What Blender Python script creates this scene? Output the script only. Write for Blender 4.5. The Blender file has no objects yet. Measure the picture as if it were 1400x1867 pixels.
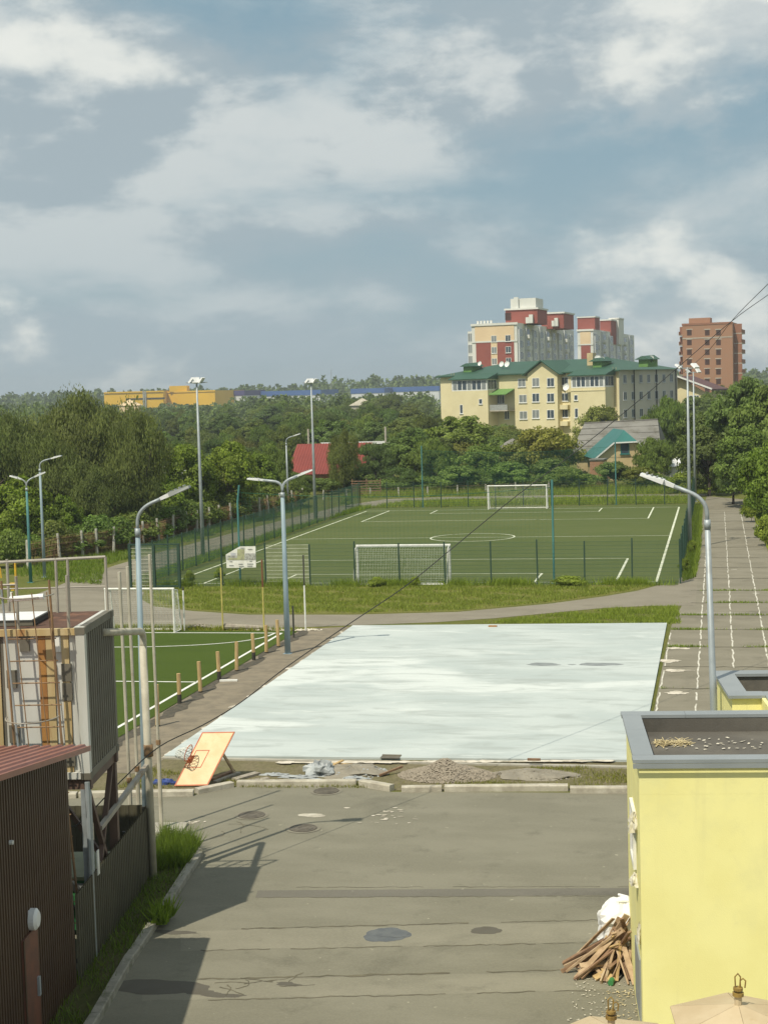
import bpy, math, random
import numpy as np
from mathutils import Vector, Matrix

random.seed(7)
SKY_OFF1 = (7.3, 16.4, .0); SKY_OFF2 = (4.1, 2.2, 0.3); SKY_OFF3 = (18.7, 3.1, .2); SKY_OFF4 = (2.0, 3.1, .4)
HAZE = .00028
RNG = np.random.default_rng(11)
scene = bpy.context.scene
COL = scene.collection
rad = math.radians

# ------------------------------------------------------------------ camera
F, CX, CY, H = 2900.0, 700.0, 933.5, 10.15          # focal length and centre in photo pixels, eye height in metres
def _n(v): return v / np.linalg.norm(v)
_Y = _n(np.array([606.0, 235.5, F]))                 # direction of the long pitch lines seen in the photo
_Z = _n(np.cross(_n(np.array([0.0, CY - (698 + .029 * 606), F])), _Y))
if _Z[1] < 0: _Z = -_Z
_X = np.cross(_Z, _Y)
if _X[0] < 0: _X = -_X
cam_data = bpy.data.cameras.new('camera')
cam = bpy.data.objects.new('camera', cam_data); COL.objects.link(cam)
cam_data.sensor_fit = 'VERTICAL'; cam_data.sensor_height = 36.0
cam_data.lens = 36.0 * F / 1867.0
cam_data.clip_start = .1; cam_data.clip_end = 9000
_rt = np.array([_X[0], _Y[0], _Z[0]]); _up = np.array([_X[1], _Y[1], _Z[1]]); _fw = np.array([_X[2], _Y[2], _Z[2]])
m = Matrix(((_rt[0], _up[0], -_fw[0], 0), (_rt[1], _up[1], -_fw[1], 0), (_rt[2], _up[2], -_fw[2], H), (0, 0, 0, 1)))
cam.matrix_world = m
scene.camera = cam

# ------------------------------------------------------------------ sun, exposure
SUN = Vector((-.28, -.59, 1.0)).normalized()         # towards the sun, from the shadows of the poles
sun_el = math.asin(SUN.z); sun_az = math.atan2(SUN.x, SUN.y)
sd = bpy.data.lights.new('sun', 'SUN'); sd.energy = 4.0; sd.angle = rad(.55); sd.color = (1.0, .92, .76)
so = bpy.data.objects.new('sun', sd); COL.objects.link(so)
so.rotation_euler = SUN.to_track_quat('Z', 'Y').to_euler()
vs = scene.view_settings
vs.view_transform = 'Standard'; vs.look = 'None'; vs.exposure = .20; vs.gamma = 1.0; vs.use_curve_mapping = False
scene.cycles.use_denoising = True
scene.cycles.max_bounces = 6; scene.cycles.transparent_max_bounces = 8
scene.cycles.diffuse_bounces = 3; scene.cycles.glossy_bounces = 2; scene.cycles.transmission_bounces = 3; scene.cycles.volume_bounces = 0
scene.cycles.sample_clamp_indirect = 4.0

# ------------------------------------------------------------------ world: sky with layered clouds
W = bpy.data.worlds.new('World'); scene.world = W; W.use_nodes = True
W.cycles.sampling_method = 'MANUAL'; W.cycles.sample_map_resolution = 256
nt = W.node_tree; nt.nodes.clear()
def wn(t, **k):
    n = nt.nodes.new(t)
    for a, b in k.items(): setattr(n, a, b)
    return n
def wl(a, b): nt.links.new(a, b)
def wmath(op, a, b=None, clamp=False):
    n = wn('ShaderNodeMath', operation=op, use_clamp=clamp)
    for i, v in enumerate((a, b)):
        if v is None: continue
        if isinstance(v, (int, float)): n.inputs[i].default_value = v
        else: wl(v, n.inputs[i])
    return n.outputs[0]
def wmix(f, a, b):
    n = wn('ShaderNodeMix', data_type='RGBA')
    if isinstance(f, (int, float)): n.inputs[0].default_value = f
    else: wl(f, n.inputs[0])
    for i, v in ((6, a), (7, b)):
        if isinstance(v, tuple): n.inputs[i].default_value = v + (1,)
        else: wl(v, n.inputs[i])
    return n.outputs[2]
def wramp(x, lo, hi):
    n = wn('ShaderNodeMapRange', interpolation_type='SMOOTHSTEP'); wl(x, n.inputs[0])
    n.inputs[1].default_value = lo; n.inputs[2].default_value = hi
    return n.outputs[0]
def wnoise(vec, scale, detail, rough=.55, dist=0.0, off=(0, 0, 0)):
    mp = wn('ShaderNodeMapping'); wl(vec, mp.inputs[0]); mp.inputs[1].default_value = off
    n = wn('ShaderNodeTexNoise'); wl(mp.outputs[0], n.inputs['Vector'])
    n.inputs['Scale'].default_value = scale; n.inputs['Detail'].default_value = detail
    n.inputs['Roughness'].default_value = rough; n.inputs['Distortion'].default_value = dist
    return n.outputs['Fac']
tc = wn('ShaderNodeTexCoord'); dirv = tc.outputs['Generated']
sep = wn('ShaderNodeSeparateXYZ'); wl(dirv, sep.inputs[0])
el = wmath('MAXIMUM', sep.outputs[2], 0.0)
# perspective of a flat cloud deck: divide by (elevation + a little)
den = wmath('ADD', el, .20)
cmb = wn('ShaderNodeCombineXYZ')
wl(wmath('DIVIDE', sep.outputs[0], den), cmb.inputs[0]); wl(wmath('DIVIDE', sep.outputs[1], den), cmb.inputs[1])
wl(wmath('MULTIPLY', el, 1.2), cmb.inputs[2])
deck = cmb.outputs[0]
# upright puffs: plain direction, a little flattened
mp = wn('ShaderNodeMapping'); wl(dirv, mp.inputs[0]); mp.inputs[3].default_value = (1, 1, 1.7)
puffv = mp.outputs[0]
sky = wn('ShaderNodeTexSky', sky_type='NISHITA'); sky.sun_disc = False
sky.sun_elevation = sun_el; sky.sun_rotation = sun_az; sky.altitude = 100; sky.air_density = 1.0; sky.dust_density = 1.6; sky.ozone_density = 1.0
skyc = wn('ShaderNodeVectorMath', operation='SCALE'); wl(sky.outputs[0], skyc.inputs[0]); skyc.inputs[3].default_value = .085
blue = wmix(.75, skyc.outputs[0], (.315, .48, .56))
mp2 = wn('ShaderNodeMapping'); wl(dirv, mp2.inputs[0]); mp2.inputs[3].default_value = (1, 1, 2.3)
dv2 = mp2.outputs[0]
def lift(off, d): return (off[0], off[1], off[2] + d)
# a broken deck of billowing cloud: coverage, then relief lit from above
cov = wmath('ADD', wmath('MULTIPLY', wnoise(dv2, 3.6, 8, .56, .35, SKY_OFF1), .8), wmath('MULTIPLY', wnoise(deck, 2.2, 6, .55, .3, SKY_OFF2), .2))
mask = wramp(cov, .37, .54)
r0 = wnoise(dv2, 6.5, 9, .58, .2, SKY_OFF3); r1 = wnoise(dv2, 6.5, 9, .58, .2, lift(SKY_OFF3, .085))
relief = wramp(wmath('SUBTRACT', r0, r1), -.075, .095)
cloudc = wmix(relief, (.435, .52, .565), (.74, .785, .775))
base = wmix(wmath('MULTIPLY', mask, .93), blue, cloudc)
veil = wramp(el, .20, .0)
base = wmix(wmath('MULTIPLY', veil, .6), base, (.43, .54, .595))
# cumulus heads, lit above and grey below
pn = wmath('ADD', wmath('MULTIPLY', wnoise(puffv, 4.2, 8, .52, .25, SKY_OFF4), .75), wmath('MULTIPLY', wnoise(puffv, 15, 6, .55, 0, SKY_OFF1), .25))
pu_ = wmath('ADD', wmath('MULTIPLY', wnoise(puffv, 4.2, 8, .52, .25, lift(SKY_OFF4, .075)), .75), wmath('MULTIPLY', wnoise(puffv, 15, 6, .55, 0, lift(SKY_OFF1, .04)), .25))
pm = wramp(pn, .53, .62)
lit = wramp(wmath('SUBTRACT', pn, pu_), -.03, .07)
puffc = wmix(lit, (.52, .595, .625), (.97, .985, .92))
base = wmix(wmath('MULTIPLY', pm, .8), base, puffc)
bg = wn('ShaderNodeBackground'); wl(base, bg.inputs[0]); bg.inputs[1].default_value = .78
wo = wn('ShaderNodeOutputWorld'); wl(bg.outputs[0], wo.inputs[0])

# ------------------------------------------------------------------ photo pixel -> place helpers
def ray(px, py):
    c = np.array([px - CX, CY - py, F]); return np.array([c @ _X, c @ _Y, c @ _Z])
def G(px, py, z=0.0):
    """where the line of sight through a pixel meets the level z"""
    r = ray(px, py); t = (z - H) / r[2]; return Vector((r[0] * t, r[1] * t, z))
def D(px, py, y):
    """where it meets the upright plane at depth y"""
    r = ray(px, py); t = y / r[1]; return Vector((r[0] * t, y, H + r[2] * t))

# ------------------------------------------------------------------ materials
def NM(name):
    mt = bpy.data.materials.new(name); mt.use_nodes = True
    t = mt.node_tree; b = t.nodes['Principled BSDF']
    return mt, t, b
def _noise(t, src, scale, detail=5, rough=.6, stretch=None, dist=0):
    n = t.nodes.new('ShaderNodeTexNoise'); n.inputs['Scale'].default_value = scale
    n.inputs['Detail'].default_value = detail; n.inputs['Roughness'].default_value = rough; n.inputs['Distortion'].default_value = dist
    if stretch:
        mp = t.nodes.new('ShaderNodeMapping'); mp.inputs[3].default_value = stretch
        t.links.new(src, mp.inputs[0]); src = mp.outputs[0]
    t.links.new(src, n.inputs['Vector']); return n.outputs['Fac']
def _ramp(t, x, lo, hi):
    n = t.nodes.new('ShaderNodeMapRange'); n.interpolation_type = 'SMOOTHSTEP'; t.links.new(x, n.inputs[0])
    n.inputs[1].default_value = lo; n.inputs[2].default_value = hi; return n.outputs[0]
def _mix(t, f, a, b, bt='MIX'):
    n = t.nodes.new('ShaderNodeMix'); n.data_type = 'RGBA'; n.blend_type = bt
    if isinstance(f, (int, float)): n.inputs[0].default_value = f
    else: t.links.new(f, n.inputs[0])
    for i, v in ((6, a), (7, b)):
        if isinstance(v, tuple): n.inputs[i].default_value = v + (1,)
        else: t.links.new(v, n.inputs[i])
    return n.outputs[2]
def _pos(t): return t.nodes.new('ShaderNodeNewGeometry').outputs['Position']
def M(name, col, rough=.75, col2=None, scale=3.0, lo=.38, hi=.64, dirt=None, dscale=.6, dlo=.5, dhi=.7, metal=0.0, bump=0.0, bscale=30, stretch=None, spec=.4):
    mt, t, b = NM(name); p = _pos(t)
    c2 = col2 or tuple(x * .8 for x in col)
    c = _mix(t, _ramp(t, _noise(t, p, scale, 6, .6, stretch), lo, hi), col, c2)
    if dirt: c = _mix(t, _ramp(t, _noise(t, p, dscale, 8, .65, stretch), dlo, dhi), c, dirt)
    t.links.new(c, b.inputs['Base Color']); b.inputs['Roughness'].default_value = rough; b.inputs['Metallic'].default_value = metal
    b.inputs['Specular IOR Level'].default_value = spec
    if bump:
        bn = t.nodes.new('ShaderNodeBump'); bn.inputs['Strength'].default_value = bump; bn.inputs['Distance'].default_value = .02
        t.links.new(_noise(t, p, bscale, 6, .6), bn.inputs['Height']); t.links.new(bn.outputs[0], b.inputs['Normal'])
    return mt

def asphalt(name, base, light, dark):
    mt, t, b = NM(name); p = _pos(t)
    c = _mix(t, _ramp(t, _noise(t, p, .35, 6, .6, (1, 2.2, 1)), .36, .66), base, light)
    c = _mix(t, _ramp(t, _noise(t, p, 1.1, 7, .65), .54, .74), c, dark)
    c = _mix(t, _ramp(t, _noise(t, p, .22, 5, .6, None, .8), .55, .70), c, tuple(x * .8 for x in base))
    c = _mix(t, _mixf(t, _ramp(t, _noise(t, p, 16, 4, .8), .35, .75), .35), c, tuple(min(1, x * 1.25) for x in light), 'MIX')
    sp = _ramp(t, _noise(t, p, 5.5, 2, .5), .72, .76)
    c = _mix(t, sp, c, tuple(x * 1.5 for x in light))
    c = _mix(t, _mixf(t, _ramp(t, _noise(t, p, 70, 2, .6), .3, .7), .09), c, (.02, .02, .02))
    t.links.new(c, b.inputs['Base Color']); b.inputs['Roughness'].default_value = .88; b.inputs['Specular IOR Level'].default_value = .25
    bn = t.nodes.new('ShaderNodeBump'); bn.inputs['Strength'].default_value = .35; bn.inputs['Distance'].default_value = .02
    t.links.new(_noise(t, p, 22, 8, .75), bn.inputs['Height']); t.links.new(bn.outputs[0], b.inputs['Normal'])
    return mt
def _mixf(t, x, k):
    n = t.nodes.new('ShaderNodeMath'); n.operation = 'MULTIPLY'; t.links.new(x, n.inputs[0]); n.inputs[1].default_value = k
    return n.outputs[0]
def grass_ground(name, a, b_, c_, s=.5):
    mt, t, b = NM(name); p = _pos(t)
    c = _mix(t, _ramp(t, _noise(t, p, s, 7, .65), .36, .62), a, b_)
    c = _mix(t, _ramp(t, _noise(t, p, s * 3.1, 7, .7), .52, .72), c, c_)
    c = _mix(t, _mixf(t, _ramp(t, _noise(t, p, 9, 4, .75, (1, .35, 1)), .35, .7), .45), c, tuple(x * .55 for x in a))
    t.links.new(c, b.inputs['Base Color']); b.inputs['Roughness'].default_value = .95; b.inputs['Specular IOR Level'].default_value = .1
    bn = t.nodes.new('ShaderNodeBump'); bn.inputs['Strength'].default_value = .8; bn.inputs['Distance'].default_value = .12
    t.links.new(_noise(t, p, 7, 8, .8), bn.inputs['Height']); t.links.new(bn.outputs[0], b.inputs['Normal'])
    return mt
def leaf_mat(name, col, trans=.25):
    """leaf colour varied per leaf (attribute) and per plant (object colour)"""
    mt, t, b = NM(name)
    at = t.nodes.new('ShaderNodeAttribute'); at.attribute_name = 'leafvar'
    oi = t.nodes.new('ShaderNodeObjectInfo')
    c = _mix(t, at.outputs['Fac'], tuple(x * .62 for x in col), tuple(x * 1.38 for x in col))
    c = _mix(t, 1.0, c, oi.outputs['Color'], 'MULTIPLY')
    t.links.new(c, b.inputs['Base Color']); b.inputs['Roughness'].default_value = .6; b.inputs['Specular IOR Level'].default_value = .25
    tr = t.nodes.new('ShaderNodeBsdfTranslucent'); t.links.new(_mix(t, 1.0, c, (1.25, 1.35, .6), 'MULTIPLY'), tr.inputs[0])
    mx = t.nodes.new('ShaderNodeMixShader'); mx.inputs[0].default_value = trans
    t.links.new(b.outputs[0], mx.inputs[1]); t.links.new(tr.outputs[0], mx.inputs[2])
    t.links.new(mx.outputs[0], t.nodes['Material Output'].inputs[0])
    return mt
def glass_mat(name, col=(.05, .07, .09)):
    mt, t, b = NM(name); b.inputs['Base Color'].default_value = col + (1,); b.inputs['Roughness'].default_value = .12
    b.inputs['Specular IOR Level'].default_value = .6; return mt
def brick_mat(name, a, b_, mortar, scale):
    mt, t, b = NM(name)
    tcn = t.nodes.new('ShaderNodeTexCoord')
    c = _mix(t, _ramp(t, _noise(t, tcn.outputs['Object'], 9, 4, .7, (1, 1, 3)), .35, .65), a, b_)
    c = _mix(t, _mixf(t, _ramp(t, _noise(t, tcn.outputs['Object'], .35, 6, .6), .45, .7), .45), c, mortar)
    t.links.new(c, b.inputs['Base Color']); b.inputs['Roughness'].default_value = .9; return mt

MT = {}
MT['ground'] = grass_ground('rough_grass', (.13, .15, .036), (.165, .168, .045), (.20, .178, .068), .25)
MT['verge'] = grass_ground('verge_grass', (.165, .178, .042), (.20, .195, .054), (.245, .21, .085), .45)
MT['asphalt'] = asphalt('yard_asphalt', (.178, .169, .126), (.213, .202, .153), (.147, .14, .104))
MT['asphalt_dark'] = asphalt('patched_asphalt', (.14, .132, .108), (.16, .15, .124), (.115, .108, .09))
MT['asphalt_light'] = asphalt('worn_pale_asphalt', (.205, .194, .146), (.24, .226, .172), (.17, .16, .12))
MT['court_light'] = M('fresh_court_coat', (.53, .575, .55), .8, (.455, .50, .475), .8, lo=.35, hi=.65)
MT['court_dim'] = M('thin_court_coat', (.365, .405, .39), .8, (.43, .47, .45), .7, lo=.35, hi=.65)
MT['track'] = asphalt('worn_track_asphalt', (.188, .172, .127), (.228, .208, .158), (.155, .142, .103))
MT['path'] = asphalt('path_asphalt', (.205, .184, .14), (.24, .217, .168), (.17, .153, .116))
MT['crack'] = M('crack_dirt', (.095, .086, .06), .95, (.14, .125, .085), 2)
MT['dirt'] = M('bare_dirt', (.225, .19, .135), .95, (.17, .145, .105), 1.6, bump=.6, bscale=14, dirt=(.12, .11, .08), dscale=1.1, dlo=.55, dhi=.75)
MT['dry_verge'] = grass_ground('dry_trodden_verge', (.205, .185, .10), (.25, .215, .135), (.155, .16, .05), .5)
MT['strip_soil'] = grass_ground('dark_strip_soil', (.09, .10, .03), (.12, .115, .05), (.07, .085, .022), .8)  # dark greenish soil, deeper in tone than the verges
MT['mud'] = M('dark_soil', (.06, .055, .042), .95, (.10, .085, .06), 5, bump=.8, bscale=20)
MT['stain'] = M('oil_stain', (.10, .092, .072), .8, (.095, .085, .065), 3)
MT['puddle'] = M('wet_asphalt', (.085, .085, .08), .25, (.11, .11, .10), 4, spec=.6)
MT['court_wet'] = M('damp_court_patch', (.20, .215, .215), .5, (.25, .27, .265), 3)
MT['paint'] = M('worn_white_line_paint', (.62, .60, .52), .8, (.42, .40, .33), 2.5)
MT['turfline'] = M('turf_line', (.62, .64, .52), .9, (.48, .52, .38), .8)
MT['limewash'] = M('limewash_spill', (.62, .57, .48), .9, (.42, .38, .30), 3)
MT['kerbstone'] = M('weathered_concrete', (.44, .41, .33), .9, (.34, .31, .25), 4, dirt=(.56, .53, .45), dscale=1.5, bump=.5, bscale=25)
MT['kerb_grey'] = M('old_grey_kerb', (.30, .285, .235), .9, (.22, .21, .17), 4, dirt=(.15, .15, .10), dscale=2, bump=.6, bscale=20)
MT['slab'] = M('concrete_slab', (.38, .36, .30), .9, (.31, .29, .24), 2, bump=.3)
def court_mat():
    mt, t, b = NM('pale_court_coating'); p = _pos(t)
    c = _mix(t, _ramp(t, _noise(t, p, .26, 6, .6, (.75, 1.3, 1), .5), .38, .64), (.475, .52, .505), (.395, .445, .435))
    c = _mix(t, _ramp(t, _noise(t, p, .16, 4, .55, (.6, 1.1, 1), .4), .53, .60), c, (.57, .61, .59))
    c = _mix(t, _mixf(t, _ramp(t, _noise(t, p, .9, 8, .65, (.45, 1.6, 1), .6), .47, .68), .8), c, (.335, .37, .355))
    c = _mix(t, _mixf(t, _ramp(t, _noise(t, p, 1.6, 9, .7, (.4, 1.9, 1), .4), .56, .72), .55), c, (.66, .69, .655))
    c = _mix(t, _mixf(t, _ramp(t, _noise(t, p, 12, 5, .7), .3, .7), .14), c, (.40, .44, .42))
    t.links.new(c, b.inputs['Base Color']); b.inputs['Roughness'].default_value = .8; b.inputs['Specular IOR Level'].default_value = .25
    return mt
MT['court'] = court_mat()
def turf_mat(name, a, b_, c_):
    mt, t, b = NM(name); p = _pos(t)
    c = _mix(t, _ramp(t, _noise(t, p, .11, 4, .55, (.4, 1, 1)), .35, .65), a, b_)
    c = _mix(t, _mixf(t, _ramp(t, _noise(t, p, .6, 6, .65, (.5, 1.4, 1)), .48, .72), .6), c, c_)
    c = _mix(t, _mixf(t, _ramp(t, _noise(t, p, 14, 4, .8), .3, .7), .35), c, tuple(x * .55 for x in a))
    t.links.new(c, b.inputs['Base Color']); b.inputs['Roughness'].default_value = .9; b.inputs['Specular IOR Level'].default_value = .12
    bn = t.nodes.new('ShaderNodeBump'); bn.inputs['Strength'].default_value = .6; bn.inputs['Distance'].default_value = .04
    t.links.new(_noise(t, p, 30, 4, .8), bn.inputs['Height']); t.links.new(bn.outputs[0], b.inputs['Normal'])
    return mt
MT['turf'] = turf_mat('old_artificial_turf', (.088, .115, .034), (.105, .13, .042), (.125, .142, .058))
MT['turf_new'] = turf_mat('new_artificial_turf', (.058, .092, .012), (.068, .104, .015), (.048, .079, .011))
MT['galv'] = M('galvanised_steel', (.36, .40, .42), .5, (.30, .335, .35), 1.2, metal=.25, dirt=(.27, .29, .29), dscale=1.3)
MT['bluegrey'] = M('blue_grey_pole_paint', (.26, .34, .38), .55, (.22, .29, .33), 1.0)
MT['teal'] = M('teal_pole_paint', (.07, .22, .21), .6, (.06, .18, .18), 1.2)
MT['green_metal'] = M('dark_green_fence_paint', (.02, .05, .035), .6, (.025, .06, .04), 1)
MT['green_wire'] = M('green_fence_wire', (.03, .085, .055), .6, (.025, .07, .045), 1)
MT['sunlit_wire'] = M('sunlit_fence_wire', (.55, .56, .46), .5, (.42, .43, .35), 2)  # paler colour stands in for wires catching the sun
MT['net_green'] = M('green_ball_net', (.02, .12, .075), .9, (.02, .10, .07), 1)
MT['net_white'] = M('white_goal_net', (.62, .64, .60), .9, (.5, .52, .48), 2)
MT['white_metal'] = M('white_tube_paint', (.78, .78, .74), .5, (.66, .66, .60), 3)
MT['lamp_white'] = M('lamp_housing_white', (.74, .75, .75), .45, (.66, .67, .67), 3)
MT['lamp_grey'] = M('lamp_housing_grey', (.33, .35, .34), .5, (.28, .29, .28), 3)
MT['cream_pole'] = M('cream_pole_paint', (.50, .47, .38), .6, (.40, .37, .29), 2, dirt=(.28, .22, .14), dscale=2, dlo=.62, dhi=.72)
MT['yellow_paint'] = M('yellow_pole_paint', (.50, .44, .12), .7, (.42, .36, .10), 3)
MT['gym_yellow'] = M('gym_yellow_paint', (.68, .42, .03), .5, (.55, .34, .03), 3)
MT['red_paint'] = M('red_brown_pole_paint', (.22, .07, .03), .7, (.16, .06, .03), 3)
MT['dark_paint'] = M('dark_pole_paint', (.035, .035, .03), .7, (.05, .05, .04), 3)
MT['timber'] = M('raw_timber', (.50, .36, .17), .85, (.38, .26, .12), 7, stretch=(1, 1, .2))
MT['tarred'] = M('tarred_timber', (.03, .028, .022), .9, (.05, .045, .035), 6)
MT['plank'] = M('old_plank', (.44, .32, .20), .9, (.32, .22, .13), 6, dirt=(.48, .38, .25), dscale=2.5)
MT['plank_dark'] = M('dark_plank', (.25, .155, .09), .9, (.18, .105, .065), 6, dirt=(.33, .24, .15), dscale=2.5)
MT['plank_grey'] = M('grey_plank', (.34, .31, .25), .9, (.24, .21, .17), 6)
MT['black'] = M('black_rubber', (.02, .02, .02), .7, (.03, .03, .03), 2)
MT['brown_sheet'] = M('brown_profiled_sheet', (.068, .038, .020), .5, (.058, .031, .017), 1.5)
MT['brown_roof'] = M('red_brown_roof_sheet', (.29, .115, .085), .42, (.25, .10, .075), 1.5, spec=.5)
MT['door_brown'] = M('brown_door_paint', (.17, .065, .04), .5, (.11, .05, .035), 2)
MT['fence_sheet'] = M('dark_olive_fence_sheet', (.085, .078, .05), .5, (.07, .064, .042), 2)
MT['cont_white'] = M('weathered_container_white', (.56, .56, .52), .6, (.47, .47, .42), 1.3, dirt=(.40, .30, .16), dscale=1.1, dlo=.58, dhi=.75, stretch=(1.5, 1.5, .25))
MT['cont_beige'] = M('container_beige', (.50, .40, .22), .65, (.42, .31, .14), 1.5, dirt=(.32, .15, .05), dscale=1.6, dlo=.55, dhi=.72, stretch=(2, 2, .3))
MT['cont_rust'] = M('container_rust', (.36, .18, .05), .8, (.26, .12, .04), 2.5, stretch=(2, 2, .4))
MT['cont_end'] = M('shaded_end_and_fittings', (.15, .138, .105), .6, (.12, .11, .085), 1.5)  # end wall's shade put into the colour; plates and trim share it
MT['rust_roof'] = M('rusted_sheet', (.105, .055, .036), .85, (.08, .042, .028), 1.4, dirt=(.20, .10, .06), dscale=2)
MT['steel_brown'] = M('brown_steel_frame', (.13, .085, .065), .6, (.10, .065, .05), 2)
MT['steel_grey'] = M('grey_steel_frame', (.34, .31, .26), .55, (.27, .25, .21), 2, dirt=(.25, .15, .07), dscale=2, dlo=.58, dhi=.7)
MT['steel_rust'] = M('rusty_steel_bar', (.27, .17, .09), .75, (.20, .12, .06), 3)
MT['dump_green'] = M('green_bin_paint', (.05, .22, .07), .5, (.04, .17, .06), 2)
MT['dump_lid'] = M('olive_bin_lid', (.22, .24, .14), .6, (.18, .20, .11), 2)
MT['yellow_wall'] = M('yellow_render', (.875, .82, .365), .85, (.83, .77, .325), .7, dirt=(.78, .74, .35), dscale=.6, dlo=.45, dhi=.68, bump=.15, bscale=60, spec=.2)
def streak(mt, col, k):
    t = mt.node_tree; b = t.nodes['Principled BSDF']; l = b.inputs['Base Color'].links[0].from_socket; p = _pos(t)
    c = _mix(t, _mixf(t, _ramp(t, _noise(t, p, 1.0, 7, .6, (3.2, 3.2, .22)), .50, .72), k), l, col); c = _mix(t, _mixf(t, _ramp(t, _noise(t, p, 3.2, 8, .7), .55, .75), k * .6), c, col)
    t.links.new(c, b.inputs['Base Color'])
streak(MT['yellow_wall'], (.66, .61, .30), .42)
MT['cap'] = M('grey_metal_coping', (.30, .325, .335), .45, (.27, .295, .305), 1.2, metal=.2)
MT['bitumen'] = M('bitumen_roof', (.10, .092, .078), .9, (.13, .12, .10), 1.1, dirt=(.075, .07, .06), dscale=.8, bump=.2)
MT['straw'] = M('dry_straw', (.55, .46, .26), .9, (.42, .34, .18), 6)
MT['chips'] = M('pale_rubble_chips', (.62, .58, .48), .9, (.48, .44, .35), 8)
MT['foam'] = M('white_wall_filler', (.60, .57, .46), .8, (.46, .43, .33), 6)
MT['bag'] = M('white_woven_sack', (.80, .80, .78), .7, (.70, .70, .68), 5, bump=.3, bscale=18)
MT['mush'] = M('faded_cream_panel', (.52, .42, .27), .7, (.46, .36, .22), 1.6, dirt=(.36, .25, .10), dscale=3, dlo=.60, dhi=.75)
MT['brass'] = M('rusty_yellow_iron', (.30, .20, .05), .6, (.18, .11, .03), 8)
MT['board'] = M('orange_cream_board', (.72, .54, .32), .6, (.66, .48, .27), 2.5, dirt=(.66, .46, .25), dscale=3)
MT['orange'] = M('orange_red_paint', (.50, .14, .06), .6, (.40, .11, .05), 4)
MT['blue_tarp'] = M('blue_tarpaulin', (.02, .04, .16), .5, (.03, .06, .22), 5, bump=.6, bscale=14)
MT['film'] = M('dusty_plastic_film', (.36, .385, .385), .45, (.28, .30, .31), 3, bump=.8, bscale=9)
MT['gravel'] = M('gravel_stone', (.30, .26, .205), .95, (.23, .20, .155), 9)
MT['sand'] = M('grey_sand', (.27, .245, .195), .95, (.21, .19, .15), 2, bump=.6, bscale=18)
MT['iron'] = M('cast_iron_cover', (.135, .118, .09), .7, (.10, .088, .068), 6)
MT['rimconc'] = M('manhole_concrete_ring', (.205, .19, .145), .9, (.17, .157, .12), 4)
MT['cable'] = M('black_cable', (.022, .022, .02), .6, (.03, .03, .028), 2)
MT['concrete_post'] = M('whitewashed_concrete_post', (.50, .49, .43), .9, (.34, .33, .28), 2.2)
MT['bark'] = M('tree_bark', (.09, .07, .05), .95, (.13, .105, .08), 5)
MT['bark_old'] = M('dark_bark', (.055, .045, .035), .95, (.08, .065, .05), 5)
# leaf base colours
MT['leaf_willow'] = leaf_mat('willow_leaf', (.150, .176, .050), .28)
MT['leaf_bright'] = leaf_mat('bright_leaf', (.172, .235, .030), .34)
MT['leaf_dark'] = leaf_mat('dark_leaf', (.126, .172, .046), .27)
MT['leaf_mid'] = leaf_mat('mid_leaf', (.155, .203, .048), .29)
MT['blade'] = leaf_mat('grass_blade', (.225, .268, .056), .36)
# far buildings
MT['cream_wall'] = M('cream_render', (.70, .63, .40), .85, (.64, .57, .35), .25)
MT['cream_shade'] = M('shaded_cream_render', (.55, .52, .44), .85, (.49, .46, .39), .25)  # cream render again, duller: the side wall's shade is in the colour
MT['green_roof'] = M('green_metal_roof', (.03, .088, .052), .5, (.026, .076, .046), .3)
MT['green_dormer'] = M('light_green_dormer', (.13, .26, .07), .6, (.11, .23, .06), .5)
MT['white_frame'] = M('white_window_frame', (.74, .75, .73), .5, (.68, .69, .67), 1)
MT['glass'] = glass_mat('window_glass')
MT['glass_pale'] = glass_mat('curtained_glass', (.22, .24, .24))
MT['peach'] = M('peach_render', (.72, .56, .36), .85, (.68, .52, .33), .2)
MT['red_render'] = M('brick_red_render', (.29, .085, .065), .85, (.26, .075, .058), .3)
MT['white_render'] = M('white_render', (.68, .68, .64), .85, (.61, .62, .58), .2)
MT['grey_render'] = M('pale_blue_grey_render', (.56, .575, .58), .85, (.50, .52, .53), .2)
MT['brick'] = brick_mat('orange_brickwork', (.36, .19, .112), (.31, .16, .092), (.31, .195, .13), 1)
MT['brick_dark'] = brick_mat('dark_brick_infill', (.30, .135, .075), (.24, .105, .06), (.27, .15, .09), 1)  # darker, redder brick for bands, balcony walls and low walls
MT['void'] = M('opening_shade', (.07, .03, .02), .9, (.05, .022, .016), .5)  # dark colour takes the place of shade inside empty openings
MT['concrete'] = M('floor_slab_concrete', (.46, .42, .36), .9, (.40, .37, .31), 1)
MT['dark_roof'] = M('maroon_roof', (.11, .045, .04), .6, (.09, .038, .034), .5)
MT['slate'] = M('asbestos_slate', (.21, .205, .185), .95, (.165, .16, .145), .5, dirt=(.12, .115, .09), dscale=.8)
MT['teal_roof'] = M('teal_metal_roof', (.03, .15, .135), .5, (.025, .13, .115), .4)
MT['old_yellow'] = M('old_yellow_plaster', (.55, .45, .26), .9, (.47, .37, .20), .8)
MT['red_roof'] = M('red_sheet_roof', (.22, .045, .034), .7, (.185, .038, .03), .4)
MT['ware_yellow'] = M('yellow_cladding', (.72, .44, .015), .7, (.66, .40, .015), .05)
MT['ware_blue'] = M('blue_cladding', (.05, .12, .33), .7, (.045, .10, .29), .05)
MT['ware_white'] = M('white_cladding', (.62, .64, .66), .7, (.55, .57, .6), .05)
MT['violet'] = M('violet_cladding', (.06, .045, .16), .7, (.05, .04, .14), .05)

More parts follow.
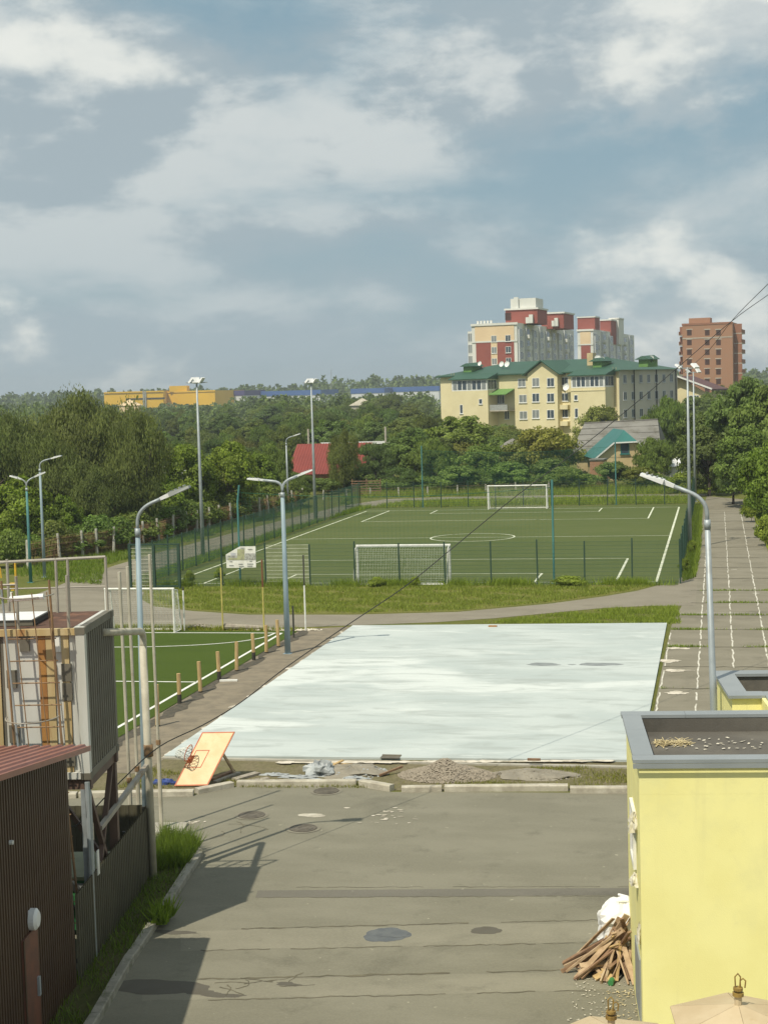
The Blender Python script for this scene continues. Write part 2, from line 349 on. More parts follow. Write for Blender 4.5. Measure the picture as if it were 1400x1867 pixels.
# ------------------------------------------------------------------ mesh helpers
def wloc(o):
    v = Vector((0, 0, 0))
    while o is not None: v += o.location; o = o.parent
    return v
class FR:
    """a building's own axes: u along its front, v away from the camera, z up"""
    def __init__(s, x, y, deg, z=0.0):
        a = rad(deg); s.o = Vector((x, y, z)); s.u = Vector((math.cos(a), math.sin(a), 0)); s.v = Vector((-math.sin(a), math.cos(a), 0))
    def __call__(s, u, v, z=0.0): return s.o + s.u * u + s.v * v + Vector((0, 0, z))
WORLD = FR(0, 0, 0)
class MB:
    def __init__(s): s.v = []; s.f = []
    def poly(s, pts):
        i = len(s.v); s.v += [Vector(p) for p in pts]; s.f.append(tuple(range(i, i + len(pts)))); return s
    def hexa(s, b, t):
        """four bottom points, four top points, same winding"""
        i = len(s.v); s.v += [Vector(p) for p in b] + [Vector(p) for p in t]
        s.f += [(i + 3, i + 2, i + 1, i), (i + 4, i + 5, i + 6, i + 7)] + [(i + k, i + (k + 1) % 4, i + 4 + (k + 1) % 4, i + 4 + k) for k in range(4)]
        return s
    def box(s, fr, u0, u1, v0, v1, z0, z1):
        return s.hexa([fr(u0, v0, z0), fr(u1, v0, z0), fr(u1, v1, z0), fr(u0, v1, z0)], [fr(u0, v0, z1), fr(u1, v0, z1), fr(u1, v1, z1), fr(u0, v1, z1)])
    def prism(s, pts, z0, z1):
        i = len(s.v); n = len(pts)
        s.v += [Vector((p[0], p[1], z0)) for p in pts] + [Vector((p[0], p[1], z1)) for p in pts]
        s.f.append(tuple(range(i + n - 1, i - 1, -1))); s.f.append(tuple(range(i + n, i + 2 * n)))
        s.f += [(i + k, i + (k + 1) % n, i + n + (k + 1) % n, i + n + k) for k in range(n)]
        return s
    def bar(s, a, b, w, h, up=(0, 0, 1)):
        """a beam from a to b, w wide and h high"""
        a = Vector(a); b = Vector(b); d = (b - a).normalized(); up = Vector(up)
        if abs(d.dot(up)) > .98: up = Vector((0, 1, 0))
        x = d.cross(up).normalized() * (w / 2); y = x.cross(d).normalized() * (h / 2)
        return s.hexa([a - x - y, a + x - y, a + x + y, a - x + y], [b - x - y, b + x - y, b + x + y, b - x + y])
    def tube(s, pts, r, n=8, caps=True):
        pts = [Vector(p) for p in pts]; rs = r if isinstance(r, (list, tuple)) else [r] * len(pts)
        i = len(s.v); prev = None
        for k, p in enumerate(pts):
            d = (pts[min(k + 1, len(pts) - 1)] - pts[max(k - 1, 0)]).normalized()
            if prev is None:
                a = d.cross(Vector((0, 0, 1)) if abs(d.z) < .95 else Vector((1, 0, 0))).normalized()
            else:
                a = (prev - d * prev.dot(d)).normalized()
            prev = a; b = d.cross(a)
            s.v += [p + (a * math.cos(2 * math.pi * j / n) + b * math.sin(2 * math.pi * j / n)) * rs[k] for j in range(n)]
        for k in range(len(pts) - 1):
            for j in range(n):
                q = (j + 1) % n
                s.f.append((i + k * n + j, i + k * n + q, i + (k + 1) * n + q, i + (k + 1) * n + j))
        if caps:
            s.f.append(tuple(range(i + n - 1, i - 1, -1))); e = i + (len(pts) - 1) * n; s.f.append(tuple(range(e, e + n)))
        return s
    def disc(s, c, rx, ry, n=24, jit=0.0):
        c = Vector(c)
        return s.poly([c + Vector((math.cos(2 * math.pi * k / n) * rx * (1 + random.uniform(-jit, jit)), math.sin(2 * math.pi * k / n) * ry * (1 + random.uniform(-jit, jit)), 0)) for k in range(n)])
    def blob(s, c, rx, ry, n=44, amp=.3, seed=None):
        """an irregular patch: several waves round its outline"""
        c = Vector(c); ph = [random.uniform(0, 6.28) for _ in range(6)]; pts = []
        for k in range(n):
            a = 2 * math.pi * k / n; w = 1 + amp * (.5 * math.sin(2 * a + ph[0]) + .4 * math.sin(3 * a + ph[1]) + .3 * math.sin(5 * a + ph[2]) + .22 * math.sin(9 * a + ph[3]) + .15 * math.sin(14 * a + ph[4]))
            pts.append(c + Vector((math.cos(a) * rx * w, math.sin(a) * ry * w, 0)))
        i = len(s.v); s.v += [c] + pts; s.f += [(i, i + 1 + k, i + 1 + (k + 1) % n) for k in range(n)]; return s
    def ring(s, c, r0, r1, n=40, a0=0, a1=2 * math.pi, z=None):
        c = Vector(c)
        for k in range(n):
            p, q = a0 + (a1 - a0) * k / n, a0 + (a1 - a0) * (k + 1) / n
            s.poly([c + Vector((math.cos(p) * r0, math.sin(p) * r0, 0)), c + Vector((math.cos(p) * r1, math.sin(p) * r1, 0)), c + Vector((math.cos(q) * r1, math.sin(q) * r1, 0)), c + Vector((math.cos(q) * r0, math.sin(q) * r0, 0))])
        return s
    def ribbed(s, fr, u0, u1, z0f, z1f, depth, pitch, v0=0.0):
        """a profiled sheet standing along u with trapezoid ribs; z0f, z1f give bottom and top height at u"""
        us = []; n = max(1, int(round((u1 - u0) / pitch))); p = (u1 - u0) / n
        for k in range(n):
            b = u0 + k * p
            us += [(b, 0), (b + p * .42, 0), (b + p * .5, 1), (b + p * .92, 1)]
        us.append((u1, 0)); i = len(s.v)
        for u, t in us: s.v += [fr(u, v0 - t * depth, z0f(u)), fr(u, v0 - t * depth, z1f(u))]
        s.f += [(i + 2 * k, i + 2 * k + 2, i + 2 * k + 3, i + 2 * k + 1) for k in range(len(us) - 1)]
        return s
    def strip(s, pts, w, z, jit=0.0):
        """a flat painted or cracked band along pts"""
        pts = [Vector((p[0], p[1], z)) for p in pts]; L = []; R = []
        for k, p in enumerate(pts):
            d = (pts[min(k + 1, len(pts) - 1)] - pts[max(k - 1, 0)]).normalized(); x = Vector((-d.y, d.x, 0))
            a = w / 2 * (1 + random.uniform(-jit, jit)); b = w / 2 * (1 + random.uniform(-jit, jit))
            L.append(p + x * a); R.append(p - x * b)
        i = len(s.v); n = len(pts); s.v += L + R
        s.f += [(i + k, i + n + k, i + n + k + 1, i + k + 1) for k in range(n - 1)]
        return s
    def build(s, name, mat, parent=None, smooth=False):
        o0 = wloc(parent) if parent else Vector((0, 0, 0))
        me = bpy.data.meshes.new(name); me.from_pydata([tuple(p - o0) for p in s.v], [], s.f); me.update()
        if smooth: me.polygons.foreach_set('use_smooth', [True] * len(me.polygons))
        me.materials.append(MT[mat] if isinstance(mat, str) else mat)
        o = bpy.data.objects.new(name, me); COL.objects.link(o)
        if parent: o.parent = parent
        return o
def tag(o, label=None, cat=None, group=None, kind=None):
    for k, v in (('label', label), ('category', cat), ('group', group), ('kind', kind)):
        if v: o[k] = v
    return o
def thing(name, loc, label, cat, group=None):
    o = bpy.data.objects.new(name, None); o.empty_display_size = .2; COL.objects.link(o); o.location = Vector(loc)
    return tag(o, label, cat, group)
def struct(name, mb, mat, smooth=False): return tag(mb.build(name, mat, None, smooth), kind='structure')
def one(name, mb, mat, label, cat, group=None, smooth=False): return tag(mb.build(name, mat, None, smooth), label, cat, group)
def copy_tree(o, parent=None):
    c = o.copy(); COL.objects.link(c); c.parent = parent
    for ch in o.children: copy_tree(ch, c)
    return c
def ring3(c, e1, e2, r, n=20):
    c = Vector(c); return [c + Vector(e1) * math.cos(2 * math.pi * k / n) * r + Vector(e2) * math.sin(2 * math.pi * k / n) * r for k in range(n + 1)]
def sheet(pts, z): return MB().poly([(p[0], p[1], z) for p in pts])
def inpoly(x, y, P):
    r = np.zeros(len(x), bool); j = len(P) - 1
    for i in range(len(P)):
        xi, yi = P[i][0], P[i][1]; xj, yj = P[j][0], P[j][1]
        with np.errstate(divide='ignore', invalid='ignore'):
            c = ((yi > y) != (yj > y)) & (x < (xj - xi) * (y - yi) / (yj - yi + 1e-12) + xi)
        r ^= c; j = i
    return r
def fast_mesh(name, V, nper, mat, var=None):
    """V: (n, nper, 3) separate little faces"""
    n = len(V); me = bpy.data.meshes.new(name)
    me.vertices.add(n * nper); me.vertices.foreach_set('co', V.reshape(-1).astype(np.float32))
    me.loops.add(n * nper); me.loops.foreach_set('vertex_index', np.arange(n * nper, dtype=np.int32))
    me.polygons.add(n); me.polygons.foreach_set('loop_start', np.arange(0, n * nper, nper, dtype=np.int32))
    me.polygons.foreach_set('loop_total', np.full(n, nper, dtype=np.int32))
    me.update(calc_edges=True)
    if var is not None:
        at = me.attributes.new('leafvar', 'FLOAT', 'FACE'); at.data.foreach_set('value', var.astype(np.float32))
    me.materials.append(MT[mat]); return me
def blades(name, poly, n, h0, h1, w, parent=None, tint=(1, 1, 1), zb=0.0, clump=.0, label=None):
    P = [(p[0], p[1]) for p in poly]; xs = [p[0] for p in P]; ys = [p[1] for p in P]
    x = RNG.uniform(min(xs), max(xs), n * 4); y = RNG.uniform(min(ys), max(ys), n * 4)
    k = inpoly(x, y, P)
    if clump:
        k &= (np.sin(x * 2.1 + np.sin(y * 1.3) * 2) + np.sin(y * 2.7 + x) + RNG.normal(0, .8, len(x))) > clump
    x = x[k][:n]; y = y[k][:n]; n = len(x)
    h = RNG.uniform(h0, h1, n); a = RNG.uniform(0, math.pi, n); lean = RNG.normal(0, .35, (n, 2)) * h[:, None]
    V = np.zeros((n, 3, 3)); dx = np.cos(a) * w / 2; dy = np.sin(a) * w / 2
    V[:, 0] = np.stack([x - dx, y - dy, np.full(n, zb)], 1); V[:, 1] = np.stack([x + dx, y + dy, np.full(n, zb)], 1)
    V[:, 2] = np.stack([x + lean[:, 0], y + lean[:, 1], zb + h], 1)
    o = bpy.data.objects.new(name, fast_mesh(name, V, 3, 'blade', RNG.uniform(0, 1, n))); COL.objects.link(o); o.color = tuple(tint) + (1,)
    if parent: o.parent = parent
    tag(o, label, 'grass' if label else None, None, 'stuff'); return o

# ------------------------------------------------------------------ the ground and what is laid on it
struct('ground', sheet([(-4000, -200), (4000, -200), (4000, 6000), (-4000, 6000)], 0), 'ground')
KERB = [G(-60, 1462), G(280, 1451), G(358, 1449), G(430, 1435), G(650, 1433), G(712, 1444), G(808, 1444), G(1140, 1446), G(1500, 1440)]
yard = struct('asphalt_yard', sheet([(-26, 8), (14, 8)] + [(p.x, p.y) for p in reversed(KERB)] + [(-26, 37)], .004), 'asphalt')
# paths and the straight of the running track
track = struct('running_track', sheet([(-2.05, 40), (3.2, 40), (3.2, 120), (2.9, 131), (2.2, 141), (-1.0, 146), (-1.3, 132), (-1.2, 100), (-1.4, 80), (-2.0, 67.6), (-2.05, 60)], .004), 'track')
path_n = [(-36.5, 60), (-33, 66.6), (-29.5, 67.3), (-26, 67.4), (-23.6, 67.0), (-20.2, 66.2), (-15.8, 67.4), (-12.2, 68.4), (-9.8, 69.6), (-7.3, 71.4), (-5.2, 72.9), (-3.2, 73.6), (-1.1, 73.7)]
path_f = [(-1.1, 84.9), (-1.7, 84.6), (-2.2, 84.4), (-2.9, 81.5), (-4.0, 79.0), (-5.5, 76.9), (-7.9, 74.3), (-11.8, 71.6), (-16.5, 70.7), (-21.5, 70.7), (-24.6, 71.9), (-27.2, 73.6), (-28.8, 76.2), (-29.7, 79), (-31.7, 82.0), (-32.6, 86), (-33.0, 95), (-32.5, 114), (-31.6, 127), (-30.2, 138), (-28.5, 145.0), (-24, 147), (-10, 147.2), (-1.0, 146.3), (-.9, 148.6), (-10, 149.6), (-26, 149.8), (-31, 148), (-33.4, 140), (-34.6, 127), (-35.6, 112), (-36.3, 100), (-36.4, 92), (-36.0, 84), (-35.2, 76), (-36.8, 70)]
footpath = struct('footpath', sheet(path_n + path_f, .008), 'path')
# big pitch
PX0, PX1, PY0, PY1 = -29.6, -3.18, 82.6, 133.3
pitch = struct('football_pitch', sheet([(-30.8, 81.35), (-2.05, 81.35), (-2.05, 136.2), (-30.8, 136.2)], .012), 'turf')
def line(pitch, name, a, b, w=.1, z=.018, mat='turfline'): return MB().strip([a, b], w, z).build(name, mat, pitch)
for nm, a, b, w in (('touchline', (PX0, PY0), (PX0, PY1), .12), ('touchline', (PX1, PY0), (PX1, PY1), .14), ('goal_line', (PX0, PY0), (PX1, PY0), .1), ('goal_line', (PX0, PY1), (PX1, PY1), .1), ('halfway_line', (PX0, 108.1), (PX1, 108.1), .1),
    ('penalty_line', (-27.6, 94.0), (-5.25, 94.0), .1), ('penalty_side_line', (-27.6, PY0), (-27.6, 94.0), .11), ('penalty_side_line', (-5.25, PY0), (-5.25, 94.0), .13),
    ('penalty_line', (-27.6, 122.3), (-5.25, 122.3), .1), ('penalty_side_line', (-27.6, 122.3), (-27.6, PY1), .12), ('penalty_side_line', (-5.25, 122.3), (-5.25, PY1), .12),
    ('goal_area_line', (-23.4, 86.6), (-9.5, 86.6), .1), ('goal_area_side_line', (-23.4, PY0), (-23.4, 86.6), .11), ('goal_area_side_line', (-9.5, PY0), (-9.5, 86.6), .12),
    ('goal_area_line', (-23.4, 129.6), (-9.5, 129.6), .1), ('goal_area_side_line', (-23.4, 129.6), (-23.4, PY1), .11), ('goal_area_side_line', (-9.5, 129.6), (-9.5, PY1), .11)):
    line(pitch, nm, a, b, w)
MB().ring((-16.6, 108.1, .022), 2.82, 2.94, 48).build('centre_circle', 'turfline', pitch)
# small new pitch on the left
small = struct('training_pitch', sheet([(-34, 40.5), (-17.75, 40.5), (-17.75, 65.6), (-34, 65.6)], .03), 'turf_new')
for nm, a, b in (('touchline', (-18.3, 41.0), (-18.3, 65.0)), ('goal_line', (-33.5, 65.0), (-18.3, 65.0)), ('halfway_line', (-33.5, 53.6), (-18.3, 53.6))):
    line(small, nm, a, b, .12, .036, 'white_metal')
MB().strip([(-24.6 + 6.0 * math.cos(t), 65.0 - 3.9 * math.sin(t) ** .8 if math.sin(t) > 0 else 65) for t in [math.pi * k / 40 for k in range(41)]], .1, .040).build('penalty_arc', 'white_metal', small)
# strip of bare dirt and soil between small pitch and court
struct('dirt_strip', sheet([(-17.75, 40.3), (-15.4, 40.3), (-15.3, 67.2), (-17.9, 66.2)], .010), 'dirt')
struct('soil_edge', MB().strip([(-17.5 + random.uniform(-.12, .12), 43 + k * .6) for k in range(39)], .42, .016, .7), 'mud')
struct('path_edge_dirt', sheet([(-30, 65.6), (-17.8, 65.6), (-15.6, 67.2), (-20, 66.35), (-23.6, 67.05), (-30, 67.2)], .006), 'verge')
# the court
court = struct('sports_court', MB().prism([(-15.45, 42.2), (-2.15, 42.75), (-2.2, 67.9), (-15.65, 67.0)], 0, .07), 'court')
MB().box(WORLD, -15.44, -2.16, 42.0, 42.18, .0, .05).build('concrete_edge', 'slab', court).rotation_euler = (0, 0, 0)
for (px, py, rx, ry) in ((990, 1211, .62, .30), (1042, 1211.5, .16, .08), (1093, 1211, .72, .33)):
    p = G(px, py, .074); MB().blob((p.x, p.y, .074), rx, ry, amp=.2).build('damp_patch', 'court_wet', court)
for k in range(46):   # lime splashed along the near edge of the court
    px = 520 + k * 13 + random.uniform(-5, 5); p = G(px, 1391.5 - (px - 520) * .0045); MB().disc((p.x, p.y - .12, .052 + k * .0003), random.uniform(.12, .34), random.uniform(.05, .16), 14, .3).build('lime_splash', 'limewash', court)
for k in range(14):   # ragged left edge
    y = 42.6 + k * 1.75; MB().blob((-15.5 - (y - 42) * .008, y, .012 + k * .0004), random.uniform(.06, .16), random.uniform(.15, .4), amp=.5).build('lime_splash', 'limewash', court)
verge_s = struct('verge', sheet([(-18, 38.0)] + [(p.x, p.y + .15) for p in KERB[1:8]] + [(-1.9, 42.9), (-15.4, 42.1), (-18, 41.9)], .006), 'dry_verge')
struct('pitch_verge', sheet([(-30.5, 81.35), (-28.5, 76.6), (-27, 74.0), (-24.6, 72.2), (-21.5, 71.0), (-16.5, 71.0), (-11.8, 71.9), (-7.9, 74.7), (-5.5, 77.3), (-4.0, 79.4), (-3.1, 81.35)], .005), 'verge')
# track paint
def lane(x, y0, y1, w=.055):
    y = y0
    while y < y1:
        L = random.uniform(1.5, 8.0); q = []
        yy = y
        while yy < min(y + L, y1): q.append((x + random.uniform(-.025, .025), yy)); yy += .45
        if len(q) > 1: MB().strip(q, w, .009, .35).build('lane_line', 'paint', track)
        y += L + random.uniform(.1, .5)
lane(-.77, 41, 86); lane(-.77, 86.5, 99.5, .045); lane(.46, 41, 86); lane(.46, 86.4, 128, .04); lane(1.70, 41, 86); lane(1.70, 86.2, 125, .04); lane(-1.98, 42, 66, .05)
for (a, b) in (((-1.75, 71.2), (1.5, 71.3)),): MB().strip([a, b], .06, .0095).build('start_line', 'paint', track)
for x, y in ((-.6, 71.9), (.62, 88), (1.55, 78)): MB().strip([(x, y), (x + .32, y)], .12, .010).build('lane_mark', 'paint', track)
for k in range(9):
    p = G(random.uniform(1205, 1222), random.choice([1182, 1205, 1222, 1262, 1266]))
    MB().blob((p.x + random.uniform(0, .35), p.y + random.uniform(-.2, .2), .0132 + k * .0008), random.uniform(.12, .38), random.uniform(.10, .3), amp=.5).build('limewash_spill', 'limewash', track)
# joints of the track slabs, grown over
TJ = [45.2, 49.2, 53.4, 57.6, 62.0, 66.4, 70.6, 74.6, 79, 84, 89, 94, 100, 106, 112, 119, 126]
for y in TJ:
    q = [(-2.0 + k * .3 if y < 68 else -1.3 + k * .28, y + random.uniform(-.07, .07)) for k in range(17)]
    MB().strip(q, .09 if y < 80 else .12, .0125, .8).build('slab_joint', 'crack', track)
    if y < 82 and y not in (57.6,): blades('joint_grass', [(-2, y - .10), (3.1, y - .10), (3.1, y + .10), (-2, y + .10)], 420, .03, .13, .035, track, (.9, 1, .7), .01, .3)
# seams, repaired strips, cracks, stains and puddles in the yard asphalt
def seam(y0px, x0, x1, w=.03, mat='crack', jit=.9, wob=.03):
    a = G(x0, y0px[0]); b = G(x1, y0px[1]); n = 60; q = []
    for k in range(n + 1):
        p = a.lerp(b, k / n); q.append((p.x, p.y + random.uniform(-wob, wob)))
    i = 0; o = None
    while i < n:   # broken into runs, as worn seams are
        L = random.randint(5, 22); o = MB().strip(q[i:i + L + 1], w * random.uniform(.5, 1.3), .0085, jit).build('seam', mat, yard) if len(q[i:i + L + 1]) > 1 else o; i += L + random.choice([0, 0, 1, 3, 5])
    return o
a, b, c, d = G(470, 1624), G(1190, 1619), G(1190, 1632), G(466, 1637)
MB().poly([(p.x, p.y, .0065) for p in (d, c, b, a)]).build('repair_strip', 'asphalt_dark', yard)
for (x0, y0, x1, y1, y2, y3) in ((330, 1698, 1150, 1680, 1717, 1735), (260, 1791, 1150, 1769, 1805, 1825)):   # paler worn bands between the seams
    n_ = 30; top_ = [G(x0 + (x1 - x0) * k / n_, y0 + (y1 - y0) * k / n_ + random.uniform(-1.5, 1.5)) for k in range(n_ + 1)]; bot_ = [G(x1 + (x0 - x1) * k / n_, y2 + (y3 - y2) * k / n_ + random.uniform(-1.5, 1.5)) for k in range(n_ + 1)]
    q_ = [(a_, b_) for a_, b_ in zip(top_, reversed(bot_))]; mb = MB(); mb.v = [Vector((p.x, p.y, .0056)) for pr_ in q_ for p in pr_]; mb.f = [(2 * k + 1, 2 * k + 3, 2 * k + 2, 2 * k) for k in range(n_)]; mb.build('worn_band', 'asphalt_light', yard)
seam((1694, 1676), 440, 1150, .04); seam((1734, 1718), 365, 1130, .025); seam((1786, 1766), 360, 1150, .05); seam((1824, 1806), 380, 1080, .03)
seam((1637, 1634), 480, 1180, .02); seam((1618, 1617), 540, 1180, .015)
def crackline(px, py, n, step, z):
    p = G(px, py); q = []; x, y = p.x, p.y; a = random.choice([0, math.pi, .9, -.9]) + random.uniform(-.3, .3)
    for k in range(n):
        q.append((x, y)); a += random.uniform(-.45, .45); x += math.cos(a) * step; y += math.sin(a) * step * .8
    MB().strip(q, .022, z, .9).build('crack', 'crack', yard)
for k in range(9): crackline(random.uniform(375, 535), random.uniform(1787, 1803), 8, .09, .009 + k * .0003)
for k in range(3): crackline(random.uniform(390, 440), random.uniform(1490, 1520), 9, .16, .009 + k * .0003)
for k, (px, py, rx, ry) in enumerate(((525, 1795, .20, .10), (400, 1815, .5, .08), (372, 1811, .4, .10), (318, 1700, .5, .09))):
    p = G(px, py); MB().blob((p.x, p.y, .0070 + k * .0003), rx, ry, amp=.3).build('stain', 'stain', yard)
for px, py, rx, ry in ((705, 1705, .42, .40), (886, 1697, .30, .20), (290, 1800, .85, .35)):
    p = G(px, py); MB().blob((p.x, p.y, .0078 if px != 705 else .0082), rx, ry, amp=.13).build('wet_patch', 'stain' if px in (886, 290, 880) else 'puddle', yard)
p = G(716, 1702); MB().blob((p.x, p.y, .0105), .28, .26, amp=.15).build('puddle', 'puddle', yard)
p = G(569, 1487); MB().blob((p.x, p.y, .0088), .33, .17, amp=.15).build('concrete_patch', 'kerbstone', yard)
for k in range(38):
    px = random.choice([random.gauss(350, 10), random.gauss(720, 22), random.gauss(705, 30)]); py = random.gauss(1500, 2) if px < 400 else random.gauss(1490, 10)
    if px < 420 and py > 1508: continue
    p = G(px, py); MB().disc((p.x, p.y, .0125 + k * .0002), random.uniform(.02, .09), random.uniform(.01, .05), 9, .3).build('paint_drip', 'limewash', yard)
def manhole(px, py, lab):
    p = G(px, py); t = thing('manhole_cover', (p.x, p.y, 0), lab, 'manhole cover', 'manhole covers in the yard')
    MB().ring((p.x, p.y, .013), .33, .42, 28).build('collar', 'rimconc', t)
    MB().prism([(p.x + .33 * math.cos(2 * math.pi * k / 24), p.y + .33 * math.sin(2 * math.pi * k / 24)) for k in range(24)], .005, .02).build('lid', 'iron', t)
    for r in (.12, .22, .31): MB().ring((p.x, p.y, .026), r - .012, r + .012, 24).build('rib', 'iron', t)
manhole(459, 1487, 'round iron manhole cover left of the pale concrete patch'); manhole(553, 1511, 'round iron manhole cover below the pale concrete patch'); manhole(595, 1443, 'round iron manhole cover against the far kerb')
# ------------------------------------------------------------------ kerbs
def kerb(name, segs, mat, w=.2, h=.15, label=None):
    k = tag(bpy.data.objects.new(name, None), kind='structure'); COL.objects.link(k)
    for a, b in segs:
        d = (b - a).normalized(); nrm = Vector((-d.y, d.x, 0)); n = max(1, int((b - a).length / 3.0 + .5))
        for j in range(n):
            p = a.lerp(b, j / n) + d * .012; q = a.lerp(b, (j + 1) / n) - d * .012; hh = h + random.uniform(-.015, .015)
            c = .02
            mb = MB(); o = Vector((0, 0, 0))
            prof = [(0, -.1), (w, -.1), (w, hh), (c, hh), (0, hh - c)]
            i = 0; mb.v = [p + nrm * s + Vector((0, 0, z)) for s, z in prof] + [q + nrm * s + Vector((0, 0, z + random.uniform(-.01, .01) if z > 0 else z)) for s, z in prof]
            m_ = len(prof); mb.f = [tuple(range(m_)), tuple(range(2 * m_ - 1, m_ - 1, -1))] + [(s_, m_ + s_, m_ + (s_ + 1) % m_, (s_ + 1) % m_) for s_ in range(m_)]
            mb.build('kerb_stone', mat, k)
    return k
kerb('far_kerb', [(G(-80, 1458), G(140, 1456)), (G(143, 1455), G(353, 1452)), (G(362, 1449), G(428, 1436)), (G(431, 1435), G(650, 1433)), (G(653, 1434), G(711, 1444)), (G(731, 1445), G(806, 1444)), (G(809, 1444), G(1036, 1443)), (G(1038, 1447), G(1165, 1447)), (G(1168, 1447), G(1420, 1444))], 'kerbstone')
SK = [Vector((-9.25, 18.5, 0)), G(185, 1862), G(247, 1752), G(312, 1655), G(372, 1560)]
kerb('strip_kerb', [(SK[i], SK[i + 1]) for i in range(4)] + [(SK[4], SK[4] + Vector((-.55, .62, 0))), (SK[4] + Vector((-.6, .66, 0)), SK[4] + Vector((-1.9, 1.0, 0)))], 'kerb_grey', .17, .14)
bed = [(p.x - .12, p.y) for p in SK] + [(SK[4].x - .6, SK[4].y + .5), (SK[4].x - 1.9, SK[4].y + .8), (-12.0, 31.3), (-11.1, 25.5), (-10.2, 18.5)]
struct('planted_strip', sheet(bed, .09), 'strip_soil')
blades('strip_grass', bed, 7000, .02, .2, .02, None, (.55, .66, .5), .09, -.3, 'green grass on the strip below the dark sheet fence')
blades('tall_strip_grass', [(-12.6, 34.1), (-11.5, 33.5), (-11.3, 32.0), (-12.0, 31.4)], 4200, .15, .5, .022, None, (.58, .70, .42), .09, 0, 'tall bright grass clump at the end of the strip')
blades('court_verge_grass', [(-15.5, 38.7), (-12.6, 39.0), (-10.0, 39.2), (-7, 39.5), (-2.2, 39.8), (-2.0, 42.2), (-5.0, 41.9), (-5.2, 40.3), (-9, 39.9), (-13, 39.8), (-15.5, 41)], 9000, .02, .11, .02, None, (1.0, .85, .9), .008, .25, 'short grass between the kerb and the pale court')
blades('pitch_verge_grass', [(-30.5, 81.3), (-28.5, 76.8), (-27, 74.3), (-24.6, 72.4), (-21.5, 71.3), (-16.5, 71.3), (-11.8, 72.2), (-7.9, 75.0), (-5.5, 77.6), (-4.0, 79.6), (-3.1, 81.3)], 42000, .04, .18, .035, None, (1.0, 1.0, .85), .005, -.6, 'dry grass verge in front of the pitch fence')
blades('fence_weeds', [(-30.5, 81.0), (-2.2, 81.0), (-2.2, 81.9), (-30.5, 81.9)], 9000, .12, .5, .035, None, (.95, 1.05, .6), .01, .4, 'tall weeds along the near pitch fence')
blades('path_corner_grass', [(-10.4, 67.9), (-7.3, 70.6), (-4.2, 72.9), (-1.9, 73.3), (-1.6, 68.0), (-5, 67.9)], 9000, .05, .2, .03, None, (1.0, 1.05, .7), .006, -.6, 'grass wedge between footpath and court')
blades('track_edge_grass', [(2.7, 66), (3.0, 90), (2.6, 115), (2.6, 130), (6, 132), (8, 90), (8, 60), (3.4, 60)], 22000, .1, .45, .05, None, (1.1, 1.1, .6), .006, -.3, 'long grass along the right edge of the track')
blades('right_fence_weeds', [(-1.85, 82.6), (-1.2, 84.5), (-1.1, 100), (-1.3, 132), (-1.9, 134)], 7000, .08, .5, .04, None, (.8, .9, .55), .006, 0, 'weeds between the right pitch fence and the track')
blades('back_meadow', [(-31, 137), (-2, 137), (-2, 146), (-28, 145)], 12000, .1, .4, .06, None, (1.05, 1.1, .6), .006, -.4, 'grass behind the far pitch fence')
blades('far_meadow', [(-36, 150), (2, 149.5), (8, 143), (9, 160), (-36, 162)], 16000, .15, .7, .07, None, (.95, 1.0, .6), .006, -.4, 'tall grass beyond the far footpath')
blades('left_meadow', [(-33.3, 82), (-37, 84), (-42, 88), (-40, 110), (-38, 140), (-36.2, 140), (-36.6, 112), (-37, 92)], 16000, .08, .38, .05, None, (.72, .85, .55), .006, -.4, 'grass slope below the left boundary fence')
blades('leafy_strip_weeds', [(-10.75, 28.2), (-10.45, 28.3), (-10.5, 28.9), (-10.8, 28.8)], 240, .18, .5, .05, None, (.75, .9, .5), .09, 0, 'pale leafy weeds in the shaded strip by its kerb')
blades('path_inner_weeds', [(-31.9, 84), (-31.0, 82), (-31.0, 136), (-30.0, 137), (-31.9, 114)], 9000, .1, .5, .05, None, (.9, 1.05, .55), .006, 0, 'weeds between the left pitch fence and the path')
blades('small_pitch_end_grass', [(-30, 65.7), (-18, 65.7), (-17.8, 66.1), (-20.2, 66.2), (-23.6, 66.9), (-29, 67)], 5000, .06, .25, .03, None, (1.1, 1, .7), .006, 0, 'grass behind the small goal')

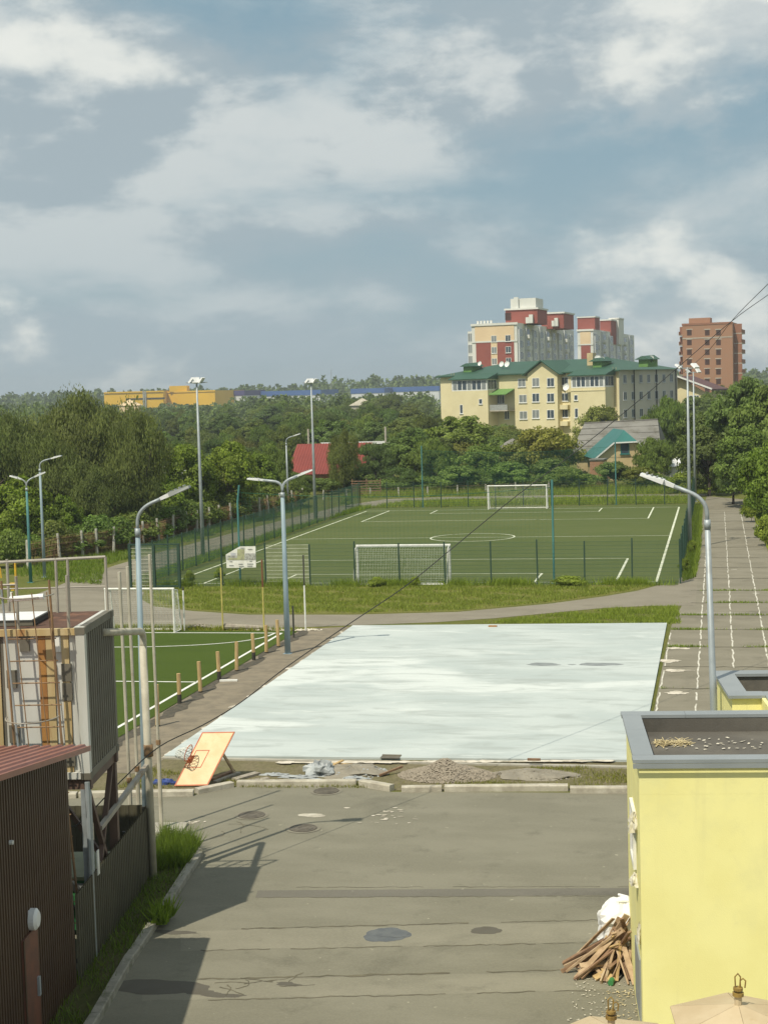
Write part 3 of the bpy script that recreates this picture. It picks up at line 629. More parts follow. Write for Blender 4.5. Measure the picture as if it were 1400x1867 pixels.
# ------------------------------------------------------------------ goals
def goal(x0, x1, y, back, h, lab, r=.06, depth=1.1, netmat='net_white', cell=.14, top=.55):
    """back: +1 when the net hangs away from the camera"""
    t = thing('football_goal', ((x0 + x1) / 2, y, 0), lab, 'goal', 'football goals')
    for x in (x0, x1): MB().tube([(x, y, 0), (x, y, h)], r, 10).build('post', 'white_metal', t)
    MB().tube([(x0 - r, y, h), (x1 + r, y, h)], r, 10).build('crossbar', 'white_metal', t)
    for x in (x0, x1): MB().tube([(x, y, h - .02), (x, y + back * top, h - .12), (x, y + back * depth, .05), (x, y, .05)], r * .55, 8).build('side_frame', 'white_metal', t)
    MB().tube([(x0, y + back * depth, .05), (x1, y + back * depth, .05)], r * .55, 8).build('ground_bar', 'white_metal', t)
    mb = MB(); w = .0045
    prof = [(0, h), (top, h - .12), (depth, .05)]
    n = int((x1 - x0) / cell)
    for k in range(n + 1):
        x = x0 + (x1 - x0) * k / n; mb.tube([(x, y + back * a, z) for a, z in prof], w, 3, False)
    L = 26
    for k in range(L):
        f = k / L * 2
        a, z = (prof[0][0] + (prof[1][0] - prof[0][0]) * f, prof[0][1] + (prof[1][1] - prof[0][1]) * f) if f < .5 * 1 else (prof[1][0] + (prof[2][0] - prof[1][0]) * (f - .5) / 1.5, prof[1][1] + (prof[2][1] - prof[1][1]) * (f - .5) / 1.5)
        mb.tube([(x0, y + back * a, z), (x1, y + back * a, z)], w, 3, False)
    for x in (x0, x1):
        for k in range(1, 9):
            a = depth * k / 9; zt = h - .12 * a / top if a < top else (h - .12) + (.05 - h + .12) * (a - top) / (depth - top); mb.tube([(x, y + back * a, .05), (x, y + back * a, zt)], w, 3, False)
        for k in range(1, 14):
            z = h * k / 14; ae = depth if z < .05 else top + (depth - top) * (h - .12 - z) / (h - .17); mb.tube([(x, y, z), (x, y + back * max(.1, min(ae, depth)), z)], w, 3, False)
    mb.build('net', netmat, t)
    return t
goal(-18.95, -13.95, 82.75, -1, 2.0, 'white football goal with net in front of near mesh fence')
goal(-19.05, -14.1, 133.3, 1, 2.0, 'white football goal at the far end of the large pitch', depth=1.0)
t = goal(-26.2, -23.1, 65.0, 1, 1.95, 'small white goal standing on the bright green training pitch', r=.05, depth=.9)

# ------------------------------------------------------------------ mesh fence round the big pitch
FH = 2.2
def wire_mesh(L, h, bright=False, name='mesh_panel'):
    mb = MB(); r = .0045
    n = int(L / .055)
    for k in range(1, n): mb.tube([(L * k / n, 0, .06), (L * k / n, 0, h)], r, 3, False)
    for k in range(12):
        z = .06 + (h - .06) * k / 11; mb.tube([(0, 0, z), (L, 0, z)], .0065 if not bright else .011, 3, False)  # bright panels: thicker, paler horizontals imitate sun glint
    me = bpy.data.meshes.new(name); me.from_pydata([tuple(p) for p in mb.v], [], mb.f); me.update()
    me.materials.append(MT['sunlit_wire' if bright else 'green_wire']); return me
def fence(name, a, b, n, label, bright=()):
    a = Vector(a); b = Vector(b); t = thing(name, a, label, 'fence', 'green mesh fences round the pitch'); L = (b - a).length / n; d = (b - a).normalized(); ang = math.atan2(d.y, d.x)
    me = wire_mesh(L, FH); me2 = wire_mesh(L, FH, True) if bright else None
    pm = MB(); pm.box(WORLD, -.035, .035, -.035, .035, 0, FH + .08)
    pme = bpy.data.meshes.new('fence_post'); pme.from_pydata([tuple(p) for p in pm.v], [], pm.f); pme.materials.append(MT['green_metal'])
    for k in range(n + 1):
        o = bpy.data.objects.new('post', pme); COL.objects.link(o); o.parent = t; o.location = d * (L * k); o.rotation_euler = (random.uniform(-.012, .012), random.uniform(-.012, .012), ang)
        o.scale = (1, 1, random.uniform(.97, 1.04))
        if k < n:
            q = bpy.data.objects.new('mesh_panel', me2 if k in bright else me); COL.objects.link(q); q.parent = t; q.location = d * (L * k); q.rotation_euler = (0, 0, ang)
    return t
fence('mesh_fence', (-30.95, 81.3, 0), (-1.95, 81.9, 0), 12, 'green mesh fence along the near end of the large pitch', bright=(3,))
fence('mesh_fence', (-1.95, 82.1, 0), (-1.95, 136.3, 0), 22, 'green mesh fence between the large pitch and the running track')
fence('mesh_fence', (-30.95, 81.5, 0), (-30.95, 136.3, 0), 22, 'green mesh fence along the left side of the large pitch')
fence('mesh_fence', (-30.85, 136.5, 0), (-2.05, 136.5, 0), 12, 'green mesh fence behind the far goal')
# gate cage at the near left corner
g = thing('gate', (-30.9, 80.3, 0), 'green gate frame with mesh infill at the near left fence corner', 'gate')
for x in (-30.9, -29.55, -28.15): MB().box(WORLD, x - .07, x + .07, 80.23, 80.37, 0, 2.45).build('gate_post', 'green_metal', g)
MB().box(WORLD, -30.9, -28.15, 80.26, 80.34, 2.37, 2.45).build('top_rail', 'green_metal', g)
MB().box(WORLD, -29.5, -28.2, 80.26, 80.34, .12, .2).build('bottom_rail', 'green_metal', g)
mb = MB()
for k in range(1, 24): mb.tube([(-30.8 + .05 * k, 80.3, .1), (-30.8 + .05 * k, 80.3, 2.4)], .004, 3, False)
for k in range(11): mb.tube([(-30.85, 80.28, .2 + .2 * k), (-29.6, 80.28, .2 + .2 * k)], .011, 3, False)
mb.build('infill_mesh', 'sunlit_wire', g)  # pale wire colour imitates the sun's glint here too
mb = MB()
for k in range(1, 26): mb.tube([(-29.5 + .05 * k, 80.3, .2), (-29.5 + .05 * k, 80.3, 2.4)], .005, 3, False)
for k in range(14): mb.tube([(-29.5, 80.3, .2 + .16 * k), (-28.2, 80.3, .2 + .16 * k)], .008, 3, False)
mb.build('leaf_mesh', 'green_wire', g)
# teal poles and ball nets behind both goals
NP = [(-25.3, 82.0, 'teal net pole behind the notice board on the near fence', 1), (-8.4, 82.2, 'teal net pole right of the near goal', 0), (-25.35, 137.0, 'teal net pole left of the far goal', 0), (-8.55, 137.0, 'teal net pole right of the far goal', 0)]
for x, y, lab, bent in NP:
    t = thing('net_pole', (x, y, 0), lab, 'pole', 'teal ball net poles')
    MB().tube([(x, y, 0), (x, y, 4.5), (x + (.12 if bent else 0), y, 5.4)], .055, 8).build('shaft', 'teal', t)
    MB().box(WORLD, x - .12, x + .12, y - .12, y + .12, 0, .02).build('base_plate', 'teal', t)
for y, lab in ((82.1, 'thin green ball net strung above the near pitch fence'), (137.0, 'thin green ball net strung above the far pitch fence')):
    t = thing('ball_net', (-16.9, y, 2.2), lab, 'net', 'ball nets')
    mb = MB(); st = .12 if y > 100 else .22; nx = int(16.8 / st)
    for k in range(nx): mb.tube([(-25.3 + 16.8 * k / nx, y, 2.2), (-25.3 + 16.8 * k / nx, y, 5.0 - .35 * math.sin(math.pi * k / nx))], .0045 if y > 100 else .0022, 3, False)
    nz = int(2.8 / st)
    for j in range(nz + 1): mb.tube([(-25.3 + 16.8 * k / 24, y, 2.2 + (2.8 - .35 * math.sin(math.pi * k / 24)) * j / nz) for k in range(25)], .0045 if y > 100 else .0022, 3, False)
    mb.build('mesh', 'net_green', t)
    MB().tube([(-25.3 + 16.8 * k / 24, y, 5.0 - .35 * math.sin(math.pi * k / 24)) for k in range(25)], .012, 5).build('top_rope', 'net_green', t)
# notice board hung on the fence
nb = thing('notice_board', (-24.6, 80.9, 1.0), 'white printed notice board with one cut corner hung on near fence', 'notice board')
def nbp(px, py): return D(px, py, 80.9)
MBn = MB(); A = [nbp(412, 1011), nbp(413.5, 1035.5), nbp(467, 1034.5), nbp(466, 996), nbp(437, 996.5)]
back = Vector((0, .03, 0)); i0 = 0
MBn.v = A + [p + back for p in A]; MBn.f = [(0, 1, 2, 3, 4), (9, 8, 7, 6, 5)] + [(k, k + 5, (k + 1) % 5 + 5, (k + 1) % 5) for k in range(5)]
MBn.build('panel', 'white_metal', nb)
def nbq(px0, py0, px1, py1, mat, nm, y=80.885):
    MB().poly([D(px0, py1, y), D(px1, py1, y), D(px1, py0, y), D(px0, py0, y)]).build(nm, mat, nb)
MT['print_green'] = M('faded_print_green', (.40, .42, .24), .8, (.30, .30, .20), 6)
MT['print_grey'] = M('faded_print_grey', (.42, .43, .40), .8, (.26, .26, .24), 7, lo=.46, hi=.56)
MT['print_blue'] = M('faded_print_pale', (.52, .54, .58), .8, (.45, .46, .50), 5)
nbq(413.5, 1013, 466, 1021, 'print_grey', 'photo_print', 80.888); nbq(433, 1001, 446, 1020.5, 'print_green', 'photo_print'); nbq(417, 1017, 440, 1020.8, 'print_green', 'photo_print', 80.882)
nbq(447, 1009, 466, 1014, 'print_grey', 'photo_print', 80.884); nbq(421, 1008, 430, 1013, 'print_blue', 'photo_print', 80.884)
for px, py, w in ((419, 1023.7, 5), (418, 1031, 8.5), (435, 1028.5, 8), (436, 1032.5, 9), (451, 1028, 11), (451, 1032, 9.5), (452, 1001.5, 9), (455, 1023, 5), (438, 999, 8)):
    nbq(px, py - .65, px + w, py + .65, 'lamp_grey' if py > 1003 else 'print_grey', 'text_line', 80.880)

# ------------------------------------------------------------------ lamps
def smooth_arc(a, b, c, n=7):
    a, b, c = Vector(a), Vector(b), Vector(c)
    return [a * (1 - t) ** 2 + b * 2 * t * (1 - t) + c * t * t for t in [k / n for k in range(n + 1)]]
def street_lamp(base, h, arms, lab, r=.085, mat='bluegrey', collar=True, head=.62, gmat='lamp_white'):
    t = thing('street_lamp', base, lab, 'street lamp', 'street lamps'); b = Vector(base)
    MB().tube([b, b + Vector((0, 0, h * .45)), b + Vector((0, 0, h - .42))], [r, r * .8, r * .62], 10).build('pole', mat, t, True)
    if collar: MB().tube([b + Vector((0, 0, h - .56)), b + Vector((0, 0, h - .38))], r * .72, 10).build('collar', 'galv', t, True)
    MB().box(WORLD, b.x - .16, b.x + .16, b.y - .16, b.y + .16, b.z, b.z + .025).build('base_plate', mat, t)
    for dx, dy, rise in arms:
        d = Vector((dx, dy, 0)); L = d.length; d.normalize()
        p0 = b + Vector((0, 0, h - .45)); p1 = b + Vector((0, 0, h)); p2 = p1 + d * .34 + Vector((0, 0, .34 * rise + .02)); p3 = p1 + d * (L - head) + Vector((0, 0, rise * (L - head) + .02))
        arm = MB().tube([p0] + smooth_arc(p0 + Vector((0, 0, .18)), p1 + Vector((0, 0, .02)), p2) + [p3], r * .45, 8).build('arm', 'galv', t, True)
        e = (d + Vector((0, 0, rise))).normalized(); sd_ = e.cross(Vector((0, 0, 1))).normalized(); up = sd_.cross(e).normalized()
        mb = MB(); q0 = p3 - e * .05; q1 = p3 + e * .16; q2 = p3 + e * head; 
        mb.hexa([q0 - sd_ * .04 - up * .03, q0 + sd_ * .04 - up * .03, q0 + sd_ * .04 + up * .04, q0 - sd_ * .04 + up * .04], [q1 - sd_ * .07 - up * .035, q1 + sd_ * .07 - up * .035, q1 + sd_ * .07 + up * .05, q1 - sd_ * .07 + up * .05])
        mb.build('lamp_neck', 'lamp_white', t)
        mb = MB(); mb.hexa([q1 - sd_ * .12 - up * .035, q1 + sd_ * .12 - up * .035, q1 + sd_ * .12 + up * .06, q1 - sd_ * .12 + up * .06], [q2 - sd_ * .13 - up * .03, q2 + sd_ * .13 - up * .03, q2 + sd_ * .12 + up * .02, q2 - sd_ * .12 + up * .02])
        hd = mb.build('lamp_head', gmat, t)
        mb = MB()
        for k in range(4):
            a = q1 + e * (.06 + .1 * k); mb.bar(a - sd_ * .11 + up * .056, a + sd_ * .11 + up * .056, .02, .03, up)
        mb.build('cooling_fin', 'lamp_grey', hd)
        mb = MB(); mb.hexa([q1 + e * .05 - sd_ * .1 - up * .045, q1 + e * .05 + sd_ * .1 - up * .045, q1 + e * .05 + sd_ * .1 - up * .03, q1 + e * .05 - sd_ * .1 - up * .03], [q2 - e * .04 - sd_ * .1 - up * .04, q2 - e * .04 + sd_ * .1 - up * .04, q2 - e * .04 + sd_ * .1 - up * .027, q2 - e * .04 - sd_ * .1 - up * .027])
        mb.build('lens', 'lamp_grey', hd)
    return t
_l = street_lamp(G(270, 1602), 7.85, [(1.16, .15, .42)], 'single-arm street lamp beside the container stand', r=.082, gmat='lamp_grey'); _l.rotation_euler = (0, .012, 0)
_l = street_lamp(G(1313, 1660), 7.95, [(-1.26, .12, .42)], 'single-arm street lamp behind the yellow block', r=.088, mat='galv'); _l.rotation_euler = (0, -.02, 0)
street_lamp(G(525, 1192), 6.75, [(-1.35, -.2, .13), (1.22, .2, .38)], 'double-arm street lamp between small pitch and pale court', r=.12)
street_lamp(G(57, 1062), 5.75, [(-.95, -.1, .33), (1.0, .5, .42)], 'double-arm street lamp furthest left, above the container railing', r=.1, mat='teal')
street_lamp(D(83, 1070, 86) * 1.0 - Vector((0, 0, D(83, 1070, 86).z)), 6.7, [(1.35, .1, .25)], 'single-arm street lamp with dark collar near the left willow', r=.1)
p = D(526, 930, 135); street_lamp((p.x, p.y, 0), 6.35, [(1.35, .0, .3)], 'single-arm street lamp beyond the far left fence', r=.1, mat='galv')
street_lamp((4.85, 76, 0), 7.3, [(-2.35, 0, .17)], 'street lamp at the right picture edge, only the arm tip showing', r=.1, mat='galv')
def flood(x, y, lab, heads):
    t = thing('floodlight_mast', (x, y, 0), lab, 'floodlight mast', 'floodlight masts'); h = 11.15
    MB().tube([(x, y, 0), (x, y, 5), (x, y, h)], [.13, .10, .055], 10).build('mast', 'galv', t, True)
    MB().box(WORLD, x - .2, x + .2, y - .2, y + .2, 0, .03).build('base_plate', 'galv', t)
    MB().bar((x - .7, y, h - .05), (x + .7, y, h - .05), .06, .06).build('cross_arm', 'galv', t)
    for dx, tilt, yaw in heads:
        c = Vector((x + dx, y - .1, h + .12)); e = Vector((math.sin(yaw), math.cos(yaw), 0)); s_ = Vector((e.y, -e.x, 0)); n = (e * math.cos(tilt) - Vector((0, 0, 1)) * math.sin(tilt)).normalized(); u = s_.cross(n).normalized()
        mb = MB(); mb.hexa([c - s_ * .24 - u * .18, c + s_ * .24 - u * .18, c + s_ * .24 + u * .18, c - s_ * .24 + u * .18], [c - s_ * .28 - u * .2 + n * .1, c + s_ * .28 - u * .2 + n * .1, c + s_ * .28 + u * .2 + n * .1, c - s_ * .28 + u * .2 + n * .1])
        hd = mb.build('floodlight', 'lamp_white', t); MB().bar(c - Vector((0, 0, .2)), c, .03, .03).build('bracket', 'lamp_grey', hd)
flood(-31.75, 95.2, 'left floodlight mast nearest the camera, beside the left fence', [(-.42, .7, 1.2), (.32, .6, 1.6), (.0, .4, -.6)])
flood(-31.7, 123.7, 'left floodlight mast farther back, beside the red roof', [(-.4, .7, 1.2), (.3, .6, 1.7), (.0, .4, -.6)])
flood(-1.75, 99.5, 'right floodlight mast nearer the camera, where the track runs', [(-.5, .9, -1.3), (.5, .8, -1.0)])
flood(-1.95, 139.0, 'right floodlight mast farther back, near the bend of the track', [(-.4, .8, -1.3), (.45, .6, -1.0)])

# ------------------------------------------------------------------ posts and poles about the small pitch
TP = [(288, 1325, 1248, 'nearest timber post beside the training pitch, almost behind a cream pole'), (328, 1283, 1228, 'second nearest timber post of the training pitch row, dark at its foot'), (366, 1263, 1206, 'third timber post of the row, in line with the halfway line'), (400, 1240, 1188, 'fourth timber post of the row, beside the white offcut'), (432, 1224, 1170, 'fifth timber post of the training pitch row'), (463, 1204, 1155, 'sixth timber post of the training pitch row'), (486, 1191, 1140, 'seventh timber post of the row, close to the double lamp'), (508, 1180, 1130, 'last timber post of the row, just left of the double lamp')]
for k, (px, py, ty, lab) in enumerate(TP):
    b = G(px, py); h = min(1.35, D(px, ty, b.y).z); t = thing('timber_post', b, lab, 'post', 'timber posts beside the training pitch')
    sp = .32 if k in (1, 3, 5) else .06; r = .072
    MB().tube([b, b + Vector((0, 0, sp))], r * 1.02, 9).build('foot', 'tarred', t)
    MB().tube([b + Vector((0, 0, sp)), b + Vector((random.uniform(-.03, .03), 0, h))], [r, r * .93], 9).build('shaft', 'timber', t)
p = G(415, 1243); one('timber_offcut', MB().bar((p.x - .28, p.y - .02, .045), (p.x + .35, p.y + .08, .045), .1, .06), 'white_metal', 'white offcut board lying by the fourth timber post', 'board')
# slim two-colour poles behind the small goal
for px, py, ty, split, lo_, hi_, lab in ((407, 1150, 1035, .64, 'yellow_paint', 'yellow_paint', 'slim yellow pole in front of the notice board'), (482, 1152, 1020, .62, 'yellow_paint', 'red_paint', 'slim pole, yellow below and red-brown above'), (557.5, 1150, 1012, .6, 'white_metal', 'dark_paint', 'slim pole, white below and black above, right of the double lamp'), (337, 1150, 1070, .92, 'white_metal', 'dark_paint', 'slim white pole right of the small goal'), (129, 1120, 1030, .62, 'white_metal', 'dark_paint', 'slim white and black pole showing through the container railing')):
    b = G(px, py); h = D(px, ty, b.y).z; t = thing('marker_pole', b, lab, 'pole', 'slim poles round the training pitch')
    MB().tube([b, b + Vector((0, 0, h * split))], .036, 7).build('lower_shaft', lo_, t)
    MB().tube([b + Vector((0, 0, h * split)), b + Vector((0, 0, h))], .034, 7).build('upper_shaft', hi_, t)
b = G(536, 1163); one('stump_pole', MB().tube([b, b + Vector((0, 0, 1.35))], .04, 7), 'dark_paint', 'short dark pole just right of the double lamp foot', 'pole')
# tall cream poles by the sheet fence
for x, y, lab in ((-12.95, 35.0, 'tall cream pole standing on the small concrete slab'), (-12.75, 33.6, 'tall cream pole just left of the single-arm lamp'), (-12.5, 32.4, 'third tall cream pole from the concrete slab'), (-12.3, 31.4, 'tall cream pole right against the container end')):
    t = thing('tall_pole', (x, y, 0), lab, 'pole', 'tall cream poles'); 
    MB().tube([(x, y, 0), (x, y, 2.1)], .05, 8).build('lower_tube', 'cream_pole', t); MB().tube([(x, y, 2.1), (x - .03, y, 6.55)], .037, 8).build('upper_tube', 'cream_pole', t)
    MB().tube([(x, y, 2.05), (x, y, 2.16)], .06, 8).build('coupling', 'steel_rust', t)
struct('pole_slab', MB().box(FR(-12.95, 35.0, 8), -.5, .55, -.45, .45, 0, .06), 'slab')
# stones and rubble behind the small goal line
def stones(name, c, n, spread, s0, s1, mat, lab, cat, hfun=None, group=None):
    o = []; oct_ = np.array([[1, 0, 0], [0, 1, 0], [-1, 0, 0], [0, -1, 0], [0, 0, 1], [0, 0, -1]], float); tri = [(0, 1, 4), (1, 2, 4), (2, 3, 4), (3, 0, 4), (1, 0, 5), (2, 1, 5), (3, 2, 5), (0, 3, 5)]
    V = []
    for k in range(n):
        a = RNG.uniform(0, 2 * math.pi); r = math.sqrt(RNG.uniform(0, 1)); x = c[0] + math.cos(a) * r * spread[0]; y = c[1] + math.sin(a) * r * spread[1]
        z = hfun(x, y) if hfun else 0.0; s = RNG.uniform(s0, s1)
        q = oct_ * (s * RNG.uniform(.6, 1.3, (6, 1))) * np.array([1, 1, .7]); th = RNG.uniform(0, 6.28); R = np.array([[math.cos(th), -math.sin(th), 0], [math.sin(th), math.cos(th), 0], [0, 0, 1]])
        q = q @ R.T + np.array([x, y, z + s * .3])
        for f in tri: V.append(q[list(f)])
    ob = bpy.data.objects.new(name, fast_mesh(name, np.array(V), 3, mat)); COL.objects.link(ob); return tag(ob, lab, cat, group, 'stuff')
p = G(365, 1147); stones('rubble', (p.x, p.y), 160, (.9, .3), .02, .09, 'sand', 'low sandy rubble heap behind the training pitch corner', 'rubble', lambda x, y: .18 * max(0, 1 - abs(x - p.x) / .9))
lg = D(445, 1145, 66.0); t = thing('fallen_log', (lg.x, lg.y, 0), 'pale fallen log lying behind the training pitch', 'log')
MB().tube([(lg.x - .9, lg.y, .16), (lg.x, lg.y + .05, .13), (lg.x + .9, lg.y - .05, .12)], [.14, .12, .09], 9).build('trunk', 'plank_grey', t)
stones('rubble_edge', (-18.4, 66.0), 110, (1.8, .22), .03, .1, 'chips', 'pale rubble at the end of the timber post row', 'rubble')
# outdoor exercise machine
g = G(28, 1092); t = thing('exercise_machine', g, 'yellow outdoor exercise machine seen through the container railing', 'exercise machine')
MB().tube([g + Vector((.1, 0, 0)), g + Vector((.1, 0, 1.9))], .06, 8).build('column', 'gym_yellow', t)
MB().tube([g + Vector((-.95, 0, 0)), g + Vector((-.95, 0, 1.8)), g + Vector((-.75, 0, 1.6)), g + Vector((-.7, 0, 1.1))], .04, 8).build('handle', 'gym_yellow', t)
MB().box(WORLD, g.x - .25, g.x + .1, g.y - .2, g.y + .2, .75, .83).build('seat', 'gym_yellow', t); MB().box(WORLD, g.x - .15, g.x + .02, g.y - .1, g.y + .1, .45, .75).build('linkage', 'gym_yellow', t)
MB().box(WORLD, g.x - .2, g.x - .05, g.y - .2, g.y - .1, .0, .38).build('foot_pad', 'white_metal', t); MB().box(WORLD, g.x + .15, g.x + .24, g.y - .2, g.y - .1, .0, .38).build('foot_pad', 'white_metal', t)

# ------------------------------------------------------------------ clutter on the verge by the kerb
BL, BR, TL = G(318, 1433, .05), G(379, 1432, .05), D(369, 1335, 40.0)
es = (BR - BL); eL = (TL - BL); TR = BL + es + eL; n = es.cross(eL).normalized()
if n.y > 0: n = -n
t = thing('basketball_backboard', BL, 'orange-edged basketball backboard with hoop propped at a slant by the kerb', 'backboard')
mb = MB(); mb.hexa([BL, BR, TR, TL], [p - n * .035 for p in (BL, BR, TR, TL)]); bd = mb.build('board', 'board', t)
def bp(s, l, o=.003): return BL + es * s + eL * l + n * o
def rect(s0, l0, s1, l1, w, nm):
    ws = w / es.length; wl_ = w / eL.length
    for (a, b, c, d) in ((s0, l0, s1, l0 + wl_), (s0, l1 - wl_, s1, l1), (s0, l0 + wl_, s0 + ws, l1 - wl_), (s1 - ws, l0 + wl_, s1, l1 - wl_)):
        MB().poly([bp(a, b), bp(c, b), bp(c, d), bp(a, d)]).build(nm, 'orange', bd)
rect(.0, .0, 1, 1, .035, 'border_line'); rect(.10, .33, .52, .66, .025, 'target_line')
rc = bp(.0, .5, .0); nn = n; el_ = eL.normalized()
MB().hexa([bp(.02, .42, 0), bp(.16, .42, 0), bp(.16, .56, 0), bp(.02, .56, 0)], [bp(.02, .46, .10), bp(.1, .46, .10), bp(.1, .53, .10), bp(.02, .53, .10)]).build('hoop_bracket', 'orange', t)
hc = rc + n * .33 + es * .06
hp = MB().tube(ring3(hc, n, el_, .225, 24), .012, 6, False).build('hoop', 'orange', t)
mb = MB()
drop = -es.normalized() * .30
for k in range(12):
    a = 2 * math.pi * k / 12; a2 = a + .5
    p0 = hc + n * math.cos(a) * .225 + el_ * math.sin(a) * .225; p1 = hc + drop * .5 + n * math.cos(a2) * .15 + el_ * math.sin(a2) * .15; p2 = hc + drop + n * math.cos(a) * .11 + el_ * math.sin(a) * .11
    mb.tube([p0, p1, p2], .009, 4, False); a3 = a - .5; p3 = hc + drop * .5 + n * math.cos(a3) * .15 + el_ * math.sin(a3) * .15; mb.tube([p0, p3, p2], .009, 4, False)
mb.tube(ring3(hc + drop, n, el_, .11, 14), .006, 4, False); mb.build('net', 'net_white', hp)
q = BL + es * .6 + eL * .8 - n * .05; MB().bar(q, Vector((q.x + .3, q.y + .55, .02)), .06, .06).build('prop', 'plank', t)
# blue tarp, planks, plastic film
def lump(c, r, n=18, m_=7, seed=0, amp=.25, flat=1.0):
    rr = random.Random(seed); mb = MB(); c = Vector(c); ph = [rr.uniform(0, 6.28) for _ in range(6)]
    rows = []
    for j in range(m_ + 1):
        th = math.pi / 2 * j / m_
        row = []
        for k in range(n):
            a = 2 * math.pi * k / n; w = 1 + amp * (math.sin(3 * a + ph[0] + j) * .5 + math.sin(5 * a + ph[1] - j * .7) * .35 + rr.uniform(-.35, .35))
            row.append(c + Vector((math.cos(a) * math.cos(th) * r[0] * w, math.sin(a) * math.cos(th) * r[1] * w, max(-.02, math.sin(th) ** flat * r[2] * (1 + amp * rr.uniform(-.5, .5))))))
        rows.append(row)
    i = 0; mb.v = [p for row in rows for p in row]
    mb.f = [(j * n + k, j * n + (k + 1) % n, (j + 1) * n + (k + 1) % n, (j + 1) * n + k) for j in range(m_) for k in range(n)]
    return mb
p = G(301, 1429); one('tarpaulin', lump((p.x, p.y, 0), (.36, .18, .13), seed=3, amp=.35), 'blue_tarp', 'crumpled blue tarpaulin beside the backboard foot', 'tarpaulin')
for (a, b, w, h, mt, lab) in (((386, 1424), (426, 1408), .12, .06, 'plank_dark', 'dark plank next to the backboard, leftmost on the verge'), ((392, 1428), (436, 1411), .12, .05, 'plank_grey', 'pale plank, second from the backboard'), ((428, 1424), (470, 1412), .22, .06, 'plank_grey', 'wide grey board, third from the backboard'), ((455, 1426), (490, 1421), .2, .04, 'plank_grey', 'short flat board lying nearest the plastic sheeting')):
    A_, B_ = G(*a), G(*b); A_.z = B_.z = h / 2 + .01; one('plank', MB().bar(A_, B_, w, h), mt, lab, 'plank', 'planks on the verge')
for px, py, r, s, lab in ((503, 1414, (.36, .12, .07), 5, 'flattened scrap of grey plastic sheet left of the film heap'), (585, 1412, (.42, .38, .34), 8, 'crumpled heap of bluish grey plastic film on the verge'), (548, 1419, (.5, .14, .08), 12, 'low folds of grey plastic sheet in front of the kerb'), (648, 1421, (.34, .12, .08), 15, 'grey plastic scrap at the kerb below the sand')):
    p = G(px, py); one('plastic_sheet', lump((p.x, p.y, 0), r, 22, 8, s, .5), 'film', lab, 'plastic sheet', 'plastic sheets on the verge')
p = G(640, 1408); stones('cement_crumbs', (p.x, p.y), 420, (1.05, .75), .01, .05, 'film', 'grey crumbs strewn over the low sand heap', 'rubble', lambda x, y: .13 * max(0, 1 - ((x - p.x) / .95) ** 2 - ((y - p.y) / .7) ** 2)); sandheap = lump((p.x, p.y, 0), (.98, .7, .16), 34, 8, 21, .25); tag(sandheap.build('sand_heap', 'sand'), 'low grey heap of cement sand left of gravel heap', 'sand heap')
p = G(615, 1402); one('plank', MB().bar((p.x - .22, p.y + .12, .12), (p.x + .4, p.y + .1, .10), .10, .035), 'timber', 'fresh yellow plank lying on the film heap', 'plank', 'planks on the verge')
one('plank', MB().bar((p.x - .12, p.y - .15, .12), (p.x + .12, p.y + .18, .2), .09, .03), 'timber', 'short fresh offcut crossing the yellow plank', 'plank', 'planks on the verge')
hp_ = G(812, 1419); HR = (1.3, .85)
def heap_h(x, y):
    d = math.hypot((x - hp_.x) / HR[0], (y - hp_.y - .25) / HR[1]); return max(0.0, .40 * (1 - d) * (1 + .18 * math.sin(x * 5) * math.cos(y * 4)))
gh = stones('gravel_heap', (hp_.x, hp_.y + .25), 3600, HR, .018, .05, 'gravel', 'cone-shaped heap of brown gravel behind the kerb', 'gravel heap', heap_h)
mb = MB(); NG = 26
for j in range(NG + 1):
    for k in range(NG + 1):
        x = hp_.x + (k / NG * 2 - 1) * HR[0]; y = hp_.y + .25 + (j / NG * 2 - 1) * HR[1]; mb.v.append(Vector((x, y, heap_h(x, y) * .98 - (.01 if heap_h(x, y) <= 0 else 0))))
mb.f = [(j * (NG + 1) + k, j * (NG + 1) + k + 1, (j + 1) * (NG + 1) + k + 1, (j + 1) * (NG + 1) + k) for j in range(NG) for k in range(NG)]
core = mb.build('heap_core', 'gravel', gh); core.location = (0, 0, 0); core['kind'] = 'stuff'
p = G(975, 1414); stones('soil_crumbs', (p.x, p.y), 420, (1.25, .6), .01, .05, 'sand', 'loose soil crumbs over the flat heap right of the gravel', 'soil', lambda x, y: .10 * max(0, 1 - ((x - p.x) / 1.1) ** 2 - ((y - p.y) / .6) ** 2)); tag(lump((p.x, p.y, 0), (1.1, .58, .11), 34, 7, 31, .22).build('soil_heap', 'sand'), 'flat grey soil heap right of the gravel heap', 'soil heap')
p = G(716, 1412); one('plank', MB().bar((p.x - .28, p.y - .35, .06), (p.x + .22, p.y + .25, .16), .05, .05), 'plank_dark', 'dark bar leaning at the left foot of the gravel heap', 'plank', 'planks on the verge')
p = G(975, 1398); one('plank', MB().bar((p.x - .2, p.y, .2), (p.x + .15, p.y, .2), .06, .06), 'plank_dark', 'small dark piece on the flat soil heap', 'plank', 'planks on the verge')
p = G(712, 1380, .075); t = thing('drain_hole', (p.x, p.y, .07), 'small dark drain opening with raised frame at the court edge', 'drain')
MB().box(WORLD, p.x - .27, p.x + .27, p.y - .16, p.y + .16, .072, .078).build('opening', 'iron', t); MB().box(WORLD, p.x - .27, p.x + .27, p.y + .16, p.y + .2, .071, .10).build('frame', 'rimconc', t)
mb = MB()
p = G(898, 1142.5, .07); t = one('brick_piece', MB().box(WORLD, p.x - .18, p.x + .18, p.y - .08, p.y + .08, .07, .12), 'cont_rust', 'reddish block lying at the far edge of the court', 'block')

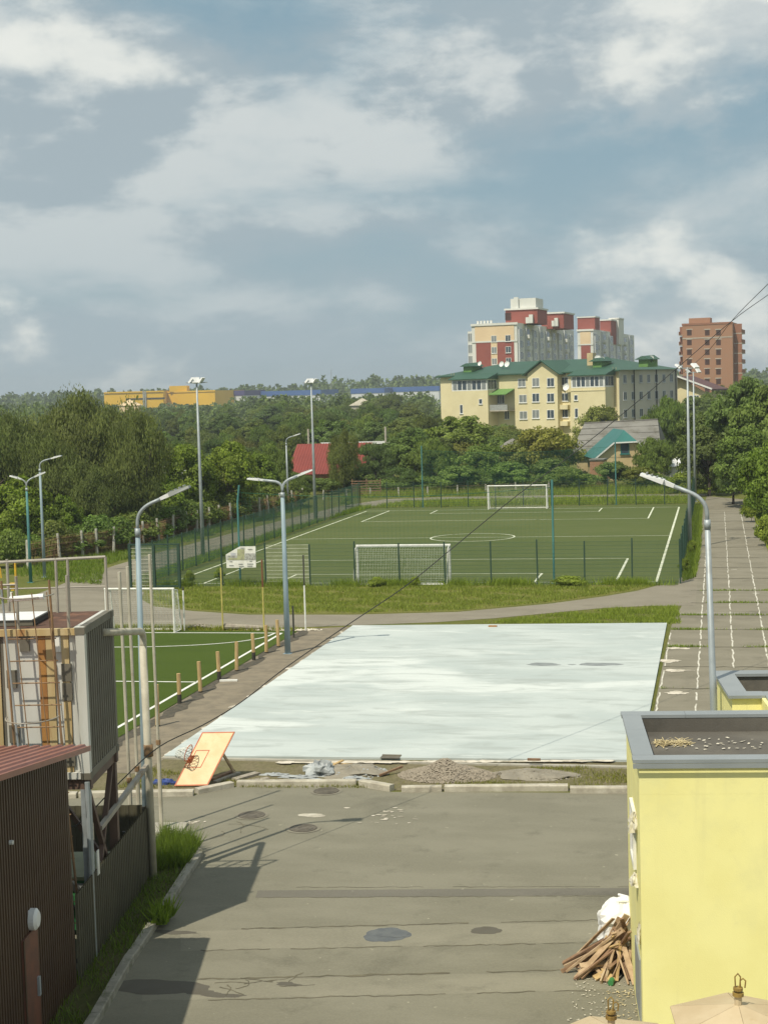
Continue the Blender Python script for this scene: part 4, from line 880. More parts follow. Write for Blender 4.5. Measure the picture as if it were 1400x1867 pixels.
# ------------------------------------------------------------------ container on its steel stand
CF = FR(-11.12, 26.5, 8.85); CL, CW, Z0, Z1 = 6.06, 2.35, 3.36, 6.1
ct = thing('shipping_container', CF(0, 0, Z0), 'weathered white and beige shipping container raised on a steel stand', 'container')
mb = MB().box(CF, -CL + .1, -.1, .12, CW - .1, Z0 + .05, Z1 - .06); mb.build('inner_shell', 'cont_white', ct)
for u in (-.16, -CL):
    for v in (0, CW - .16): MB().box(CF, u, u + .16, v, v + .16, Z0, Z1).build('corner_post', 'cont_white' if v == 0 else 'cont_end', ct)
for z in (Z0, Z1 - .12):
    MB().box(CF, -CL + .16, -.16, .0, .1, z, z + .12).build('long_rail', 'cont_beige' if z > 4 else 'cont_white', ct)
    MB().box(CF, -.12, 0, .16, CW - .16, z, z + .14).build('end_rail', 'cont_end', ct)
for u in (-.165,):
    for z in (Z0 - .01, Z1 - .11): 
        MB().box(CF, -.17, .012, -.012, .17, z, z + .12).build('corner_casting', 'cont_end', ct); MB().box(CF, -.17, .012, CW - .17, CW + .012, z, z + .12).build('corner_casting', 'cont_end', ct)
# corrugated end wall facing right
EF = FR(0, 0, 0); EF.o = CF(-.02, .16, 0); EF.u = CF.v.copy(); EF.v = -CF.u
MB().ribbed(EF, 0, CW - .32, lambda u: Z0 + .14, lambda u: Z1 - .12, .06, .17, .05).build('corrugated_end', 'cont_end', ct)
# flat ribs and panels of the long wall facing the camera
PN = [(-.16, -.30, 'cont_white'), (-.30, -.44, 'cont_beige'), (-.44, -.58, 'cont_white'), (-.58, -.72, 'cont_beige'), (-.72, -.86, 'cont_rust'), (-.86, -1.50, 'cont_white'), (-1.50, -1.56, 'cont_end'), (-1.56, -1.74, 'cont_beige'), (-1.74, -1.84, 'cont_white'), (-1.84, -2.02, 'cont_beige'), (-2.02, -2.3, 'cont_white'), (-2.3, -2.5, 'cont_beige'), (-2.5, -2.8, 'cont_white'), (-2.8, -3.0, 'cont_beige'), (-3.0, -3.5, 'cont_white'), (-3.5, -3.7, 'cont_beige'), (-3.7, -CL + .16, 'cont_white')]
for k, (a, b, mt) in enumerate(PN):
    d = .045 if mt in ('cont_beige', 'cont_rust') else .075
    MB().box(CF, b + .003, a - .003, d, .118, Z0 + .125, Z1 - .125).build('wall_panel', mt, ct)
for u, z in ((-1.36, 5.2), (-1.36, 4.2), (-.36, 5.3), (-.36, 4.95), (-.36, 3.75), (-1.1, 5.86)): MB().box(CF, u - .09, u + .09, .03, .1, z - .16, z + .16).build('lock_plate', 'cont_end', ct)
for u in (-1.74, -.5): MB().box(CF, u - .05, u + .06, .02, .06, Z1 - .42, Z1 - .14).build('vent_box', 'white_metal', ct)
MB().box(CF, -CL + .16, -.16, .1, CW, Z1 - .05, Z1 - .01).build('roof_sheet', 'rust_roof', ct)
MB().box(CF, -.2, -.02, .05, CW - .05, Z1 - .01, Z1 + .015).build('roof_edge', 'cont_white', ct)
# railing on the roof
rl = thing('roof_railing', CF(-.1, .1, Z1), 'grey pipe railing standing on the container roof', 'railing')
RZ = 1.05
def rpost(u, v, h=RZ, r=.028, mat='steel_grey'): MB().tube([CF(u, v, Z1 - .01), CF(u, v, Z1 + h)], r, 7).build('post', mat, rl)
for u in (-.08, -.82, -1.05, -2.0, -3.1, -4.2, -5.4): rpost(u, CW - .1)
for u in (-.3, -1.22, -2.5, -3.7, -4.9): rpost(u, .12, .95)
MB().tube([CF(-CL, CW - .1, Z1 + RZ - .12), CF(-3, CW - .1, Z1 + RZ - .08), CF(-.08, CW - .1, Z1 + RZ)], .03, 7).build('top_rail', 'steel_grey', rl)
MB().tube([CF(-CL, CW - .1, Z1 + .46), CF(-.08, CW - .1, Z1 + .48)], .016, 6).build('mid_rail', 'steel_grey', rl)
MB().tube([CF(-CL, .12, Z1 + .78), CF(-1.2, .12, Z1 + .8)], .022, 6).build('near_rail', 'steel_grey', rl)
MB().tube([CF(-CL, .12, Z1 + .30), CF(-1.2, .12, Z1 + .3)], .012, 6).build('near_mid_rail', 'steel_grey', rl)
MB().bar(CF(-2.4, 1.2, Z1 + .02), CF(-1.2, .6, Z1 - .0), .07, .02).build('loose_strut', 'steel_grey', rl)
t = thing('roof_board', CF(-3, 1.2, Z1), 'white insulated board lying on the container roof', 'board')
MB().box(CF, -CL + .3, -1.1, .55, 1.75, Z1 + .0, Z1 + .09).build('panel', 'lamp_white', t); MB().box(CF, -CL + .3, -1.06, .5, .54, Z1 + .0, Z1 + .10).build('edge_trim', 'cont_end', t)
MB().box(CF, -1.095, -1.04, .55, 1.75, Z1 + .0, Z1 + .10).build('edge_trim', 'dark_paint', t)
# caged ladder on the long side
ld = thing('caged_ladder', CF(-.95, -.3, 0), 'rusty steel ladder with hoop cage against the container front', 'ladder')
LU0, LU1, LV = -1.38, -.52, -.12
for u in (LU0, LU1): MB().tube([CF(u + (.26 if u == LU1 else .22), LV, .6), CF(u + .08, LV, 3.4), CF(u - .04, LV, 7.0)], .022, 7).build('stile', 'steel_rust', ld)
for k in range(14):
    z = .75 + k * .40; sh = .26 * (1 - min(1, z / 6.5)); MB().tube([CF(LU0 + sh, LV, z), CF(LU1 + sh + .02, LV, z)], .012, 6).build('rung', 'steel_rust', ld)
HZ = [4.55, 6.75, 3.4]
cu = (LU0 + LU1) / 2
def hoop_pts(z): return [CF(cu + math.cos(a) * .47, LV - .02 + math.sin(a) * .62, z) for a in [math.pi + math.pi * k / 14 for k in range(15)]]
for z in HZ: MB().tube(hoop_pts(z), .013, 6).build('hoop', 'steel_grey', ld)
for a in (1.18, 1.42, 1.66, 1.86): 
    MB().tube([CF(cu + .22 + math.cos(math.pi * a) * .45, LV + math.sin(math.pi * a) * .6, 3.3), CF(cu + math.cos(math.pi * a) * .45, LV + math.sin(math.pi * a) * .6, 7.0 - .1 * a)], .018 if a in (1.18,) else .010, 6).build('cage_bar', 'galv' if a == 1.18 else 'steel_rust', ld)
MB().tube([CF(-1.15, -.55, 6.72), CF(-.55, -.55, 6.76)], .05, 8).build('gas_strut', 'lamp_white', ld)
# the stand
st = thing('container_stand', CF(0, 0, 0), 'brown steel stand with diagonal braces under the raised container', 'stand')
for u, v, mt in ((-.12, .12, 'galv'), (-.12, CW - .12, 'steel_brown'), (-3.0, .12, 'steel_brown'), (-3.0, CW - .12, 'steel_brown'), (-CL + .1, .12, 'steel_brown'), (-CL + .1, CW - .12, 'steel_brown')):
    MB().box(CF, u - .08, u + .08, v - .08, v + .08, 0, Z0 - .2).build('leg', mt, st)
for v in (.12, CW - .12): MB().box(CF, -CL, 0, v - .07, v + .07, Z0 - .2, Z0 - .005).build('beam', 'steel_brown', st)
for u in (-.12, -3, -CL + .1): MB().box(CF, u - .07, u + .07, .2, CW - .2, Z0 - .2, Z0 - .006).build('cross_beam', 'steel_brown', st)
MB().bar(CF(-.12, .2, .55), CF(-.12, CW - .2, Z0 - .25), .09, .09).build('brace', 'steel_brown', st)
MB().bar(CF(-.12, CW - .2, .5), CF(-.12, .25, Z0 - .25), .09, .09).build('brace', 'steel_brown', st)
MB().bar(CF(-.2, .12, 1.1), CF(-1.9, .12, Z0 - .25), .10, .10).build('brace', 'steel_grey', st)
MB().bar(CF(-.2, CW - .12, 1.0), CF(-1.6, CW - .12, Z0 - .25), .09, .09).build('brace', 'steel_brown', st)
MB().tube([CF(-.06, .0, .0), CF(-.06, 0, Z0 - .05)], .05, 8).build('downpipe', 'galv', st)
MB().box(CF, -.02, .0, .28, .42, 1.5, 1.95).build('junction_box', 'white_metal', st)
MB().bar(D(183, 1510, 27.4), D(271, 1392, 31.2), .09, .09).build('stay', 'steel_grey', st)
# bent vent pipe
pb = G(281, 1609); t = thing('bent_pipe', pb, 'cream bent vent pipe leading from the container down to the strip', 'pipe')
ps = D(188, 1153, 28.0); pe = Vector((pb.x - .03, pb.y, D(266, 1151, pb.y).z))
MB().tube([ps, ps.lerp(pe, .85)] + smooth_arc(ps.lerp(pe, .9), pe + Vector((0, .12, .02)), Vector((pe.x, pe.y, pe.z - .35)))[0:], .075, 10).build('upper_run', 'cream_pole', t, True)
MB().tube([(pe.x, pe.y, pe.z - .3), (pb.x, pb.y, 0)], .078, 10).build('down_run', 'cream_pole', t, True)
MB().tube([(pb.x, pb.y, 2.7), (pb.x, pb.y, 2.95)], .097, 10).build('rusty_joint', 'steel_rust', t, True)
# skip (green waste bin) behind the sheet fence
_b = G(146, 1574, 1.25); BF = FR(_b.x, _b.y, 8.85); t = thing('waste_bin', BF(0, 0, 0), 'green waste container with olive lid behind the sheet fence', 'waste bin')
MB().hexa([BF(-1.2, -.55, .12), BF(.35, -.55, .12), BF(.35, .5, .12), BF(-1.2, .5, .12)], [BF(-1.35, -.65, 1.12), BF(.45, -.65, 1.12), BF(.45, .6, 1.12), BF(-1.35, .6, 1.12)]).build('body', 'dump_green', t)
MB().hexa([BF(-1.38, -.68, 1.12), BF(.48, -.68, 1.12), BF(.48, .63, 1.12), BF(-1.38, .63, 1.12)], [BF(-1.36, -.66, 1.18), BF(.46, -.66, 1.18), BF(.46, .61, 1.3), BF(-1.36, .61, 1.3)]).build('lid', 'dump_lid', t)
MB().tube([BF(-.7, .3, 1.26), BF(-.7, .3, 1.36), BF(-.3, .3, 1.36), BF(-.3, .3, 1.26)], .018, 6).build('lid_handle', 'galv', t)
MB().box(BF, -1.37, .47, -.69, -.66, .98, 1.06).build('rim_bar', 'lamp_grey', t)
# ------------------------------------------------------------------ dark sheet fence
SFa, SFb = Vector((-11.0, 25.3, 0)), Vector((-11.86, 31.3, 0)); dv = (SFb - SFa).normalized(); LS = (SFb - SFa).length
SF = FR(0, 0, 0); SF.o = SFa; SF.u = dv; SF.v = Vector((-dv.y, dv.x, 0))
t = thing('sheet_fence', SFa, 'dark profiled sheet fence below the container', 'fence')
for k in range(6):
    a, b = LS * k / 6, LS * (k + 1) / 6; MB().ribbed(SF, a + .004, b - .004, lambda u: .06, lambda u: 1.62, .035, .14).build('sheet', 'fence_sheet', t)
for k in (0, 2, 4, 6): MB().box(SF, LS * k / 6 - .03, LS * k / 6 + .03, .03, .09, 0, 1.6).build('post', 'dark_paint', t)
for z in (.4, 1.35): MB().box(SF, 0, LS, .012, .04, z, z + .05).build('rail', 'dark_paint', t)
XF = FR(0, 0, 0); XF.o = SFb + Vector((-.05, .02, 0)); XF.u = Vector((-math.cos(rad(8.85)), -math.sin(rad(8.85)), 0)); XF.v = Vector((math.sin(rad(8.85)), -math.cos(rad(8.85)), 0))
t = thing('sheet_fence', XF.o, 'dark sheet fence closing the back of the container yard', 'fence')
for k in range(6): MB().ribbed(XF, k * 1.15 + .004, k * 1.15 + 1.146, lambda u: .03, lambda u: 1.6, .012, .2).build('sheet', 'fence_sheet', t)
for k in range(4): MB().box(XF, k * 2.2 + .02, k * 2.2 + .08, .03, .09, 0, 1.58).build('post', 'dark_paint', t)
# ------------------------------------------------------------------ brown sheet building
HF = FR(-10.97, 25.05, 8.5)
bh = thing('brown_shed', HF(0, -4, 0), 'brown profiled sheet building with lean-to roof at lower left', 'building')
def hz(v): return 4.24 - .145 * v
WF = FR(0, 0, 0); WF.o = HF(0, 0, 0); WF.u = -HF.v; WF.v = -HF.u   # along the long wall towards the camera
for k in range(8):
    a, b = k * 1.15, (k + 1) * 1.15; MB().ribbed(WF, a + .003, b - .003, lambda u: .03, lambda u: hz(-u) - .05, .034, .125).build('wall_sheet', 'brown_sheet', bh)
MB().hexa([HF(-5.5, -9.2, 0), HF(-.06, -9.2, 0), HF(-.06, -.04, 0), HF(-5.5, -.04, 0)], [HF(-5.5, -9.2, hz(-9.2) - .05), HF(-.06, -9.2, hz(-9.2) - .05), HF(-.06, -.04, 4.15), HF(-5.5, -.04, 4.15)]).build('wall_core', 'brown_sheet', bh)
MB().hexa([HF(-5.5, -.03, .02), HF(-.03, -.03, .02), HF(-.03, 0, .02), HF(-5.5, 0, .02)], [HF(-5.5, -.03, 4.2), HF(-.03, -.03, 4.2), HF(-.03, 0, 4.2), HF(-5.5, 0, 4.2)]).build('end_wall', 'brown_sheet', bh)
MB().box(HF, -.03, .035, -.04, .03, .02, 4.2).build('corner_flashing', 'brown_sheet', bh)
rm = MB(); n = 30; i = 0   # profiled roof, ribs running down the slope
us = []
for k in range(n):
    b = .38 - (k + 1) * .2; us += [(b + .2, 0), (b + .12, 0), (b + .10, 1), (b + .02, 1)]
for u, h_ in us: rm.v += [HF(u, .35, hz(.35) + .02 + h_ * .035), HF(u, -9.5, hz(-9.5) + .02 + h_ * .035)]
rm.f = [(2 * k, 2 * k + 2, 2 * k + 3, 2 * k + 1) for k in range(len(us) - 1)]
rf = rm.build('roof', 'brown_roof', bh)
MB().hexa([HF(.36, .33, hz(.33) - .06), HF(.38, .33, hz(.33) - .06), HF(.38, -9.5, hz(-9.5) - .06), HF(.36, -9.5, hz(-9.5) - .06)], [HF(.36, .33, hz(.33) + .03), HF(.385, .33, hz(.33) + .03), HF(.385, -9.5, hz(-9.5) + .03), HF(.36, -9.5, hz(-9.5) + .03)]).build('verge_trim', 'brown_roof', rf)
dr = MB().box(HF, .03, .06, -3.05, -2.25, .02, 1.95).build('door', 'door_brown', bh)
MB().box(HF, .06, .10, -2.40, -2.32, .85, 1.15).build('handle', 'galv', dr); MB().box(HF, .06, .075, -3.05, -2.98, .02, 1.95).build('frame', 'brown_sheet', dr)
c = HF(.07, -2.5, 2.12); mb = MB(); mb.tube([c - HF.u * .05, c + HF.u * .05, c + HF.u * .09], [.17, .17, .12], 20); mb.build('wall_lamp', 'lamp_white', bh)
c = HF(.03, -3.4, 3.6); MB().tube([c, c + HF.u * .06], .035, 8).build('wall_knob', 'lamp_white', bh)
# ------------------------------------------------------------------ yellow flat-roofed blocks on the right
YF = FR(-1.26, 24.0, 6.3); T = 4.5
yb = thing('yellow_block', YF(2, 1.8, 0), 'bright yellow rendered block with grey coping and flat roof, nearest right', 'building')
W_, D_ = 6.0, 3.55
MB().prism([tuple(YF(.03, .03))[:2], tuple(YF(W_, .03))[:2], tuple(YF(W_, D_ - .03))[:2], tuple(YF(.03, D_ - .03))[:2]], 0, 3.95).build('wall', 'yellow_wall', yb)
PT = .25
for (u0, u1, v0, v1, nm) in ((.03, W_, .03, PT, 'parapet'), (.03, W_, D_ - PT, D_ - .03, 'parapet'), (.031, PT, PT, D_ - PT, 'parapet')): MB().box(YF, u0, u1, v0, v1, 3.951, T - .05).build(nm, 'yellow_wall', yb)
MB().box(YF, PT + .004, W_, PT + .004, D_ - PT - .004, 3.952, 4.2).build('roof_deck', 'bitumen', yb)
MB().box(YF, PT + .002, W_, D_ - PT - .022, D_ - PT - .002, 4.201, T - .052).build('parapet_lining', 'bitumen', yb); MB().box(YF, PT + .002, PT + .02, PT + .03, D_ - PT - .03, 4.201, T - .052).build('parapet_lining', 'bitumen', yb)
def coping(parent, fr, u0, u1, v0, v1, z, seams, axis):
    cuts = [0] + seams + [1]
    for a, b in zip(cuts[:-1], cuts[1:]):
        if axis == 'u': A_, B_ = u0 + (u1 - u0) * a + .002, u0 + (u1 - u0) * b - .002; MB().box(fr, A_, B_, v0, v1, z - .055, z).build('coping', 'cap', parent)
        else: A_, B_ = v0 + (v1 - v0) * a + .002, v0 + (v1 - v0) * b - .002; MB().box(fr, u0, u1, A_, B_, z - .055, z).build('coping', 'cap', parent)
coping(yb, YF, -.06, W_, -.045, PT + .02, T, [.35, .7], 'u'); coping(yb, YF, -.045, PT + .02, PT + .032, D_ - PT - .032, T, [.62], 'v'); coping(yb, YF, -.06, W_, D_ - PT - .03, D_ + .05, T, [.18, .55], 'u')
MB().box(YF, -.062, W_, -.066, -.061, T - .13, T - .056).build('drip_edge', 'cap', yb)
# window on the left wall with broken filler, service panel lower down
wi = MB().box(YF, .012, .05, 1.15, 1.9, 2.55, 3.3).build('window', 'glass', yb)
for a in ((1.08, 1.97, 2.46, 2.55), (1.08, 1.97, 3.3, 3.40), (1.08, 1.15, 2.55, 3.3), (1.9, 1.97, 2.55, 3.3)): MB().box(YF, -.02, .045, *a).build('frame', 'white_metal', wi)
c = YF(.0, .9, 3.3); tmp = lump((c.x, c.y, 3.18), (.10, .3, .24), 14, 6, 41, .35); tmp.build('wall_filler', 'foam', yb)
c = YF(.0, .95, 2.4); lump((c.x, c.y, 2.3), (.08, .28, .12), 14, 6, 42, .35).build('wall_filler', 'foam', yb)
MB().box(YF, .004, .05, .35, 1.5, .25, 1.25).build('service_panel', 'cap', yb)
c = YF(.02, .35, 1.7); lump((c.x, c.y, 1.55), (.05, .12, .28), 12, 6, 43, .4).build('chipped_patch', 'foam', yb)
def litter(name, fr, u0, u1, v0, v1, z, n, l0, l1, w, mat, lab, cat):
    V = []
    for k in range(n):
        c = fr(RNG.uniform(u0, u1), RNG.uniform(v0, v1), z + RNG.uniform(.004, .03)); a = RNG.uniform(0, math.pi); l = RNG.uniform(l0, l1) / 2; ww = w * RNG.uniform(.5, 1.3) / 2
        e = np.array([math.cos(a), math.sin(a), RNG.uniform(-.2, .2)]); s_ = np.array([-math.sin(a), math.cos(a), 0]); c = np.array(c)
        V.append([c - e * l - s_ * ww, c + e * l - s_ * ww, c + e * l + s_ * ww, c - e * l + s_ * ww])
    o = bpy.data.objects.new(name, fast_mesh(name, np.array(V), 4, mat)); COL.objects.link(o); return tag(o, lab, cat, None, 'stuff')
litter('straw_litter', YF, .45, 1.0, 2.2, 2.55, 4.2, 150, .08, .4, .018, 'straw', 'dry straw scattered on the yellow block roof', 'straw')
litter('roof_chips', YF, .5, 3.0, 1.9, 2.7, 4.2, 70, .02, .07, .05, 'chips', 'pale chips scattered on the yellow block roof', 'chips')
# second block behind it with a stepped corner
YG = FR(-.06, 31.5, 6.3); y2 = thing('yellow_block', YG(1.5, 0, 0), 'yellow block with stepped coping behind the nearest one', 'building')
T2 = 4.5
pl = [(-.0, -2.35), (.52, -2.35), (.52, -3.35), (4.5, -3.35), (4.5, .1), (0, .1)]
MB().prism([tuple(YG(*q))[:2] for q in pl], 0, 4.0).build('wall', 'yellow_wall', y2)
for (u0, u1, v0, v1) in ((.0, .26, -2.35, .1), (.262, .52, -2.35, -2.09), (.521, .78, -3.35, -2.09), (.782, 4.5, -3.35, -3.09), (.262, 4.5, -.16, .1)): MB().box(YG, u0, u1, v0, v1, 4.001, T2 - .05).build('parapet', 'yellow_wall', y2)
MB().box(YG, .27, 4.5, -2.08, -.17, 4.002, 4.05).build('roof_deck', 'bitumen', y2); MB().box(YG, .27, 4.5, -.185, -.165, 4.051, T2 - .06).build('parapet_lining', 'bitumen', y2); MB().box(YG, .79, 4.5, -3.08, -2.09, 4.002, 4.05).build('roof_deck', 'bitumen', y2)
for (u0, u1, v0, v1) in ((-.07, .30, -2.0, -.232), (-.07, .58, -2.42, -2.002), (.582, .84, -3.42, -2.03), (.842, 4.5, -3.42, -3.03), (-.07, 4.5, -.23, .16)): MB().box(YG, u0, u1, v0, v1, T2 - .055, T2).build('coping', 'cap', y2)
# ------------------------------------------------------------------ playground mushrooms (flat six-sided shelters)
def mushroom(cx, cy, z, R, rot, lab):
    t = thing('mushroom_shelter', (cx, cy, 0), lab, 'shelter', 'mushroom shelters'); hh = .2
    P = [Vector((cx + R * math.cos(rot + k * math.pi / 3), cy + R * math.sin(rot + k * math.pi / 3), z - hh)) for k in range(6)]; A_ = Vector((cx, cy, z))
    for k in range(6):
        p, q = P[k], P[(k + 1) % 6]; m_ = (p + q) / 2; g_ = (m_ - A_) * .004; dz = Vector((0, 0, -.02))
        MB().hexa([A_ + g_ + dz, A_ + g_ + dz * 1.01, p.lerp(q, .004) + dz, p.lerp(q, .996) + dz], [A_ + g_, A_ + g_, p.lerp(q, .004), p.lerp(q, .996)]) if False else None
        mb = MB(); mb.v = [A_ + g_, p.lerp(q, .006), p.lerp(q, .994), A_ + g_ + dz, p.lerp(q, .006) + dz, p.lerp(q, .994) + dz]; mb.f = [(0, 1, 2), (5, 4, 3), (0, 3, 4, 1), (1, 4, 5, 2), (2, 5, 3, 0)]; mb.build('roof_panel', 'mush', t)
    MB().tube([(cx, cy, 0), (cx, cy, z - .03)], .05, 8).build('pole', 'brass', t)
    fin = MB().tube([(cx, cy, z - .02), (cx, cy, z + .12)], .045, 8).build('finial', 'mush', t)
    MB().tube([(cx, cy, z + .1), (cx, cy, z + .14)], .07, 10).build('finial_collar', 'brass', fin); MB().tube([(cx, cy, z + .17), (cx, cy, z + .20)], .06, 10).build('finial_collar', 'brass', fin); MB().tube([(cx, cy, z + .12), (cx, cy, z + .19)], .03, 8).build('finial_stem', 'brass', fin)
    for dx, s in ((-.0, 1.0), (.06, .7)):
        MB().tube([(cx + dx - .03, cy, z + .18), (cx + dx - .035, cy, z + .18 + .15 * s), (cx + dx, cy, z + .18 + .19 * s), (cx + dx + .03, cy, z + .18 + .15 * s), (cx + dx + .02, cy, z + .2)], .01, 6).build('wire_loop', 'brass', fin)
pm_ = D(1345, 1830, 19.0); mushroom(pm_.x, 19.0, pm_.z, .88, rad(98), 'cream six-sided mushroom shelter with iron finial at lower right')
pm_ = D(1114, 1872, 18.8); mushroom(pm_.x, 18.8, pm_.z, .86, rad(112), 'cream mushroom shelter peeking in at the bottom edge, left one')
# ------------------------------------------------------------------ big bag, scrap wood and chips by the yellow block
bgp = G(1143, 1752); t = thing('bulk_bag', (bgp.x - .02, bgp.y, 0), 'large white bulk bag slumped against the yellow wall', 'bag')
rr = random.Random(5); mb = MB(); n, m_ = 28, 16
for j in range(m_ + 1):
    f = j / m_; z = 1.12 * f; rb = .40 * (1 + .16 * math.sin(math.pi * f)) * (1.0 if f < .72 else math.sqrt(max(.02, 1 - ((f - .72) / .29) ** 2)))
    for k in range(n):
        a = 2 * math.pi * k / n; q = (abs(math.cos(a)) ** 4 + abs(math.sin(a)) ** 4) ** -.25
        w = 1 + .07 * math.sin(5 * a + 3 * f * 3) + .05 * math.sin(9 * a - 8 * f) + rr.uniform(-.035, .035)
        mb.v.append(Vector((bgp.x - .05 + math.cos(a) * rb * q * w * .92, bgp.y + math.sin(a) * rb * q * w, max(0, z + rr.uniform(-.03, .03)))))
mb.f = [(j * n + k, j * n + (k + 1) % n, (j + 1) * n + (k + 1) % n, (j + 1) * n + k) for j in range(m_) for k in range(n)] + [tuple(range(m_ * n, m_ * n + n))]
mb.build('sack', 'bag', t)
for s in (-1, 1): MB().tube([(bgp.x - .1, bgp.y + s * .25, 1.05), (bgp.x - .14, bgp.y + s * .2, 1.13), (bgp.x + .02, bgp.y + s * .12, 1.12), (bgp.x + .1, bgp.y + s * .1, 1.05)], .025, 6).build('lifting_loop', 'bag', t)
wc = G(1108, 1770); wc.x += .12
for k in range(64):
    a = random.uniform(0, 2 * math.pi); r = random.uniform(.35, .98); rx = random.gauss(0, .12)
    if math.cos(a) > .55 and wc.x + math.cos(a) * r > -1.55: a += math.pi
    hgt = random.uniform(.35, 1.0) * (1.15 if random.random() < .25 else .85)
    p0 = Vector((wc.x + math.cos(a) * r, wc.y + math.sin(a) * r * .8, .03)); p1 = Vector((wc.x + .12 + rx - math.cos(a) * .10, wc.y + random.gauss(0, .1) - math.sin(a) * .1, hgt))
    d_ = (p1 - p0).normalized(); p1 = p0 + d_ * min((p1 - p0).length + random.uniform(-.15, .12), 1.25)
    w = random.uniform(.03, .11); h_ = random.uniform(.018, .04); mt = random.choice(['plank', 'plank', 'plank_dark', 'plank_dark', 'plank_grey', 'timber', 'plank'])
    one('scrap_plank', MB().bar(p0, p1, w, h_, (random.uniform(-1, 1), random.uniform(-1, 1), .4)), mt, 'splintered brown plank in the scrap wood heap beside the white bag', 'plank', 'scrap planks heaped beside the yellow block')
for k in range(20):
    a = random.uniform(0, math.pi); c_ = Vector((wc.x + random.uniform(-.55, .3), wc.y + random.uniform(-.45, .4), .04 + random.uniform(0, .22))); e_ = Vector((math.cos(a), math.sin(a), random.uniform(-.12, .35))) * random.uniform(.2, .42)
    if c_.x + abs(e_.x) > -1.6: c_.x -= .25
    p0, p1 = c_ - e_, c_ + e_; p0.z = max(p0.z, .03); p1.z = max(p1.z, .03)
    one('scrap_plank', MB().bar(p0, p1, random.uniform(.05, .13), random.uniform(.02, .05), (random.uniform(-.4, .4), random.uniform(-.4, .4), 1)), random.choice(['plank', 'plank_dark', 'plank_grey', 'timber', 'plank']), 'splintered brown plank in the scrap wood heap beside the white bag', 'plank', 'scrap planks heaped beside the yellow block')
litter('wood_chips', WORLD, -2.5, -1.35, 24.4, 26.9, .008, 200, .008, .045, .022, 'chips', 'pale chips strewn on the asphalt round the scrap wood', 'chips')
litter('wood_splinters', WORLD, -1.95, -1.35, 24.2, 26.3, .008, 120, .015, .07, .02, 'straw', 'yellowish splinters strewn along the foot of the yellow wall', 'chips')
p = G(1118, 1797); one('green_bottle', MB().tube([(p.x - .05, p.y - .05, .06), (p.x - .03, p.y + .1, .06), (p.x - .02, p.y + .16, .06), (p.x - .01, p.y + .24, .06)], [.05, .05, .022, .02], 10), 'dump_green', 'green bottle lying at the foot of the scrap wood heap', 'bottle')
# ------------------------------------------------------------------ overhead cables
def cable(name, pix, A_, B_, r, lab):
    """hangs in the upright plane through A_ and B_"""
    d = (B_ - A_); d.z = 0; nrm = Vector((-d.y, d.x, 0)).normalized(); pts = []
    for px, py in pix:
        rv = Vector(ray(px, py)); o = Vector((0, 0, H)); tt = (A_ - o).dot(nrm) / rv.dot(nrm); pts.append(o + rv * tt)
    q = []
    for k in range(len(pts) - 1):
        p0, p1, p2, p3 = pts[max(k - 1, 0)], pts[k], pts[k + 1], pts[min(k + 2, len(pts) - 1)]
        for j in range(5):
            s = j / 5; q.append(.5 * ((2 * p1) + (p2 - p0) * s + (2 * p0 - 5 * p1 + 4 * p2 - p3) * s * s + (3 * p1 - p0 - 3 * p2 + p3) * s ** 3))
    q.append(pts[-1]); return one(name, MB().tube(q, r, 6), 'cable', lab, 'cable', 'overhead cables')
cable('overhead_cable', [(1640, 345), (1440, 505), (1400, 537), (1330, 588), (1200, 700), (1060, 815), (940, 905), (830, 995), (740, 1068), (630, 1142), (520, 1218), (440, 1280), (370, 1322), (290, 1362), (220, 1425), (150, 1497), (128, 1508)], D(128, 1508, 28.0), D(1440, 505, 62), .0115, 'thick black cable hanging from upper right down to the container')
_A, _B = D(128, 1508, 28.0), D(1440, 505, 62); _n2 = Vector((-(_B - _A).y, (_B - _A).x, 0)); _rv = Vector(ray(1640, 345)); _ct = (_A - Vector((0, 0, H))).dot(_n2) / _rv.dot(_n2); _cp = Vector((0, 0, H)) + _rv * _ct
up_ = thing('utility_pole', (_cp.x, _cp.y, 0), 'concrete utility pole right of the picture edge that carries the thick cable', 'utility pole')
MB().tube([(_cp.x, _cp.y, 0), (_cp.x, _cp.y, _cp.z + .6)], [.16, .09], 8).build('shaft', 'kerbstone', up_); MB().bar((_cp.x - .6, _cp.y, _cp.z), (_cp.x + .6, _cp.y, _cp.z), .08, .08).build('cross_arm', 'galv', up_)
cable('overhead_cable', [(1440, 478), (1400, 517), (1335, 583), (1290, 640), (1245, 680)], D(1245, 680, 139), D(1440, 478, 66), .016, 'thin cable running from the upper right corner to the floodlight mast')

